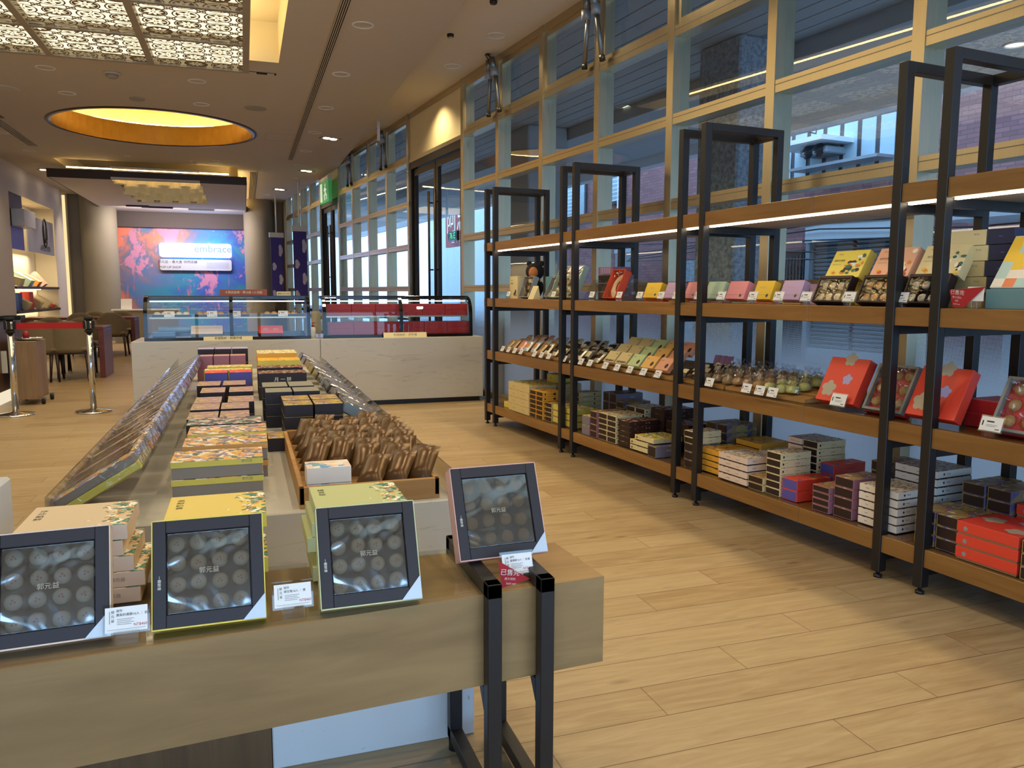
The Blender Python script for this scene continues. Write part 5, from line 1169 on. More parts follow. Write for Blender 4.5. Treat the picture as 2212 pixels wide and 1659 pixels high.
# bagged round pastries
def bag_mesh(core, r=.036):
    b = MB(); b.lathe([(.0001, .002), (r*.8, .002), (r*.92, r*.4), (r*.7, r*.95), (.0001, r*1.15)], core, 14, caps=False)
    v0 = len(b.v); n = 14; prof = [(r*.9, 0), (r*1.12, r*.5), (r*.95, r*1.15), (r*.35, r*1.6), (r*.75, r*2.2)]
    for (rr, z) in prof:
        for i in range(n): a = 2*math.pi*i/n; k = 1 + .16*math.sin(i*2.9+z*90); b.v.append((rr*k*math.cos(a), rr*k*math.sin(a)*.85, z*(1+.06*math.sin(i*1.7))))
    for j in range(len(prof)-1):
        for i in range(n): k = (i+1) % n; b.face((v0+j*n+i, v0+j*n+k, v0+(j+1)*n+k, v0+(j+1)*n+i), FILM)
    return b
BCOL = [('brown', M('bun_brown', '#a5855a', .7, vary=.15)), ('tan', M('bun_tan', '#b98d5c', .7, vary=.15)), ('golden', M('bun_gold', '#c99a55', .7, vary=.15)), ('pale green', M('bun_green', '#c9c878', .7, vary=.2))]
bags = [(1.535, 0), (1.45, 0), (1.365, 0), (1.28, 1), (1.195, 1), (1.11, 2), (1.025, 3), (.94, 3), (.865, 3)]
_BG = {}
for i, (s, c) in enumerate(bags):
    for r_ in range(4):
        if c not in _BG: o = bag_mesh(BCOL[c][1]).build('bagged_bun'); _BG[c] = o.data
        else: o = bpy.data.objects.new('bagged_bun', _BG[c]); COL.objects.link(o)
        v = .095 + .083*r_; o.matrix_world = smat(s + random.uniform(-.006, .006), v, slope_z(v)+.004, .15, random.uniform(0, 6))
        tag(o, f'{BCOL[c][0]} bun in clear bag, {["front", "second", "third", "rear"][r_]} row, {ORD[i]} column right of second posts', 'bagged bun', 'bagged buns on the middle shelf')
for x, y, l in ((1532, 832, 'just right of the second post pair'), (1612, 843, 'before the brown buns'), (1668, 852, 'before the tan buns')):
    s, z = SVp(x, y, .02); price_card(f'small white price card on the tray {l}', smat(s, .016, Z2+.006), .07, .05, block=False, tilt=.35)
price_card('small white price card on the tray before the pale green buns', smat(1.02, .016, Z2+.006), .07, .05, block=False, tilt=.35)
# red gift boxes
def red_lid(s, label, w=.225):
    th = R(27); b = gbox_mesh((w, .05, .225), C_RED2, C_RED, None, {'+y': [('flower', .24, .28, .042, SILV), ('flower', .62, .52, .028, LILAC), ('flower', .52, .97, .036, SILV)]})
    b.mats[0] = C_RED2
    o = b.build('gift_box'); o.matrix_world = smat(s, .06, Z2+.05*math.sin(th), th); o.data.materials[0] = C_RED; return tag(o, label, 'gift box')
red_lid(.545, 'red flower-printed gift box leaning left of the open bun tray, with price card'); red_lid(.045, 'red flower-printed gift box leaning between the nearest posts')
GREYB = M('tray_grey_card', '#8d8b84', .6)
def bun_tray(s, w, nx, nz, label, cn):
    th = R(27); d = .05; h = .225; m = smat(s, .06, Z2 + d*math.sin(th), th); t = thing('bun_gift_tray', label, 'pastry box'); t.matrix_world = m; b = MB()
    b.box(-w/2, w/2, -d, -d+.004, 0, h, M('tray_dark', '#3c3a37', .6))
    for a in ((-w/2, -w/2+.012, 0, h), (w/2-.012, w/2, 0, h), (-w/2+.012, w/2-.012, 0, .012), (-w/2+.012, w/2-.012, h-.012, h)): b.box(a[0], a[1], -d, 0, a[2], a[3], GREYB, .001)
    b.build('tray', t); b = MB(); b.box(-w/2-.003, w/2+.003, -d-.004, -d*.4, -.004, h+.004, C_RED2, .001); o = b.build('outer_carton', t); o.location = (0, -.004, 0)
    for i in range(nx):
        for j in range(nz):
            if 'tray_bun' not in _BG: o = bag_mesh(M('bun_tray_gold', '#c0995f', .65, vary=.2), .03).build('bagged_bun'); _BG['tray_bun'] = o.data
            else: o = bpy.data.objects.new('bagged_bun', _BG['tray_bun']); COL.objects.link(o)
            x = w/2 - .014 - (w-.028)*(i+.5)/nx; z = .014 + (h-.028)*(nz-j-.5)/nz
            o.matrix_world = m @ Matrix.Translation((x, -d+.006, z)) @ Matrix.Rotation(-math.pi/2 + .25, 4, 'X') @ Matrix.Rotation(i*1.3+j, 4, 'Z')
            tag(o, f'bagged bun, row {["one", "two", "three"][j]} column {["one", "two", "three", "four"][i]} of the {cn}', 'bagged bun', f'buns in the {cn}')
bun_tray(.30, .205, 3, 3, 'open red box with grey tray of bagged buns behind the nearest post', 'open red box behind nearest post')
bun_tray(-.32, .25, 3, 3, 'open red box with grey tray of bagged buns at the right picture edge', 'rightmost open red box')
for i in range(2):
    o = gbox_mesh((.24, .2, .055), C_RED2, C_RED).build('gift_box'); o.location = SP(-.13, .28, Z2+.056*i); o.rotation_euler = (0, 0, SROT); tag(o, f'closed red gift box, {["lower", "upper"][i]} of the pair behind the leaning red lid', 'gift box', 'closed red boxes on the middle shelf')
s, z = SVp(1808, 885, .02); price_card('white price card in acrylic block before the left leaning red box', smat(s, .02, Z2), .085, .055)
s, z = SVp(2137, 945, .02); price_card('white price card in acrylic block before the rightmost bun tray', smat(s, .02, Z2), .085, .055)
# ================================================================== counters and glass display cases (y = 8.63 is the shopper's side)
YC = 8.63; CTOP = .742
def counter(x0, x1, label, depth=.85, hid=False):
    t = thing('counter', label, 'counter'); b = MB(); b.box(x0+.002, x1-.002, YC, YC+depth, .055, CTOP, MARBLE, .003); b.build('marble_body', t)
    b = MB(); b.box(x0+.03, x1-.03, YC+.05, YC+depth-.03, 0, .055, BLACK); b.build('plinth', t)
counter(-1.085, .757, 'left grey marble counter under the pastry display case'); counter(.757, 2.574, 'right grey marble counter under the red box display case')
def arch(d, h, n=10):      # side profile of the curved case: (y, z) from the front foot up and over to the back
    pts = [(0, 0), (.008, h*.55)]
    for i in range(n+1): a = math.pi/2*i/n; pts.append((.008 + .21*(1-math.cos(a)), h*.55 + h*.45*math.sin(a)))
    return pts + [(d, h)]
def showcase(x0, x1, y, label, d=.56, h=.455):
    t = thing('display_case', label, 'display case', (0, y, CTOP)); pr = arch(d, h)
    for x in (x0, (x0+x1)/2, x1-.035):
        b = MB(); w = .035; pts = pr
        for i in range(len(pts)-1):
            (ya, za), (yb, zb2) = pts[i], pts[i+1]
            n = Vector((0, -(zb2-za), yb-ya)); n.normalize(); k = .028
            A = [Vector((x, ya, za)), Vector((x+w, ya, za)), Vector((x+w, yb, zb2)), Vector((x, yb, zb2))]; B = [p - n*k for p in A]
            b.quad(A, BLACKG); b.quad(B[::-1], BLACKG); b.quad([A[0], A[3], B[3], B[0]], BLACKG); b.quad([A[1], B[1], B[2], A[2]], BLACKG)
        b.build('side_arch', t)
    b = MB(); b.box(x0, x1, -.004, d, 0, .032, BLACKG, .003); b.build('base_rail', t)
    b = MB(); b.box(x0, x1, .20, .25, h-.035, h+.004, BLACKG, .004); b.box(x0+.02, x1-.02, .25, d, h-.008, h+.002, BLACKG, .002); b.box(x0+.03, x1-.03, d-.03, d, .03, .06, BLACKG); b.build('top_rail', t)
    b = MB()
    for i in range(len(pr)-2): (ya, za), (yb, zb2) = pr[i], pr[i+1]; b.quad([(x0+.02, ya+.004, za), (x1-.02, ya+.004, za), (x1-.02, yb+.004, zb2-.004), (x0+.02, yb+.004, zb2-.004)], GLASSC, True)
    b.build('curved_glass', t)
    b = MB(); b.box(x0+.035, x1-.035, .10, d-.04, .225, .233, ACRYL); b.box(x0+.04, x1-.04, .095, .10, .222, .238, STEEL); b.build('inner_shelf', t)
    b = MB(); b.box(x0+.05, x1-.05, .15, .16, h-.06, h-.05, emit_mat('case_led', (1, .93, .8), 4) if 'case_led' not in MATS else MATS['case_led']); b.build('led_strip', t)
    b = MB()
    for x in (x0+.004, x1-.031): b.quad([(x+.014, p[0], p[1]) for p in pr] + [(x+.014, d, 0)], GLASSC)
    b.build('end_glass', t); return t
FLX0, FLX1 = -.968, .668; FRX0, FRX1 = .80, 2.475; YF = YC + .09
showcase(FLX0, FLX1, YF, 'black framed curved glass display case with pastries on trays'); showcase(FRX0, FRX1, YF, 'black framed curved glass display case filled with red boxes')
RB = gbox_mesh((.262, .20, .066), M('red_case_box', '#a8292b', .45), None, None, {'-y': [('ell', .25, .5, .008, .008, C_DKB)]})
rbm = None
def redbox(x, y, z, label):
    global rbm
    if rbm is None: o = RB.build('gift_box'); rbm = o.data
    else: o = bpy.data.objects.new('gift_box', rbm); COL.objects.link(o)
    o.location = (x, y, z); tag(o, label, 'gift box', 'red boxes in the right display case')
for lv, z, nm in ((0, CTOP+.033, 'bottom'), (1, CTOP+.234, 'shelf')):
    for r_ in range(2):
        for c in range(6):
            redbox(FRX0+.19+.266*c + (.02 if lv == 0 else 0), YF+.24, z + .067*r_, f'red gift box, {nm} level {["lower", "upper"][r_]} row, {ORD[c]} from left in right display case')
TRAYB = M('pastry_tray_black', '#1d1a18', .35)
for i, (px, n, cn) in enumerate([(372, 5, 'pale'), (455, 4, 'gold'), (514, 3, 'brown'), (607, 5, 'gold')]):
    x = PY(px, 690, YF+.28).x; w = .07*n + .02
    b = MB(); b.box(-w/2, w/2, -.05, .05, 0, .006, TRAYB)
    for a in ((-w/2, w/2, -.053, -.05), (-w/2, w/2, .05, .053), (-w/2-.003, -w/2, -.05, .05), (w/2, w/2+.003, -.05, .05)): b.box(*a, 0, .026, TRAYB)
    tag(b.build('pastry_tray', loc=(x, YF+.28, CTOP+.234)), f'black pastry tray in the left display case, {ORD[i]} from left', 'tray', 'black pastry trays')
    for k in range(n): pastry(f'domed pastry, {ORD[k]} from left on the {ORD[i]} black tray', Matrix.Translation((x - w/2 + .045 + .07*k, YF+.28, CTOP+.241)) @ Matrix.Diagonal((1, 1, 1.35, 1)), cn if cn != 'gold' else 'gold', .036, 'domed pastries on the case trays')
    price_card(f'white price card before the {ORD[i]} black pastry tray', Matrix.Translation((x + (.02 if i % 2 else -.02), YF+.20, CTOP+.234)) @ Matrix.Rotation(math.pi, 4, 'Z'), .10, .06, block=False, tilt=.2)
def sloped_box(px0, px1, py, h, mat, label, name='gift_box', dec=None):
    a, c = PY(px0, py, YF+.12), PY(px1, py, YF+.12); w = c.x - a.x
    b = gbox_mesh((w, .04, h), mat, None, None, {'-y': dec or []}); o = b.build(name); o.location = ((a.x+c.x)/2, YF+.16, CTOP+.045); o.rotation_euler = (R(-50), 0, 0); tag(o, label, 'gift box')
sloped_box(412, 481, 725, .13, C_PINKW, 'pale pink printed box lying sloped in the left display case', dec=[('text', .5, .3, .03, 'CAKE BOX', C_PEACH), ('rect', .5, .7, .25, .02, C_PEACH)])
sloped_box(559, 612, 722, .12, C_RED, 'bright red box lying sloped in the left display case', dec=[('ell', .3, .5, .06, .04, PRR), ('ell', .7, .5, .06, .04, PRR)])
BLUET = M('blue_film_roll', '#8fb6d6', .25)
b = MB(); b.cyl((0, 0, 0), .035, .42, BLUET, 18, axis='x'); tag(b.build('film_roll', loc=(-.86, YF+.30, CTOP+.10)), 'pale blue rolled film in the lower left of the left display case', 'roll')
b = MB(); b.box(-.11, .11, -.05, .05, 0, .05, M('blue_tray', '#5c86b5', .4), .006); tag(b.build('blue_tray', loc=(-.80, YF+.20, CTOP+.033)), 'blue tray at the lower left of the left display case', 'tray')
def table_sign(x0, x1, y, z, h, body, ink, mat, label, tilt=-.25, size=None, name='counter_sign'):
    t = thing(name, label, 'sign', ((x0+x1)/2, y, z), (tilt, 0, 0)); w = x1-x0
    b = MB(); b.box(-w/2, w/2, 0, .006, 0, h, mat, .001); b.build('plate', t)
    b = MB(); b.text(body, size or h*.55, ink, Matrix.Translation((0, -.0008, h*.5)) @ Matrix.Rotation(math.pi/2, 4, 'X')); b.build('lettering', t)
CREAMP = M('sign_cream', '#e8d6a2', .5, vary=0)
a, c = PY(440, 735, YC+.06).x, PY(546, 735, YC+.06).x; table_sign(a, c, YC+.03, CTOP+.001, .042, '幸福糕餅・鮮藏伴禮', INK, CREAMP, 'cream sign strip with black characters before the left display case', size=.03)
a, c = PY(828, 729, YC+.06).x, PY(921, 729, YC+.06).x; table_sign(a, c, YC+.03, CTOP+.001, .06, '祝福糕餅　伴手禮', INKG, CREAMP, 'cream sign strip before the right red box display case', -.4, size=.033)
a, c = PY(475, 634, YF+.3).x, PY(577, 634, YF+.3).x; table_sign(a, c, YF+.3, CTOP+.458, .068, '＊限店品嚐・買10送 1.3 元起', PRW, M('sign_brown_red', '#a5553c', .5, vary=0), 'brownish red sign strip standing on top of the left display case', -.05, .030)
a, c = PY(598, 634, YF+.3).x, PY(628, 634, YF+.3).x; table_sign(a, c, YF+.3, CTOP+.458, .045, '顧客止步 STAFF', INK, CREAMP, 'small cream sign with black writing on the left display case', -.05, .018)
t = thing('sanitizer_bottle', 'white pump bottle with red cap standing between the two display cases', 'bottle', (PY(676, 715, YC+.25).x, YC+.25, CTOP)); b = MB(); b.lathe([(.03, 0), (.032, .01), (.032, .10), (.014, .12)], WHITEP, 18); b.build('bottle_body', t); b = MB(); b.lathe([(.014, .12), (.014, .14), (.006, .142), (.006, .16)], C_RED2, 14); b.box(-.006, .03, -.006, .006, .158, .168, C_RED2); b.build('pump', t)
b = MB(); b.box(-.05, .05, -.04, .04, 0, .28, C_CREAM, .002); tag(b.build('paper_stack', loc=(PY(684, 715, YC+.5).x, YC+.55, CTOP)), 'cream carton standing behind the pump bottle between the cases', 'carton')
b = MB(); b.box(-.04, .04, -.02, .02, 0, .055, ACRYL, .001); b.box(-.035, .035, -.002, .002, .004, .05, LILAC); tag(b.build('card_block', loc=(PY(690, 730, YC+.12).x, YC+.10, CTOP)), 'small clear block with a lilac card left of the right display case', 'price card')
# ================================================================== rear feature wall: mural, glowing sign
t = NT('abstract_mural'); v = t.coord('Object', (1, 1, 1))
n1 = t.noise(v, .55, 4, .62, 1.4); n2 = t.noise(t.coord('Object', (1, 1, .8), (5, 2, 1)), .8, 5, .65, 1.2); n3 = t.noise(t.coord('Object', (3, 1, .6)), 2.2, 5, .7, .6)
sp = t.n('ShaderNodeSeparateXYZ'); t.l(t.coord('Object'), sp.inputs[0])
side = t.n('ShaderNodeMapRange'); t.l(sp.outputs[0], side.inputs[0]); side.inputs[1].default_value = -2.9; side.inputs[2].default_value = -.9
c = t.ramp(t.math('ADD', t.math('MULTIPLY_ADD', side.outputs[0], .22, -.12), n1), [(.34, lin('#ff8a64')), (.44, lin('#8d7a86')), (.52, lin('#5f7bb0')), (.60, lin('#2f8db0')), (.7, lin('#3f63c0'))])
c = t.mix(t.ramp(n2, [(.56, (0, 0, 0, 1)), (.60, (1, 1, 1, 1))]), c, lin('#d98fae')); c = t.mix(t.ramp(n3, [(.60, (0, 0, 0, 1)), (.68, (.7,)*3+(1,))]), c, lin('#ff7a5c')); c = t.mix(t.math('MULTIPLY', n3, .25), c, lin('#39465f'))
t.bsdf(c, .5); MURAL = t.m
b = MB(); b.box(-3.30, .28, YM, YM+.02, 0, hz0+.05, MURAL); tag(b.build('wall_mural'), 'large abstract orange blue and pink mural panel on the rear wall', 'mural')
lamp('AREA', 'mural_wash', (-1.5, YM-1.6, 3.15), 190, color=(1, .88, .85), size=2.6, sy=.3, rot=(R(38), 0, 0))  # added area lamp to brighten the mural, no fitting modelled
sx0, sz1 = PY(343, 524, YM-.15).x, PY(343, 524, YM-.15).z; sx1, sz0 = PY(500, 540, YM-.15).x, PY(420, 556, YM-.15).z
t = thing('glowing_sign', 'glowing white blue rounded light box sign reading embrace on the mural', 'sign', ((sx0+sx1)/2, YM-.15, sz0))
def rrect(w, h, r, n=6): return [(cx + r*math.cos(a), cy_ + r*math.sin(a)) for cx, cy_, a0 in ((w/2-r, h-r, 0), (-w/2+r, h-r, 90), (-w/2+r, r, 180), (w/2-r, r, 270)) for a in [R(a0 + 90*i/n) for i in range(n+1)]]
w, h = sx1-sx0, sz1-sz0; TX = Matrix.Rotation(math.pi/2, 4, 'X')
b = MB(); b.prism(rrect(w, h, .07), -.10, 0, emit_mat('sign_glow', (.55, .78, 1.0), 4.5), top=emit_mat('sign_face', (.62, .85, 1.0), 1.9), T=TX); b.build('light_box', t)
b = MB(); b.text('embrace', .27, M('sign_ink', '#7a93a8', .6, vary=0), Matrix.Translation((w*.24, -.002, h*.60)) @ TX); b.build('lettering', t)
lamp('POINT', 'sign_halo', ((sx0+sx1)/2+.3, YM-.5, sz0+.15), 60, color=(.15, .32, 1.0), size=.4)
p0, p1 = PY(345, 561, YM-.1), PY(501, 585, YM-.1)
t = thing('pop_up_sign', 'grey rounded pop-up shop sign panel below the glowing sign', 'sign', ((p0.x+p1.x)/2, YM-.1, p1.z)); w, h = p1.x-p0.x, p0.z-p1.z
b = MB(); b.prism(rrect(w, h+.02, .05), -.06, 0, M('sign_grey', '#c3c4cc', .5, vary=0), T=TX); b.build('panel', t)
b = MB(); b.text('郭元益・春大直', .085, INK, Matrix.Translation((-w*.36, -.002, h*.8)) @ TX); b.text('快閃店鋪', .085, INK, Matrix.Translation((-w*.08, -.002, h*.8)) @ TX); b.text('POP-UP SHOP', .085, INK, Matrix.Translation((-w*.36, -.002, h*.28)) @ TX)
for k in range(7): b.quad([(w*.14, -.002, h*(.22+.09*k)), (w*.46, -.002, h*(.22+.09*k)), (w*.46, -.002, h*(.235+.09*k)), (w*.14, -.002, h*(.235+.09*k))], INKG)
b.build('lettering', t)
b = MB(); b.box(-.6, .9, -.15, .15, 0, .03, WHITEP); p = PY(252, 668, 21.0); b.build('ledge_top'); bpy.data.objects['ledge_top'].location = (p.x+.5, 21.0, p.z-.03); lt = bpy.data.objects['ledge_top']; lt.name = 'wall_counter'; tag(lt, 'pale narrow counter top before the mural, left of the pastry case', 'counter')
b = MB(); b.box(-.55, .85, -.10, .12, -p.z+.03, 0, WALLG); o = b.build('counter_base', lt)
t = thing('information_stand', 'white tilted information card standing before the mural', 'sign', (PY(273, 665, 21.0).x, 21.0, p.z)); b = MB(); b.box(-.12, .12, 0, .01, 0, .26, WHITEP, 0, T=Matrix.Rotation(-.3, 4, 'X')); b.box(-.05, .05, -.05, .08, 0, .008, WHITEP); b.build('card', t)
# lit slot beside the left wall end
y = 22.2; a, c = PY(136, 560, y).x, PY(147, 560, y).x; z1 = PY(140, 421, y).z
b = MB(); b.box(a-.03, c+.05, y+.06, y+.16, 0, ZC, WALLG); struct(b, 'trim_4')
b = MB(); b.box(a, c, y+.02, y+.06, 0, z1, emit_mat('slot_light', (1, .74, .36), 1.1)); tag(b.build('slot_light'), 'tall narrow warm light slot at the far end of the left wall', 'wall light')
# niche: sign panel, shelves, goods
def nz(px, py): return PX(px, py, XW+.005)
GREYN = M('niche_sign_grey', '#a9abb6', .45, vary=.02); NAVYN = M('niche_navy', '#2b2742', .5); BLUEN = M('niche_blue', '#3a44b4', .5)
a, c, e = nz(58, 455), nz(114, 483), nz(118, 553); zt0, zb0 = PX(114, 483, XW).z, PX(118, 553, XW).z
t = thing('niche_sign', 'grey sign panel with an oval emblem in the top of the wall niche', 'sign', (XW-.03, (a.y+c.y)/2, zb0), math.pi/2); w = c.y-a.y; h = zt0-zb0
b = MB(); b.box(-w/2, w/2, -.03, 0, 0, h, GREYN, .003); b.build('panel', t)
b = MB(); pts = [(.28+.17*math.cos(k), -.035, h*.62+.30*math.sin(k)) for k in [2*math.pi*i/30 for i in range(30)]]; b.tube(pts, .018, INK, 6, True); b.tube([(.18, -.035, h*.62+.18), (.21, -.035, h*.62-.12), (.28, -.035, h*.62-.2), (.35, -.035, h*.62-.12), (.38, -.035, h*.62+.18)], .014, INK, 6); b.text('AFFECTION', .17, INK, Matrix.Translation((.28, -.034, h*.16)) @ TX); b.build('emblem', t)
d0, d1 = nz(19, 450), nz(54, 500); t = thing('niche_lightbox', 'small white box sign on a navy and blue panel left in the wall niche', 'sign', (XW-.02, (d0.y+d1.y)/2, zb0), math.pi/2); w = d1.y-d0.y
b = MB(); b.box(-w/2, w/2, 0, .03, .42, NZ1-zb0, NAVYN); b.build('navy_panel', t); b = MB(); b.box(-w/2, w/2, 0, .03, 0, .42, BLUEN); b.build('blue_panel', t)
b = MB(); b.box(-w*.3, w*.5, -.22, 0, .42, h*1.02, M('lightbox_white', '#cfd0d4', .4), .01); b.build('white_box', t)
NSH = M('niche_shelf_brown', '#3d2c25', .4)
zs = [nz(118, 620).z, nz(120, 665).z, nz(120, 715).z]
for i, z in enumerate(zs):
    b = MB(); b.box(NB+.01, XW+.03, ny0+.01, ny1-.01, z-.05, z, NSH, .003); tag(b.build('niche_shelf'), f'dark brown shelf in the lit wall niche, {["upper", "middle", "lowest"][i]} one', 'shelf')
    if i < 2: b = MB(); b.box(NB+.06, NB+.09, ny0+.1, ny1-.1, z-.062, z-.052, emit_mat('niche_led', (1, .8, .5), 20) if 'niche_led' not in MATS else MATS['niche_led']); o = b.build('led_strip'); tag(o, f'warm LED strip under the {["upper", "middle"][i]} niche shelf', 'shelf light')
lamp('AREA', 'niche_light', (XW-.2, (ny0+ny1)/2, zb0-.02), 60, color=(1, .8, .48), size=.2, sy=2.2); lamp('AREA', 'niche_light', (XW-.2, (ny0+ny1)/2, NZ1-.05), 40, color=(1, .8, .48), size=.2, sy=2.6)
def nbox(px, py, lvl, w, d, h, lean, mats, label):
    z = zs[lvl]; y = PX(px, py, XW-.15).y; o = gbox_mesh((w, d, h), mats[0], mats[1]).build('gift_box'); o.location = (XW-.20, y, z + (w*.5*math.sin(abs(lean)) if lean else 0)); o.rotation_euler = (0, lean, 0); tag(o, label, 'gift box')
MINT = M('box_mint', '#bfe0d0', .5)
nbox(52, 605, 0, .34, .30, .14, .55, (MINT, MINT), 'mint green box leaning on the upper niche shelf'); nbox(70, 605, 0, .34, .26, .12, .55, (M('box_orange', '#f59a4a', .5), C_PEACH), 'orange box leaning on the upper niche shelf')
nbox(86, 605, 0, .34, .24, .10, .9, (M('box_rose', '#e3bcc6', .5), C_PEACH), 'pale rose box leaning on the upper niche shelf'); nbox(34, 612, 0, .30, .26, .16, .3, (C_CREAM, C_CREAM), 'cream box at the left end of the upper niche shelf')
nbox(40, 640, 1, .16, .30, .34, 0, (M('box_blue', '#3d5ba6', .5), BLUEN), 'upright blue box on the middle niche shelf'); nbox(64, 640, 1, .16, .34, .36, 0, (C_RED, C_RED), 'upright red box on the middle niche shelf')
for i, px in enumerate((48, 74, 94)): nbox(px, 655, 1, .30, .28 - .04*i, .16, .55, (C_CREAM, C_CREAM), f'cream box leaning at the front of the middle niche shelf, {ORD[i]} from left')
nbox(110, 658, 1, .22, .16, .08, .5, (C_RED, C_PEACH), 'small coral box at the right end of the middle niche shelf')
t = thing('dried_grass', 'bundle of dried golden grass on the lowest niche shelf', 'dried plant', (XW-.15, PX(82, 695, XW-.15).y, zs[2])); b = MB(); rg = random.Random(5)
for k in range(26): a = rg.uniform(-.9, .9); b.tube([(0, -.25, .03), (rg.uniform(-.04, .04), .1, .09+.04*abs(a)), (rg.uniform(-.1, .1), .35+.1*rg.random(), .10+.14*rg.random())], .006, M('dry_straw', '#c9964a', .8, vary=.2), 5)
b.build('stems', t)
# ================================================================== dining corner
CHF = M('chair_taupe', '#84755a', .8, vary=.1); CHW = wood('chair_dark_wood', '#2e1c15', '#3f281e', '#1d110c', 2, 2, .4)
def make_chair(label):
    t = thing('dining_chair', label, 'chair', group='taupe dining chairs'); b = MB(); n = 12
    # wrap-round back: width .52, arched top
    def shell(off, flip):
        base = len(b.v); m = 8
        for j in range(m+1):
            for i in range(n+1):
                u = -1 + 2*i/n; x = .26*u; top = .84 - .17*abs(u)**2.6; z = .40 + (top-.40)*j/m
                y = -.22 + .10*abs(u)**2 - .05*(z-.4) + off; b.v.append((x, y, z))
        for j in range(m):
            for i in range(n):
                q = [base+j*(n+1)+i, base+j*(n+1)+i+1, base+(j+1)*(n+1)+i+1, base+(j+1)*(n+1)+i]; b.face(q if not flip else q[::-1], CHF, True)
        return base, m
    o1, m = shell(-.03, False); o2, _ = shell(.03, True)
    loop = [i for i in range(n+1)] + [j*(n+1)+n for j in range(1, m+1)] + [m*(n+1)+i for i in range(n-1, -1, -1)] + [j*(n+1) for j in range(m-1, 0, -1)]
    for k in range(len(loop)): a, c = loop[k], loop[(k+1) % len(loop)]; b.face((o1+c, o1+a, o2+a, o2+c), CHF, True)
    b.build('backrest', t)
    b = MB(); b.box(-.25, .25, -.22, .26, .41, .48, CHF, .025); b.build('seat', t)
    b = MB(); b.box(-.245, .245, -.22, .25, .375, .41, CHW, .004); b.build('seat_frame', t)
    for x in (-1, 1):
        for y in (-1, 1): b = MB(); b.tube([(x*.215, y*.20, .38), (x*.235, y*.235, 0)], [.024, .013], CHW, 10); b.build('leg', t)
    return t
TBW = wood('table_red_wood', '#6b2f1c', '#83402a', '#4d2013', 0, 1.2, .35)
def table(x0, x1, y0, y1, label):
    t = thing('dining_table', label, 'table'); b = MB(); b.box(x0, x1, y0, y1, .69, .735, TBW, .004); b.build('tabletop', t)
    for x in (x0, x1-.07): b = MB(); b.box(x, x+.07, y0, y1, 0, .69, TBW, .003); b.build('end_panel', t)
table(-3.75, -1.93, 12.60, 13.35, 'nearer red brown wooden dining table with solid end panels'); table(-4.0, -2.05, 17.05, 17.75, 'farther red brown wooden dining table before the round column')
ch = make_chair('taupe dining chair behind the right stanchion, back to the camera')
cpos = [(PY(155, 790, 12.35).x, 12.42, 0, None), (PY(88, 790, 12.35).x, 12.40, .08, 'taupe dining chair behind the red belt, left of the nearer table front'),
  (PY(102, 700, 13.6).x, 13.62, math.pi, 'taupe dining chair at the far side of the nearer table, left one'), (PY(172, 700, 13.6).x, 13.62, math.pi, 'taupe dining chair at the far side of the nearer table, right one'),
  (PY(243, 720, 16.8).x, 16.88, 0, 'taupe dining chair at the farther table, back to the camera, right one'), (PY(178, 720, 16.8).x, 16.86, 0, 'taupe dining chair at the farther table, back to the camera, left one'),
  (PY(201, 690, 18.0).x, 18.0, math.pi, 'taupe dining chair behind the farther table, left one'), (PY(260, 690, 18.0).x, 18.0, math.pi, 'taupe dining chair behind the farther table, right one')]
for x, y, r_, l in cpos:
    if l is None: ch.location = (x, y, 0)
    else: dup(ch, (x, y, 0), r_, l)
# stanchions with red belt
def stanchion(px, py, label):
    p = PZ(px, py, 0); t = thing('stanchion', label, 'stanchion', (p.x, p.y, 0), group='chrome belt stanchions')
    b = MB(); b.lathe([(.175, 0), (.175, .012), (.165, .02), (.04, .035), (.035, .04)], CHROME, 36); b.build('base', t)
    b = MB(); b.cyl((0, 0, .03), .030, .84, CHROME, 24); b.build('post', t)
    b = MB(); b.cyl((0, 0, .83), .042, .022, RUBBER, 24); b.cyl((0, 0, .955), .042, .03, RUBBER, 24); b.cyl((0, 0, .85), .034, .11, CHROME, 24)
    for a in range(4): b.box(-.014, .014, .030, .052, .862, .945, RUBBER, .002, T=Matrix.Rotation(a*math.pi/2, 4, 'Z'))
    b.build('belt_head', t); return p
pa = stanchion(203, 890, 'chrome stanchion at the right end of the red belt'); pb = stanchion(35, 897, 'chrome stanchion at the left end of the red belt')
b = MB(); m = (pa.y+pb.y)/2; b.box(pb.x+.05, pa.x-.05, -.0015, .0015, .868, .928, M('belt_red', '#b3120c', .7)); tag(b.build('retractable_belt', loc=(0, m, 0)), 'red belt stretched between the two chrome stanchions', 'belt')
# reception desk, cart
DW = wood('desk_walnut', '#4a3422', '#6a4c32', '#32210f', 2, 1.0, .4)
t = thing('reception_desk', 'dark walnut reception desk at the left picture edge', 'desk'); zt_ = PZ(45, 690, .9).z; dz = PY(45, 690, 10.7).z; xr_ = PY(45, 690, 10.7).x
b = MB(); b.box(xr_-1.2, xr_, 9.55, 10.7, .16, dz, DW, .003); b.build('desk_body', t); b = MB(); b.box(xr_-1.15, xr_-.06, 9.62, 10.62, 0, .16, emit_mat('desk_glow', (1, .86, .62), .9)); b.build('lit_plinth', t); b = MB(); b.box(xr_-1.6, xr_+.0, 9.55, 10.7, dz, dz+.012, BLACKG); b.build('desk_top', t)
b = MB(); b.box(-.16, .16, -.12, .12, 0, .05, BLACKG, .006); tag(b.build('card_terminal', loc=(PY(14, 683, 10.3).x, 10.3, dz+.012)), 'flat black device on top of the reception desk', 'device')
cx = PZ(66, 875, 0); LW = wood('cart_wood', '#8a6b48', '#a5855c', '#6b5034', 2, 1.0, .5)
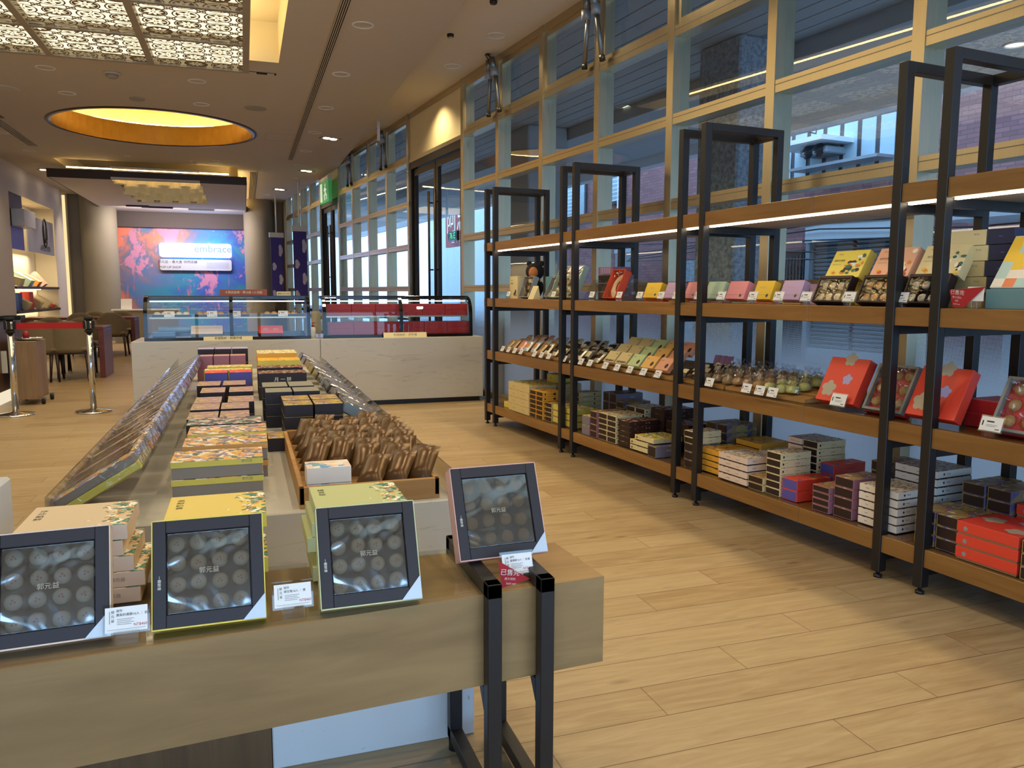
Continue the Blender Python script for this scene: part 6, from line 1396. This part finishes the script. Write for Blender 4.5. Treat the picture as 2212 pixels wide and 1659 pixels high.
t = thing('service_cart', 'light wooden service cart on casters beside the reception desk', 'cart', (cx.x-.05, cx.y+.25, 0)); b = MB(); b.box(-.13, .13, -.25, .25, .06, .70, LW, .004); b.build('cart_body', t)
for x in (-.09, .17):
    for y in (-.2, .2): b = MB(); b.cyl((x-.015, y, .035), .035, .03, RUBBER, 14, axis='x'); b.box(x-.02, x+.02, y-.02, y+.02, .05, .075, STEELD); b.build('caster', t)
b = MB(); b.box(-.30, -.14, -.262, -.255, .36, .60, M('paper_sheet', '#d9d2bd', .8)); b.build('paper_notice', t)
b = MB(); b.lathe([(.001, .004), (.11, .004), (.14, .03), (.135, .03)], CHROME, 26); tag(b.build('steel_plate', loc=(cx.x-.02, cx.y+.2, .70)), 'round steel plate lying on top of the wooden cart', 'plate')
t = thing('red_cloth', 'bit of red ribbon behind the steel plate on the cart', 'ribbon', (cx.x-.08, cx.y+.36, .70)); b = MB(); b.ball((0, 0, .05), .05, C_RED2, 10, 8, (.7, .6, 1)); b.build('ribbon_knot', t)
# banners and exit sign
PURB = M('banner_purple', '#4a3f8c', .7, vary=.03)
for (px, pt_, pb_, l, t_) in ((597, 513, 652, 'purple banner with white cloud shapes hanging by the far windows, left one', 3.2), (647, 500, 656, 'purple banner with white cloud shapes hanging by the far windows, right one', 3.25)):
    p = PT(px, pt_, t_); q = PT(px, pb_, t_); w = .30; t = thing('hanging_banner', l, 'banner', (p.x, p.y, q.z), .25, 'purple hanging banners'); h = p.z-q.z
    b = MB(); b.box(-w/2, w/2, -.006, .006, 0, h, PURB)
    for k, (u, z_, hh) in enumerate(((.3, .80, .30), (-.25, .55, .2), (.28, .35, .26), (-.3, .12, .22))):
        pts = [(u*w + .05*math.cos(a)*(1+.25*math.cos(3*a)), -.0075, h*z_ + hh*.5*math.sin(a)) for a in [2*math.pi*i/20 for i in range(20)]]; b.quad([(max(-w/2, min(w/2, x)), y_, z) for x, y_, z in pts], M('cloud_print', '#d9cfe0', .7, vary=0))
    b.build('cloth', t); b = MB(); b.box(-w/2-.03, w/2+.03, -.03, .03, h, h+.12, WHITEP, .004); b.build('top_rail', t); b = MB(); b.tube([(0, 0, h+.12), (0, 0, ZC-q.z)], .018, WHITEP, 10); b.build('suspension_rod', t)
p = PT(705, 413, 3.5); t = thing('exit_sign', 'green running man exit sign above the farther glass door', 'sign', (p.x, p.y, p.z), WROT)
GRN = M('exit_green', '#3f9a5a', .5, emit=.35, vary=0); b = MB(); b.box(-.42, .42, -.02, .05, -.24, .22, GRN, .004); b.box(-.44, .44, -.03, .06, .19, .26, WHITEP, .004); b.build('sign_box', t)
b = MB(); WH = M('exit_white', '#e6f5e6', .5, emit=.5, vary=0)
b.box(.16, .34, .05, .0525, -.2, .16, WH); b.ball((-.12, .052, .10), .035, WH, 10, 6, (1, .05, 1)); b.tube([(-.12, .052, .05), (-.16, .052, -.06), (-.24, .052, -.1), (-.26, .052, -.18)], .018, WH, 6); b.tube([(-.16, .052, -.06), (-.08, .052, -.1), (-.10, .052, -.19)], .018, WH, 6); b.tube([(-.22, .052, .0), (-.12, .052, .04), (-.04, .052, .0)], .014, WH, 6); b.build('pictogram', t)
# ================================================================== long marble island with gift boxes
IZ = .56
t = thing('display_island', 'long grey marble display island covered with rows of gift boxes', 'display island'); b = MB(); b.box(-.56, .64, 2.5, 7.4, .02, IZ, MARBLE, .004); b.build('marble_body', t)
for x in (-.56, .64):
    b = MB(); b.box(x-.003, x+.003, 2.52, 7.38, IZ-.06, IZ+.10, ACRYL); b.build('acrylic_guard', t)
A_FLO = art('art_floral', '#e2b45a', ['#efe6d2', '#4d6a5c', '#9a86a0', '#f0a060'], 20, .52); A_DKF = art('art_dark_floral', '#4d444a', ['#c9a0a0', '#4d7a6c', '#d8d2c4'], 18, .55); A_MAU = art('art_mauve_top', '#a88a86', ['#b39a6c', '#c49ab0', '#d8b45a', '#7d6a72'], 22, .56)
NAVB = M('carton_black_brown', '#271a1c', .5); GRYT = M('carton_grey_top', '#8d8b80', .55); GRYC = NT('carton_lattice_grey'); _c = GRYC.coord('Object', (1, 1, 1)); GRYC.bsdf(lin('#8d857c'), .55); GRYC = GRYC.m
def islebox(x0, x1, y, d, zt, n, h, body, top, cn, wh, lid=None, dec=None):
    m = gbox_mesh((x1-x0-.004, d-.004, h-.0015), body, top, None, {'-y': dec or []}, lid=lid); me = None
    for i in range(n):
        if me is None: o = m.build('gift_box'); me = o.data
        else: o = bpy.data.objects.new('gift_box', me); COL.objects.link(o)
        o.location = ((x0+x1)/2, y+d/2, zt - h*(n-i)); w = posword(i, n); tag(o, f'{cn} gift box on the island, ' + (f'{w} of {wh}' if w else wh), 'gift box', 'gift boxes on the marble island')
LG = [('text', .82, .85, .012, LOGO, INKG)]
islebox(-.255, .045, 2.80, .20, .683, 2, .0615, GRYC, A_FLO, 'yellow-lidded grey', 'the nearest left stack', (.36, C_YG), LG)
islebox(-.233, .067, 3.03, .20, .692, 2, .066, GRYC, A_FLO, 'orange-lidded grey', 'the second left stack', (.36, M('lid_orange', '#dfa055', .5)))
islebox(-.230, .070, 3.25, .20, .697, 2, .068, GRYC, A_FLO, 'floral yellow', 'the third left stack', (.3, C_YEL))
islebox(-.248, .055, 3.48, .20, .697, 2, .068, NAVB, A_DKF, 'dark floral', 'the fourth left stack')
for nm, y, zt in (('fifth', 3.72, .686), ('sixth', 3.97, .692)):
    for k, x in enumerate((-.262, -.126)): islebox(x, x+.133, y, .22, zt, 2, (zt-IZ)/2, NAVB, A_MAU, 'mauve topped dark', f'the {["left", "right"][k]} {nm}-row pair')
for nm, y, zt, xs in (('seventh', 4.22, .69, (-.26, -.10)), ('eighth', 4.62, .694, (-.25, -.10)), ('ninth', 4.95, .696, (-.284, -.14))):
    for k, x in enumerate(xs): islebox(x, x+.133, y, .24, zt, 2, (zt-IZ)/2, NAVB, A_MAU, 'mauve topped dark', f'the {["left", "right"][k]} {nm}-row pair')
for k, x in enumerate((-.255, -.108)): islebox(x, x+.14, 5.33, .18, .734, 2, .087, C_VIO, A_RED, 'red and violet', f'the {["left", "right"][k]} red-topped pair')
islebox(-.27, .03, 5.55, .17, .725, 2, .0825, C_YG, A_YEL, 'long yellow', 'the stack behind the red-topped pairs'); islebox(-.26, .04, 5.76, .17, .73, 2, .085, C_YG, A_YEL, 'long pale yellow', 'the second yellow stack behind the red-topped pairs')
for k in range(3):
    islebox(-.36+.12*k, -.243+.12*k, 6.45, .16, .755, 2, .0975, C_PINKB, M('carton_dusty_pink', '#c08d88', .55), 'dusty pink', f'the {["left", "middle", "right"][k]} pink column')
    islebox(-.37+.13*k, -.243+.13*k, 6.80, .20, .785, 2, .1125, NAVB, LILAC, 'lilac topped dark', f'the {["left", "middle", "right"][k]} rearmost column')
for k, x in enumerate((.155, .292)):
    islebox(x, x+.133, 3.72, .16, .731, 3, .057, NAVB, A_BRN, 'brown topped black', f'the {["left", "right"][k]} near column by the pouches'); islebox(x, x+.133, 3.90, .17, .731, 3, .057, NAVB, A_BRN, 'brown topped black', f'the {["left", "right"][k]} second column by the pouches')
    islebox(x-.07, x+.063, 4.12, .18, .745, 3, .0617, NAVB, GRYT, 'grey topped black', f'the {["left", "right"][k]} near grey column'); islebox(x-.08, x+.053, 4.36, .22, .745, 3, .0617, NAVB, GRYT, 'grey topped black', f'the {["left", "right"][k]} rear grey column')
islebox(.075, .15, 3.5, .18, .62, 1, .06, NAVB, A_BRN, 'low brown topped black', 'left of the black columns')
islebox(.067, .367, 5.2, .2, .733, 2, .0865, NAVB, A_DKR, 'wide black', 'the stack with red printed tops', None, [('text', .5, .5, .03, '月 一 餅', INKW)]); islebox(.067, .367, 5.55, .2, .735, 2, .0875, NAVB, A_DKR, 'wide black', 'the second stack with red printed tops')
islebox(.078, .378, 5.95, .25, .752, 2, .096, C_YEL, A_ORG, 'amber yellow', 'the right rear stack'); islebox(.078, .378, 6.35, .35, .775, 2, .1075, C_ORG, A_CREAM, 'cream topped amber', 'the rearmost right stack')
# boxes leaning outwards along both sides, wrapped in clear film
lc = [(C_YG, 'yellow-based'), (M('lean_amber', '#c98a45', .5), 'amber'), (C_PURP, 'purple'), (GRYC, 'grey'), (C_BEIGE, 'tan'), (GREYT, 'slate grey'), (C_CREAM, 'cream'), (C_RED2, 'red'), (NAVB, 'dark'), (C_BROWN, 'brown'), (C_YG, 'lime yellow'), (C_PINKB, 'mauve'), (NAVB, 'black')]
for i, (m, cn) in enumerate(lc):
    y = 2.62 + .31*i; t = thing('wrapped_gift_box', f'{cn} film-wrapped gift box leaning out along the left island side, {ORD[i]} from the front', 'gift box', (-.54, y, IZ), (0, R(-31), 0), 'leaning wrapped boxes, left side')
    b = MB(); b.box(.0, .27, 0, .27, .012, .036, m, .002); b.box(.006, .264, .006, .264, .036, .064, GRYC, .002, mats={'+z': A_MAU if i % 2 else A_FLO}); b.build('carton', t)
    b = MB(); b.box(-.004, .274, -.004, .274, .008, .072, FILM, .01); b.build('film_wrap', t)
    price_card(f'white price card at the left island edge before the {cn} leaning box, {ORD[i]} card', Matrix.Translation((-.515, y+.06, IZ+.006)) @ Matrix.Rotation(math.pi/2, 4, 'Z'), .08, .045, block=False, tilt=.9)
for i in range(9):
    y = 3.75 + .36*i; t = thing('wrapped_gift_box', f'dark film-wrapped gift box leaning out along the right island side, {ORD[i]} from the front', 'gift box', (.62, y, IZ), (0, R(30), 0), 'leaning wrapped boxes, right side')
    b = MB(); b.box(-.24, 0, 0, .26, .01, .06, NAVB if i % 3 else GREYT, .002, mats={'+z': A_DKF}); b.build('carton', t); b = MB(); b.box(-.245, .004, -.004, .264, .006, .068, FILM, .01); b.build('film_wrap', t)
# wooden tray of brown film-wrapped pastries
t = thing('wooden_tray', 'wooden tray on the island holding dark foil-wrapped pastries', 'tray', (0, 0, 0)); b = MB(); x0, x1, y0, y1 = .145, .60, 2.53, 3.62
b.box(x0, x1, y0, y1, IZ+.001, IZ+.014, TRW)
for a in ((x0, x1, y0, y0+.016), (x0, x1, y1-.016, y1), (x0, x0+.016, y0, y1), (x1-.016, x1, y0, y1)): b.box(*a, IZ+.012, IZ+.07, TRW, .002)
b.build('tray_body', t)
BF = foil('brown_foil', '#4a3218', ); BF = foil('brown_foil_gloss', '#5a3d1c'); pm = None; cn = 0
for j in range(8):
    for i in range(5):
        if j < 2 and i < 2: continue
        if pm is None: o = pouch_mesh(BF, M('foil_gold', '#8a6a34', .2, .6), .085, .15, .05).build('foil_pastry'); pm = o.data
        else: o = bpy.data.objects.new('foil_pastry', pm); COL.objects.link(o)
        o.matrix_world = Matrix.Translation((x0+.06+.083*i, y0+.06+.125*j, IZ+.045+.01*random.random())) @ Matrix.Rotation(-.45+random.uniform(-.2, .2), 4, 'Z') @ Matrix.Rotation(-.95+random.uniform(-.12, .12), 4, 'X'); cn += 1
        tag(o, f'brown foil-wrapped pastry, {ORD[j]} row {ORD[i]} column of the wooden tray', 'wrapped pastry', 'foil-wrapped pastries in the wooden tray')
A_PST = art('art_pastel', '#f0d2bc', ['#e9e9e4', '#6aa7d8', '#8bbf6a'], 16, .55)
islebox(.17, .315, 2.56, .11, IZ+.125, 2, .055, C_WHITE, A_PST, 'white pastel topped', 'the pair in the wooden tray corner')
# ================================================================== timber bench with open pastry boxes
BZ = .565; BW = wood('bench_timber', '#8d6f47', '#ad8c5c', '#6f5433', 0, .8, .5, crack=.75)
t = thing('timber_bench', 'thick timber beam bench on black steel frames in the foreground', 'display bench'); b = MB(); b.prism([(-1.3, 1.53), (.804, 1.674), (.785, 1.95), (-1.3, 2.0)], .348, BZ, BW); b.build('timber_beam', t)
b = MB(); b.prism([(-1.28, 1.545), (.50, 1.655), (.488, 1.965), (-1.28, 1.995)], BZ+.001, BZ+.009, GLASSC); b.build('glass_top', t)
for x in (.508, .635, -1.1):
    b = MB(); d = -.025 if x > 0 else -.05; y0 = 1.615 if x > 0 else 1.49; w = .034
    b.box(x-w/2, x+w/2, y0, y0+.034, .03, .60, BLACK, .002); b.box(x-w/2, x+w/2, 1.965, 2.0, .03, .60, BLACK, .002); b.box(x-w/2, x+w/2, y0, 2.0, BZ+.001, .60, BLACK, .002); b.box(x-w/2, x+w/2, y0, 2.0, .03, .064, BLACK, .002)
    b.prism([(y0+.034, .345), (y0+.075, .345), (y0+.034, .29)], x-w/2, x+w/2, BLACK, T=Matrix(((0, 0, 1, 0), (1, 0, 0, 0), (0, 1, 0, 0), (0, 0, 0, 1)))); f = b.build('leg_frame', t)
    for y in (y0+.017, 1.98): b = MB(); b.cyl((x, y, 0), .018, .03, RUBBER, 14); b.build('foot', f)
b = MB(); b.box(.03, .579, 2.035, 2.45, 0, .345, MARBLEW, .003); tag(b.build('marble_plinth'), 'white speckled marble plinth standing behind the timber bench', 'plinth')
b = MB(); b.box(-.9, .028, 2.04, 2.45, 0, .345, wood('plinth_wood', '#5f452b', '#7a5a38', '#46321e', 2, 1, .5)); tag(b.build('wooden_plinth'), 'brown wooden plinth left of the white marble plinth', 'plinth')
TRD = M('tray_black_card', '#2a2226', .5); CELL = M('tray_cells_blue_black', '#2c3036', .25); FILM2 = glass_mat('glossy_box_film', (.96, .97, .98), 4.0, .07, 1.5, .28, 9, base=.12)
def mini_box(cx, y, z, col, artm, kind, cn, which, n, lab, yaw=0, h=.216, title='', stackn=5):
    th = R(24); m = Matrix.Translation((cx, y, z+.03*math.sin(th))) @ Matrix.Rotation(yaw, 4, 'Z') @ Matrix.Rotation(-th, 4, 'X'); w = h; d = .045
    t = thing('pastry_box', lab, 'pastry box'); t.matrix_world = m
    b = MB(); b.box(-w/2, w/2, .001, d, -.001, .002, col); b.box(-w/2, -w/2+.002, .001, d, 0, h, col); b.box(w/2-.002, w/2, .001, d, 0, h, col); b.box(-w/2, w/2, .001, d, h-.002, h, col); b.box(-w/2, w/2, d-.002, d, 0, h, col); b.build('carton', t)
    b = MB(); f = .027
    for a in ((-w/2+.002, -w/2+f, .002, h-.002), (w/2-f, w/2-.002, .002, h-.002), (-w/2+f, w/2-f, .002, f), (-w/2+f, w/2-f, h-f, h-.002)): b.box(a[0], a[1], 0, d-.004, a[2], a[3], TRD, .001)
    b.text('一顆餅意', .007, INKW, Matrix.Translation((-w/2+.014, -.0006, h*.42)) @ TX @ Matrix.Rotation(-math.pi/2, 4, 'Z')); b.build('inner_frame', t)
    b = MB(); q = w-2*f; b.box(-q/2, q/2, d-.012, d-.006, f, h-f, CELL)
    for k in range(5): u = -q/2+q*k/4; b.box(u-.001, u+.001, .016, d-.01, f, h-f, CELL); b.box(-q/2, q/2, .016, d-.01, f+q*k/4-.001, f+q*k/4+.001, CELL)
    b.build('cell_tray', t)
    b = MB(); b.box(-q/2+.002, q/2-.002, .0045, .0055, f+.002, h-f-.002, FILM2, .001); b.text(LOGO, .013, SILV, Matrix.Translation((0, .003, h*.5)) @ TX); b.build('film_cover', t)
    b = MB(); b.quad([(w/2-.001, -.0015, .001), (w/2-.001, -.0015, .05), (w/2-.045, -.0015, .001)], M('silver_corner', '#cfd6de', .35, .3)); b.build('silver_corner', t)
    for r_ in range(4):
        for c in range(4):
            pastry(f'round pastry, {ORD[r_]} row {ORD[c]} column of the {cn} open box', m @ Matrix.Translation((-q/2+q*(c+.5)/4+random.uniform(-.002, .002), d-.012, h-f-q*(r_+.5)/4+random.uniform(-.002, .002))) @ Matrix.Rotation(math.pi/2, 4, 'X') @ Matrix.Rotation(random.uniform(-.6, .6), 4, 'Z') @ Matrix.Diagonal((1, 1, .85, 1)), kind, .0168, f'pastries in the {cn} open box')
    me = None
    for i in range(stackn):
        if me is None: o = gbox_mesh((w, .205, .0345), col, artm, None, {'-y': [('text', .75, .5, .010, LOGO, INKG)], '+z': [('text', .12, .78-.11*k, .018, ch, INK) for k, ch in enumerate(title)]}, bev=.001).build('gift_box'); me = o.data
        else: o = bpy.data.objects.new('gift_box', me); COL.objects.link(o)
        o.location = (cx+.012*math.sin(i*2.1) + (.03 if cn == 'leftmost' and i < 3 else 0), 1.935, BZ+.009+.0355*i); tag(o, f'closed {which} gift box, {posword(i, stackn)} of the stack behind the {cn} open box', 'gift box', 'closed boxes stacked on the bench')
mk = lambda n, base, a: art(n, base, [PRW_, '#4d8a76', '#e0993f', '#33584a'], 34, .55, (0, -.02, .09)); PRW_ = '#fbf3dc'
mini_box(-.375, 1.625, BZ+.009, C_PINKW, mk('art_bench_white', '#dcc4a0', 0), 'pale', 'leftmost', 'beige', 0, 'leftmost open black-framed box of sixteen round pastries, cut by the picture edge', .05, title='冰沙餡餅')
mini_box(-.087, 1.625, BZ+.009, C_YEL, mk('art_bench_yellow', '#ead06a', 0), 'cream', 'yellow', 'yellow', 0, 'open black-framed box of sixteen stamped pastries leaning on the yellow stack', .0, title='鳳梨奶黃')
mini_box(.238, 1.625, BZ+.009, M('carton_sage', '#cfd3a2', .5), mk('art_bench_sage', '#c4c990', 0), 'cream', 'sage green', 'sage green', 0, 'open black-framed box of sixteen stamped pastries leaning on the sage green stack', .0, title='綠豆椪')
mini_box(.578, 1.755, .60, M('carton_rose', '#e3b0a6', .5), A_PINK, 'brown', 'rightmost', 'rose', 0, 'open pink-edged box of sixteen brown pastries leaning above the black bench frame', .03, .226, stackn=0)
b = MB(); b.box(-.05, .05, 0, .004, 0, .16, ACRYL, 0, T=Matrix.Rotation(-.2, 4, 'X')); b.box(-.05, .05, -.01, .08, 0, .004, ACRYL); tag(b.build('acrylic_easel', loc=(.578, 1.86, .6005)), 'clear acrylic easel behind the rightmost open pastry box', 'stand')
RZ = Matrix.Rotation(math.pi, 4, 'Z')
price_card('large white price card reading 460 between the two leftmost open boxes', Matrix.Translation((-.238, 1.622, BZ+.009)) @ RZ, .075, .047, big=True, title=('迷你', '鳳梨奶黃酥16入 │ 奶素'), price='NT$460')
price_card('large white price card reading 460 between the yellow and sage green boxes', Matrix.Translation((.075, 1.645, BZ+.009)) @ RZ, .075, .047, big=True, title=('迷你', '綠豆椪16入 │ 素'), price='NT$460')
price_card('white price card reading 460 under the rightmost open box', Matrix.Translation((.592, 1.70, BZ+.001)) @ RZ, .075, .047, big=True, title=('迷你', '蛋黃酥16入 │ 奶素'), price='NT$460')
t = thing('sold_out_card', 'red triangular sold-out card before the rightmost open box', 'sign', (.575, 1.665, BZ+.001)); b = MB(); b.quad([(-.035, 0, .004), (.035, 0, .018), (-.045, -.004, .072)], REDC); t2 = lambda x, z: Matrix.Translation((x, -.004, z)) @ TX @ Matrix.Rotation(-.15, 4, 'Z'); b.text('已售完', .016, INKW, t2(-.016, .040)); b.text('Sold out', .007, INKW, t2(-.014, .014)); b.text('売り切れ', .007, INKW, t2(-.016, .025)); b.build('red_flag', t)
t = thing('white_bin', 'white marble box with a round wooden knob at the left picture edge', 'container', (-.62, 1.98, BZ+.01)); b = MB(); b.box(-.09, .09, -.1, .1, 0, .245, MARBLEW, .006); b.build('box_body', t); b = MB(); b.cyl((.03, -.125, .19), .05, .03, TRW, 22, axis='y'); b.build('wooden_knob', t)
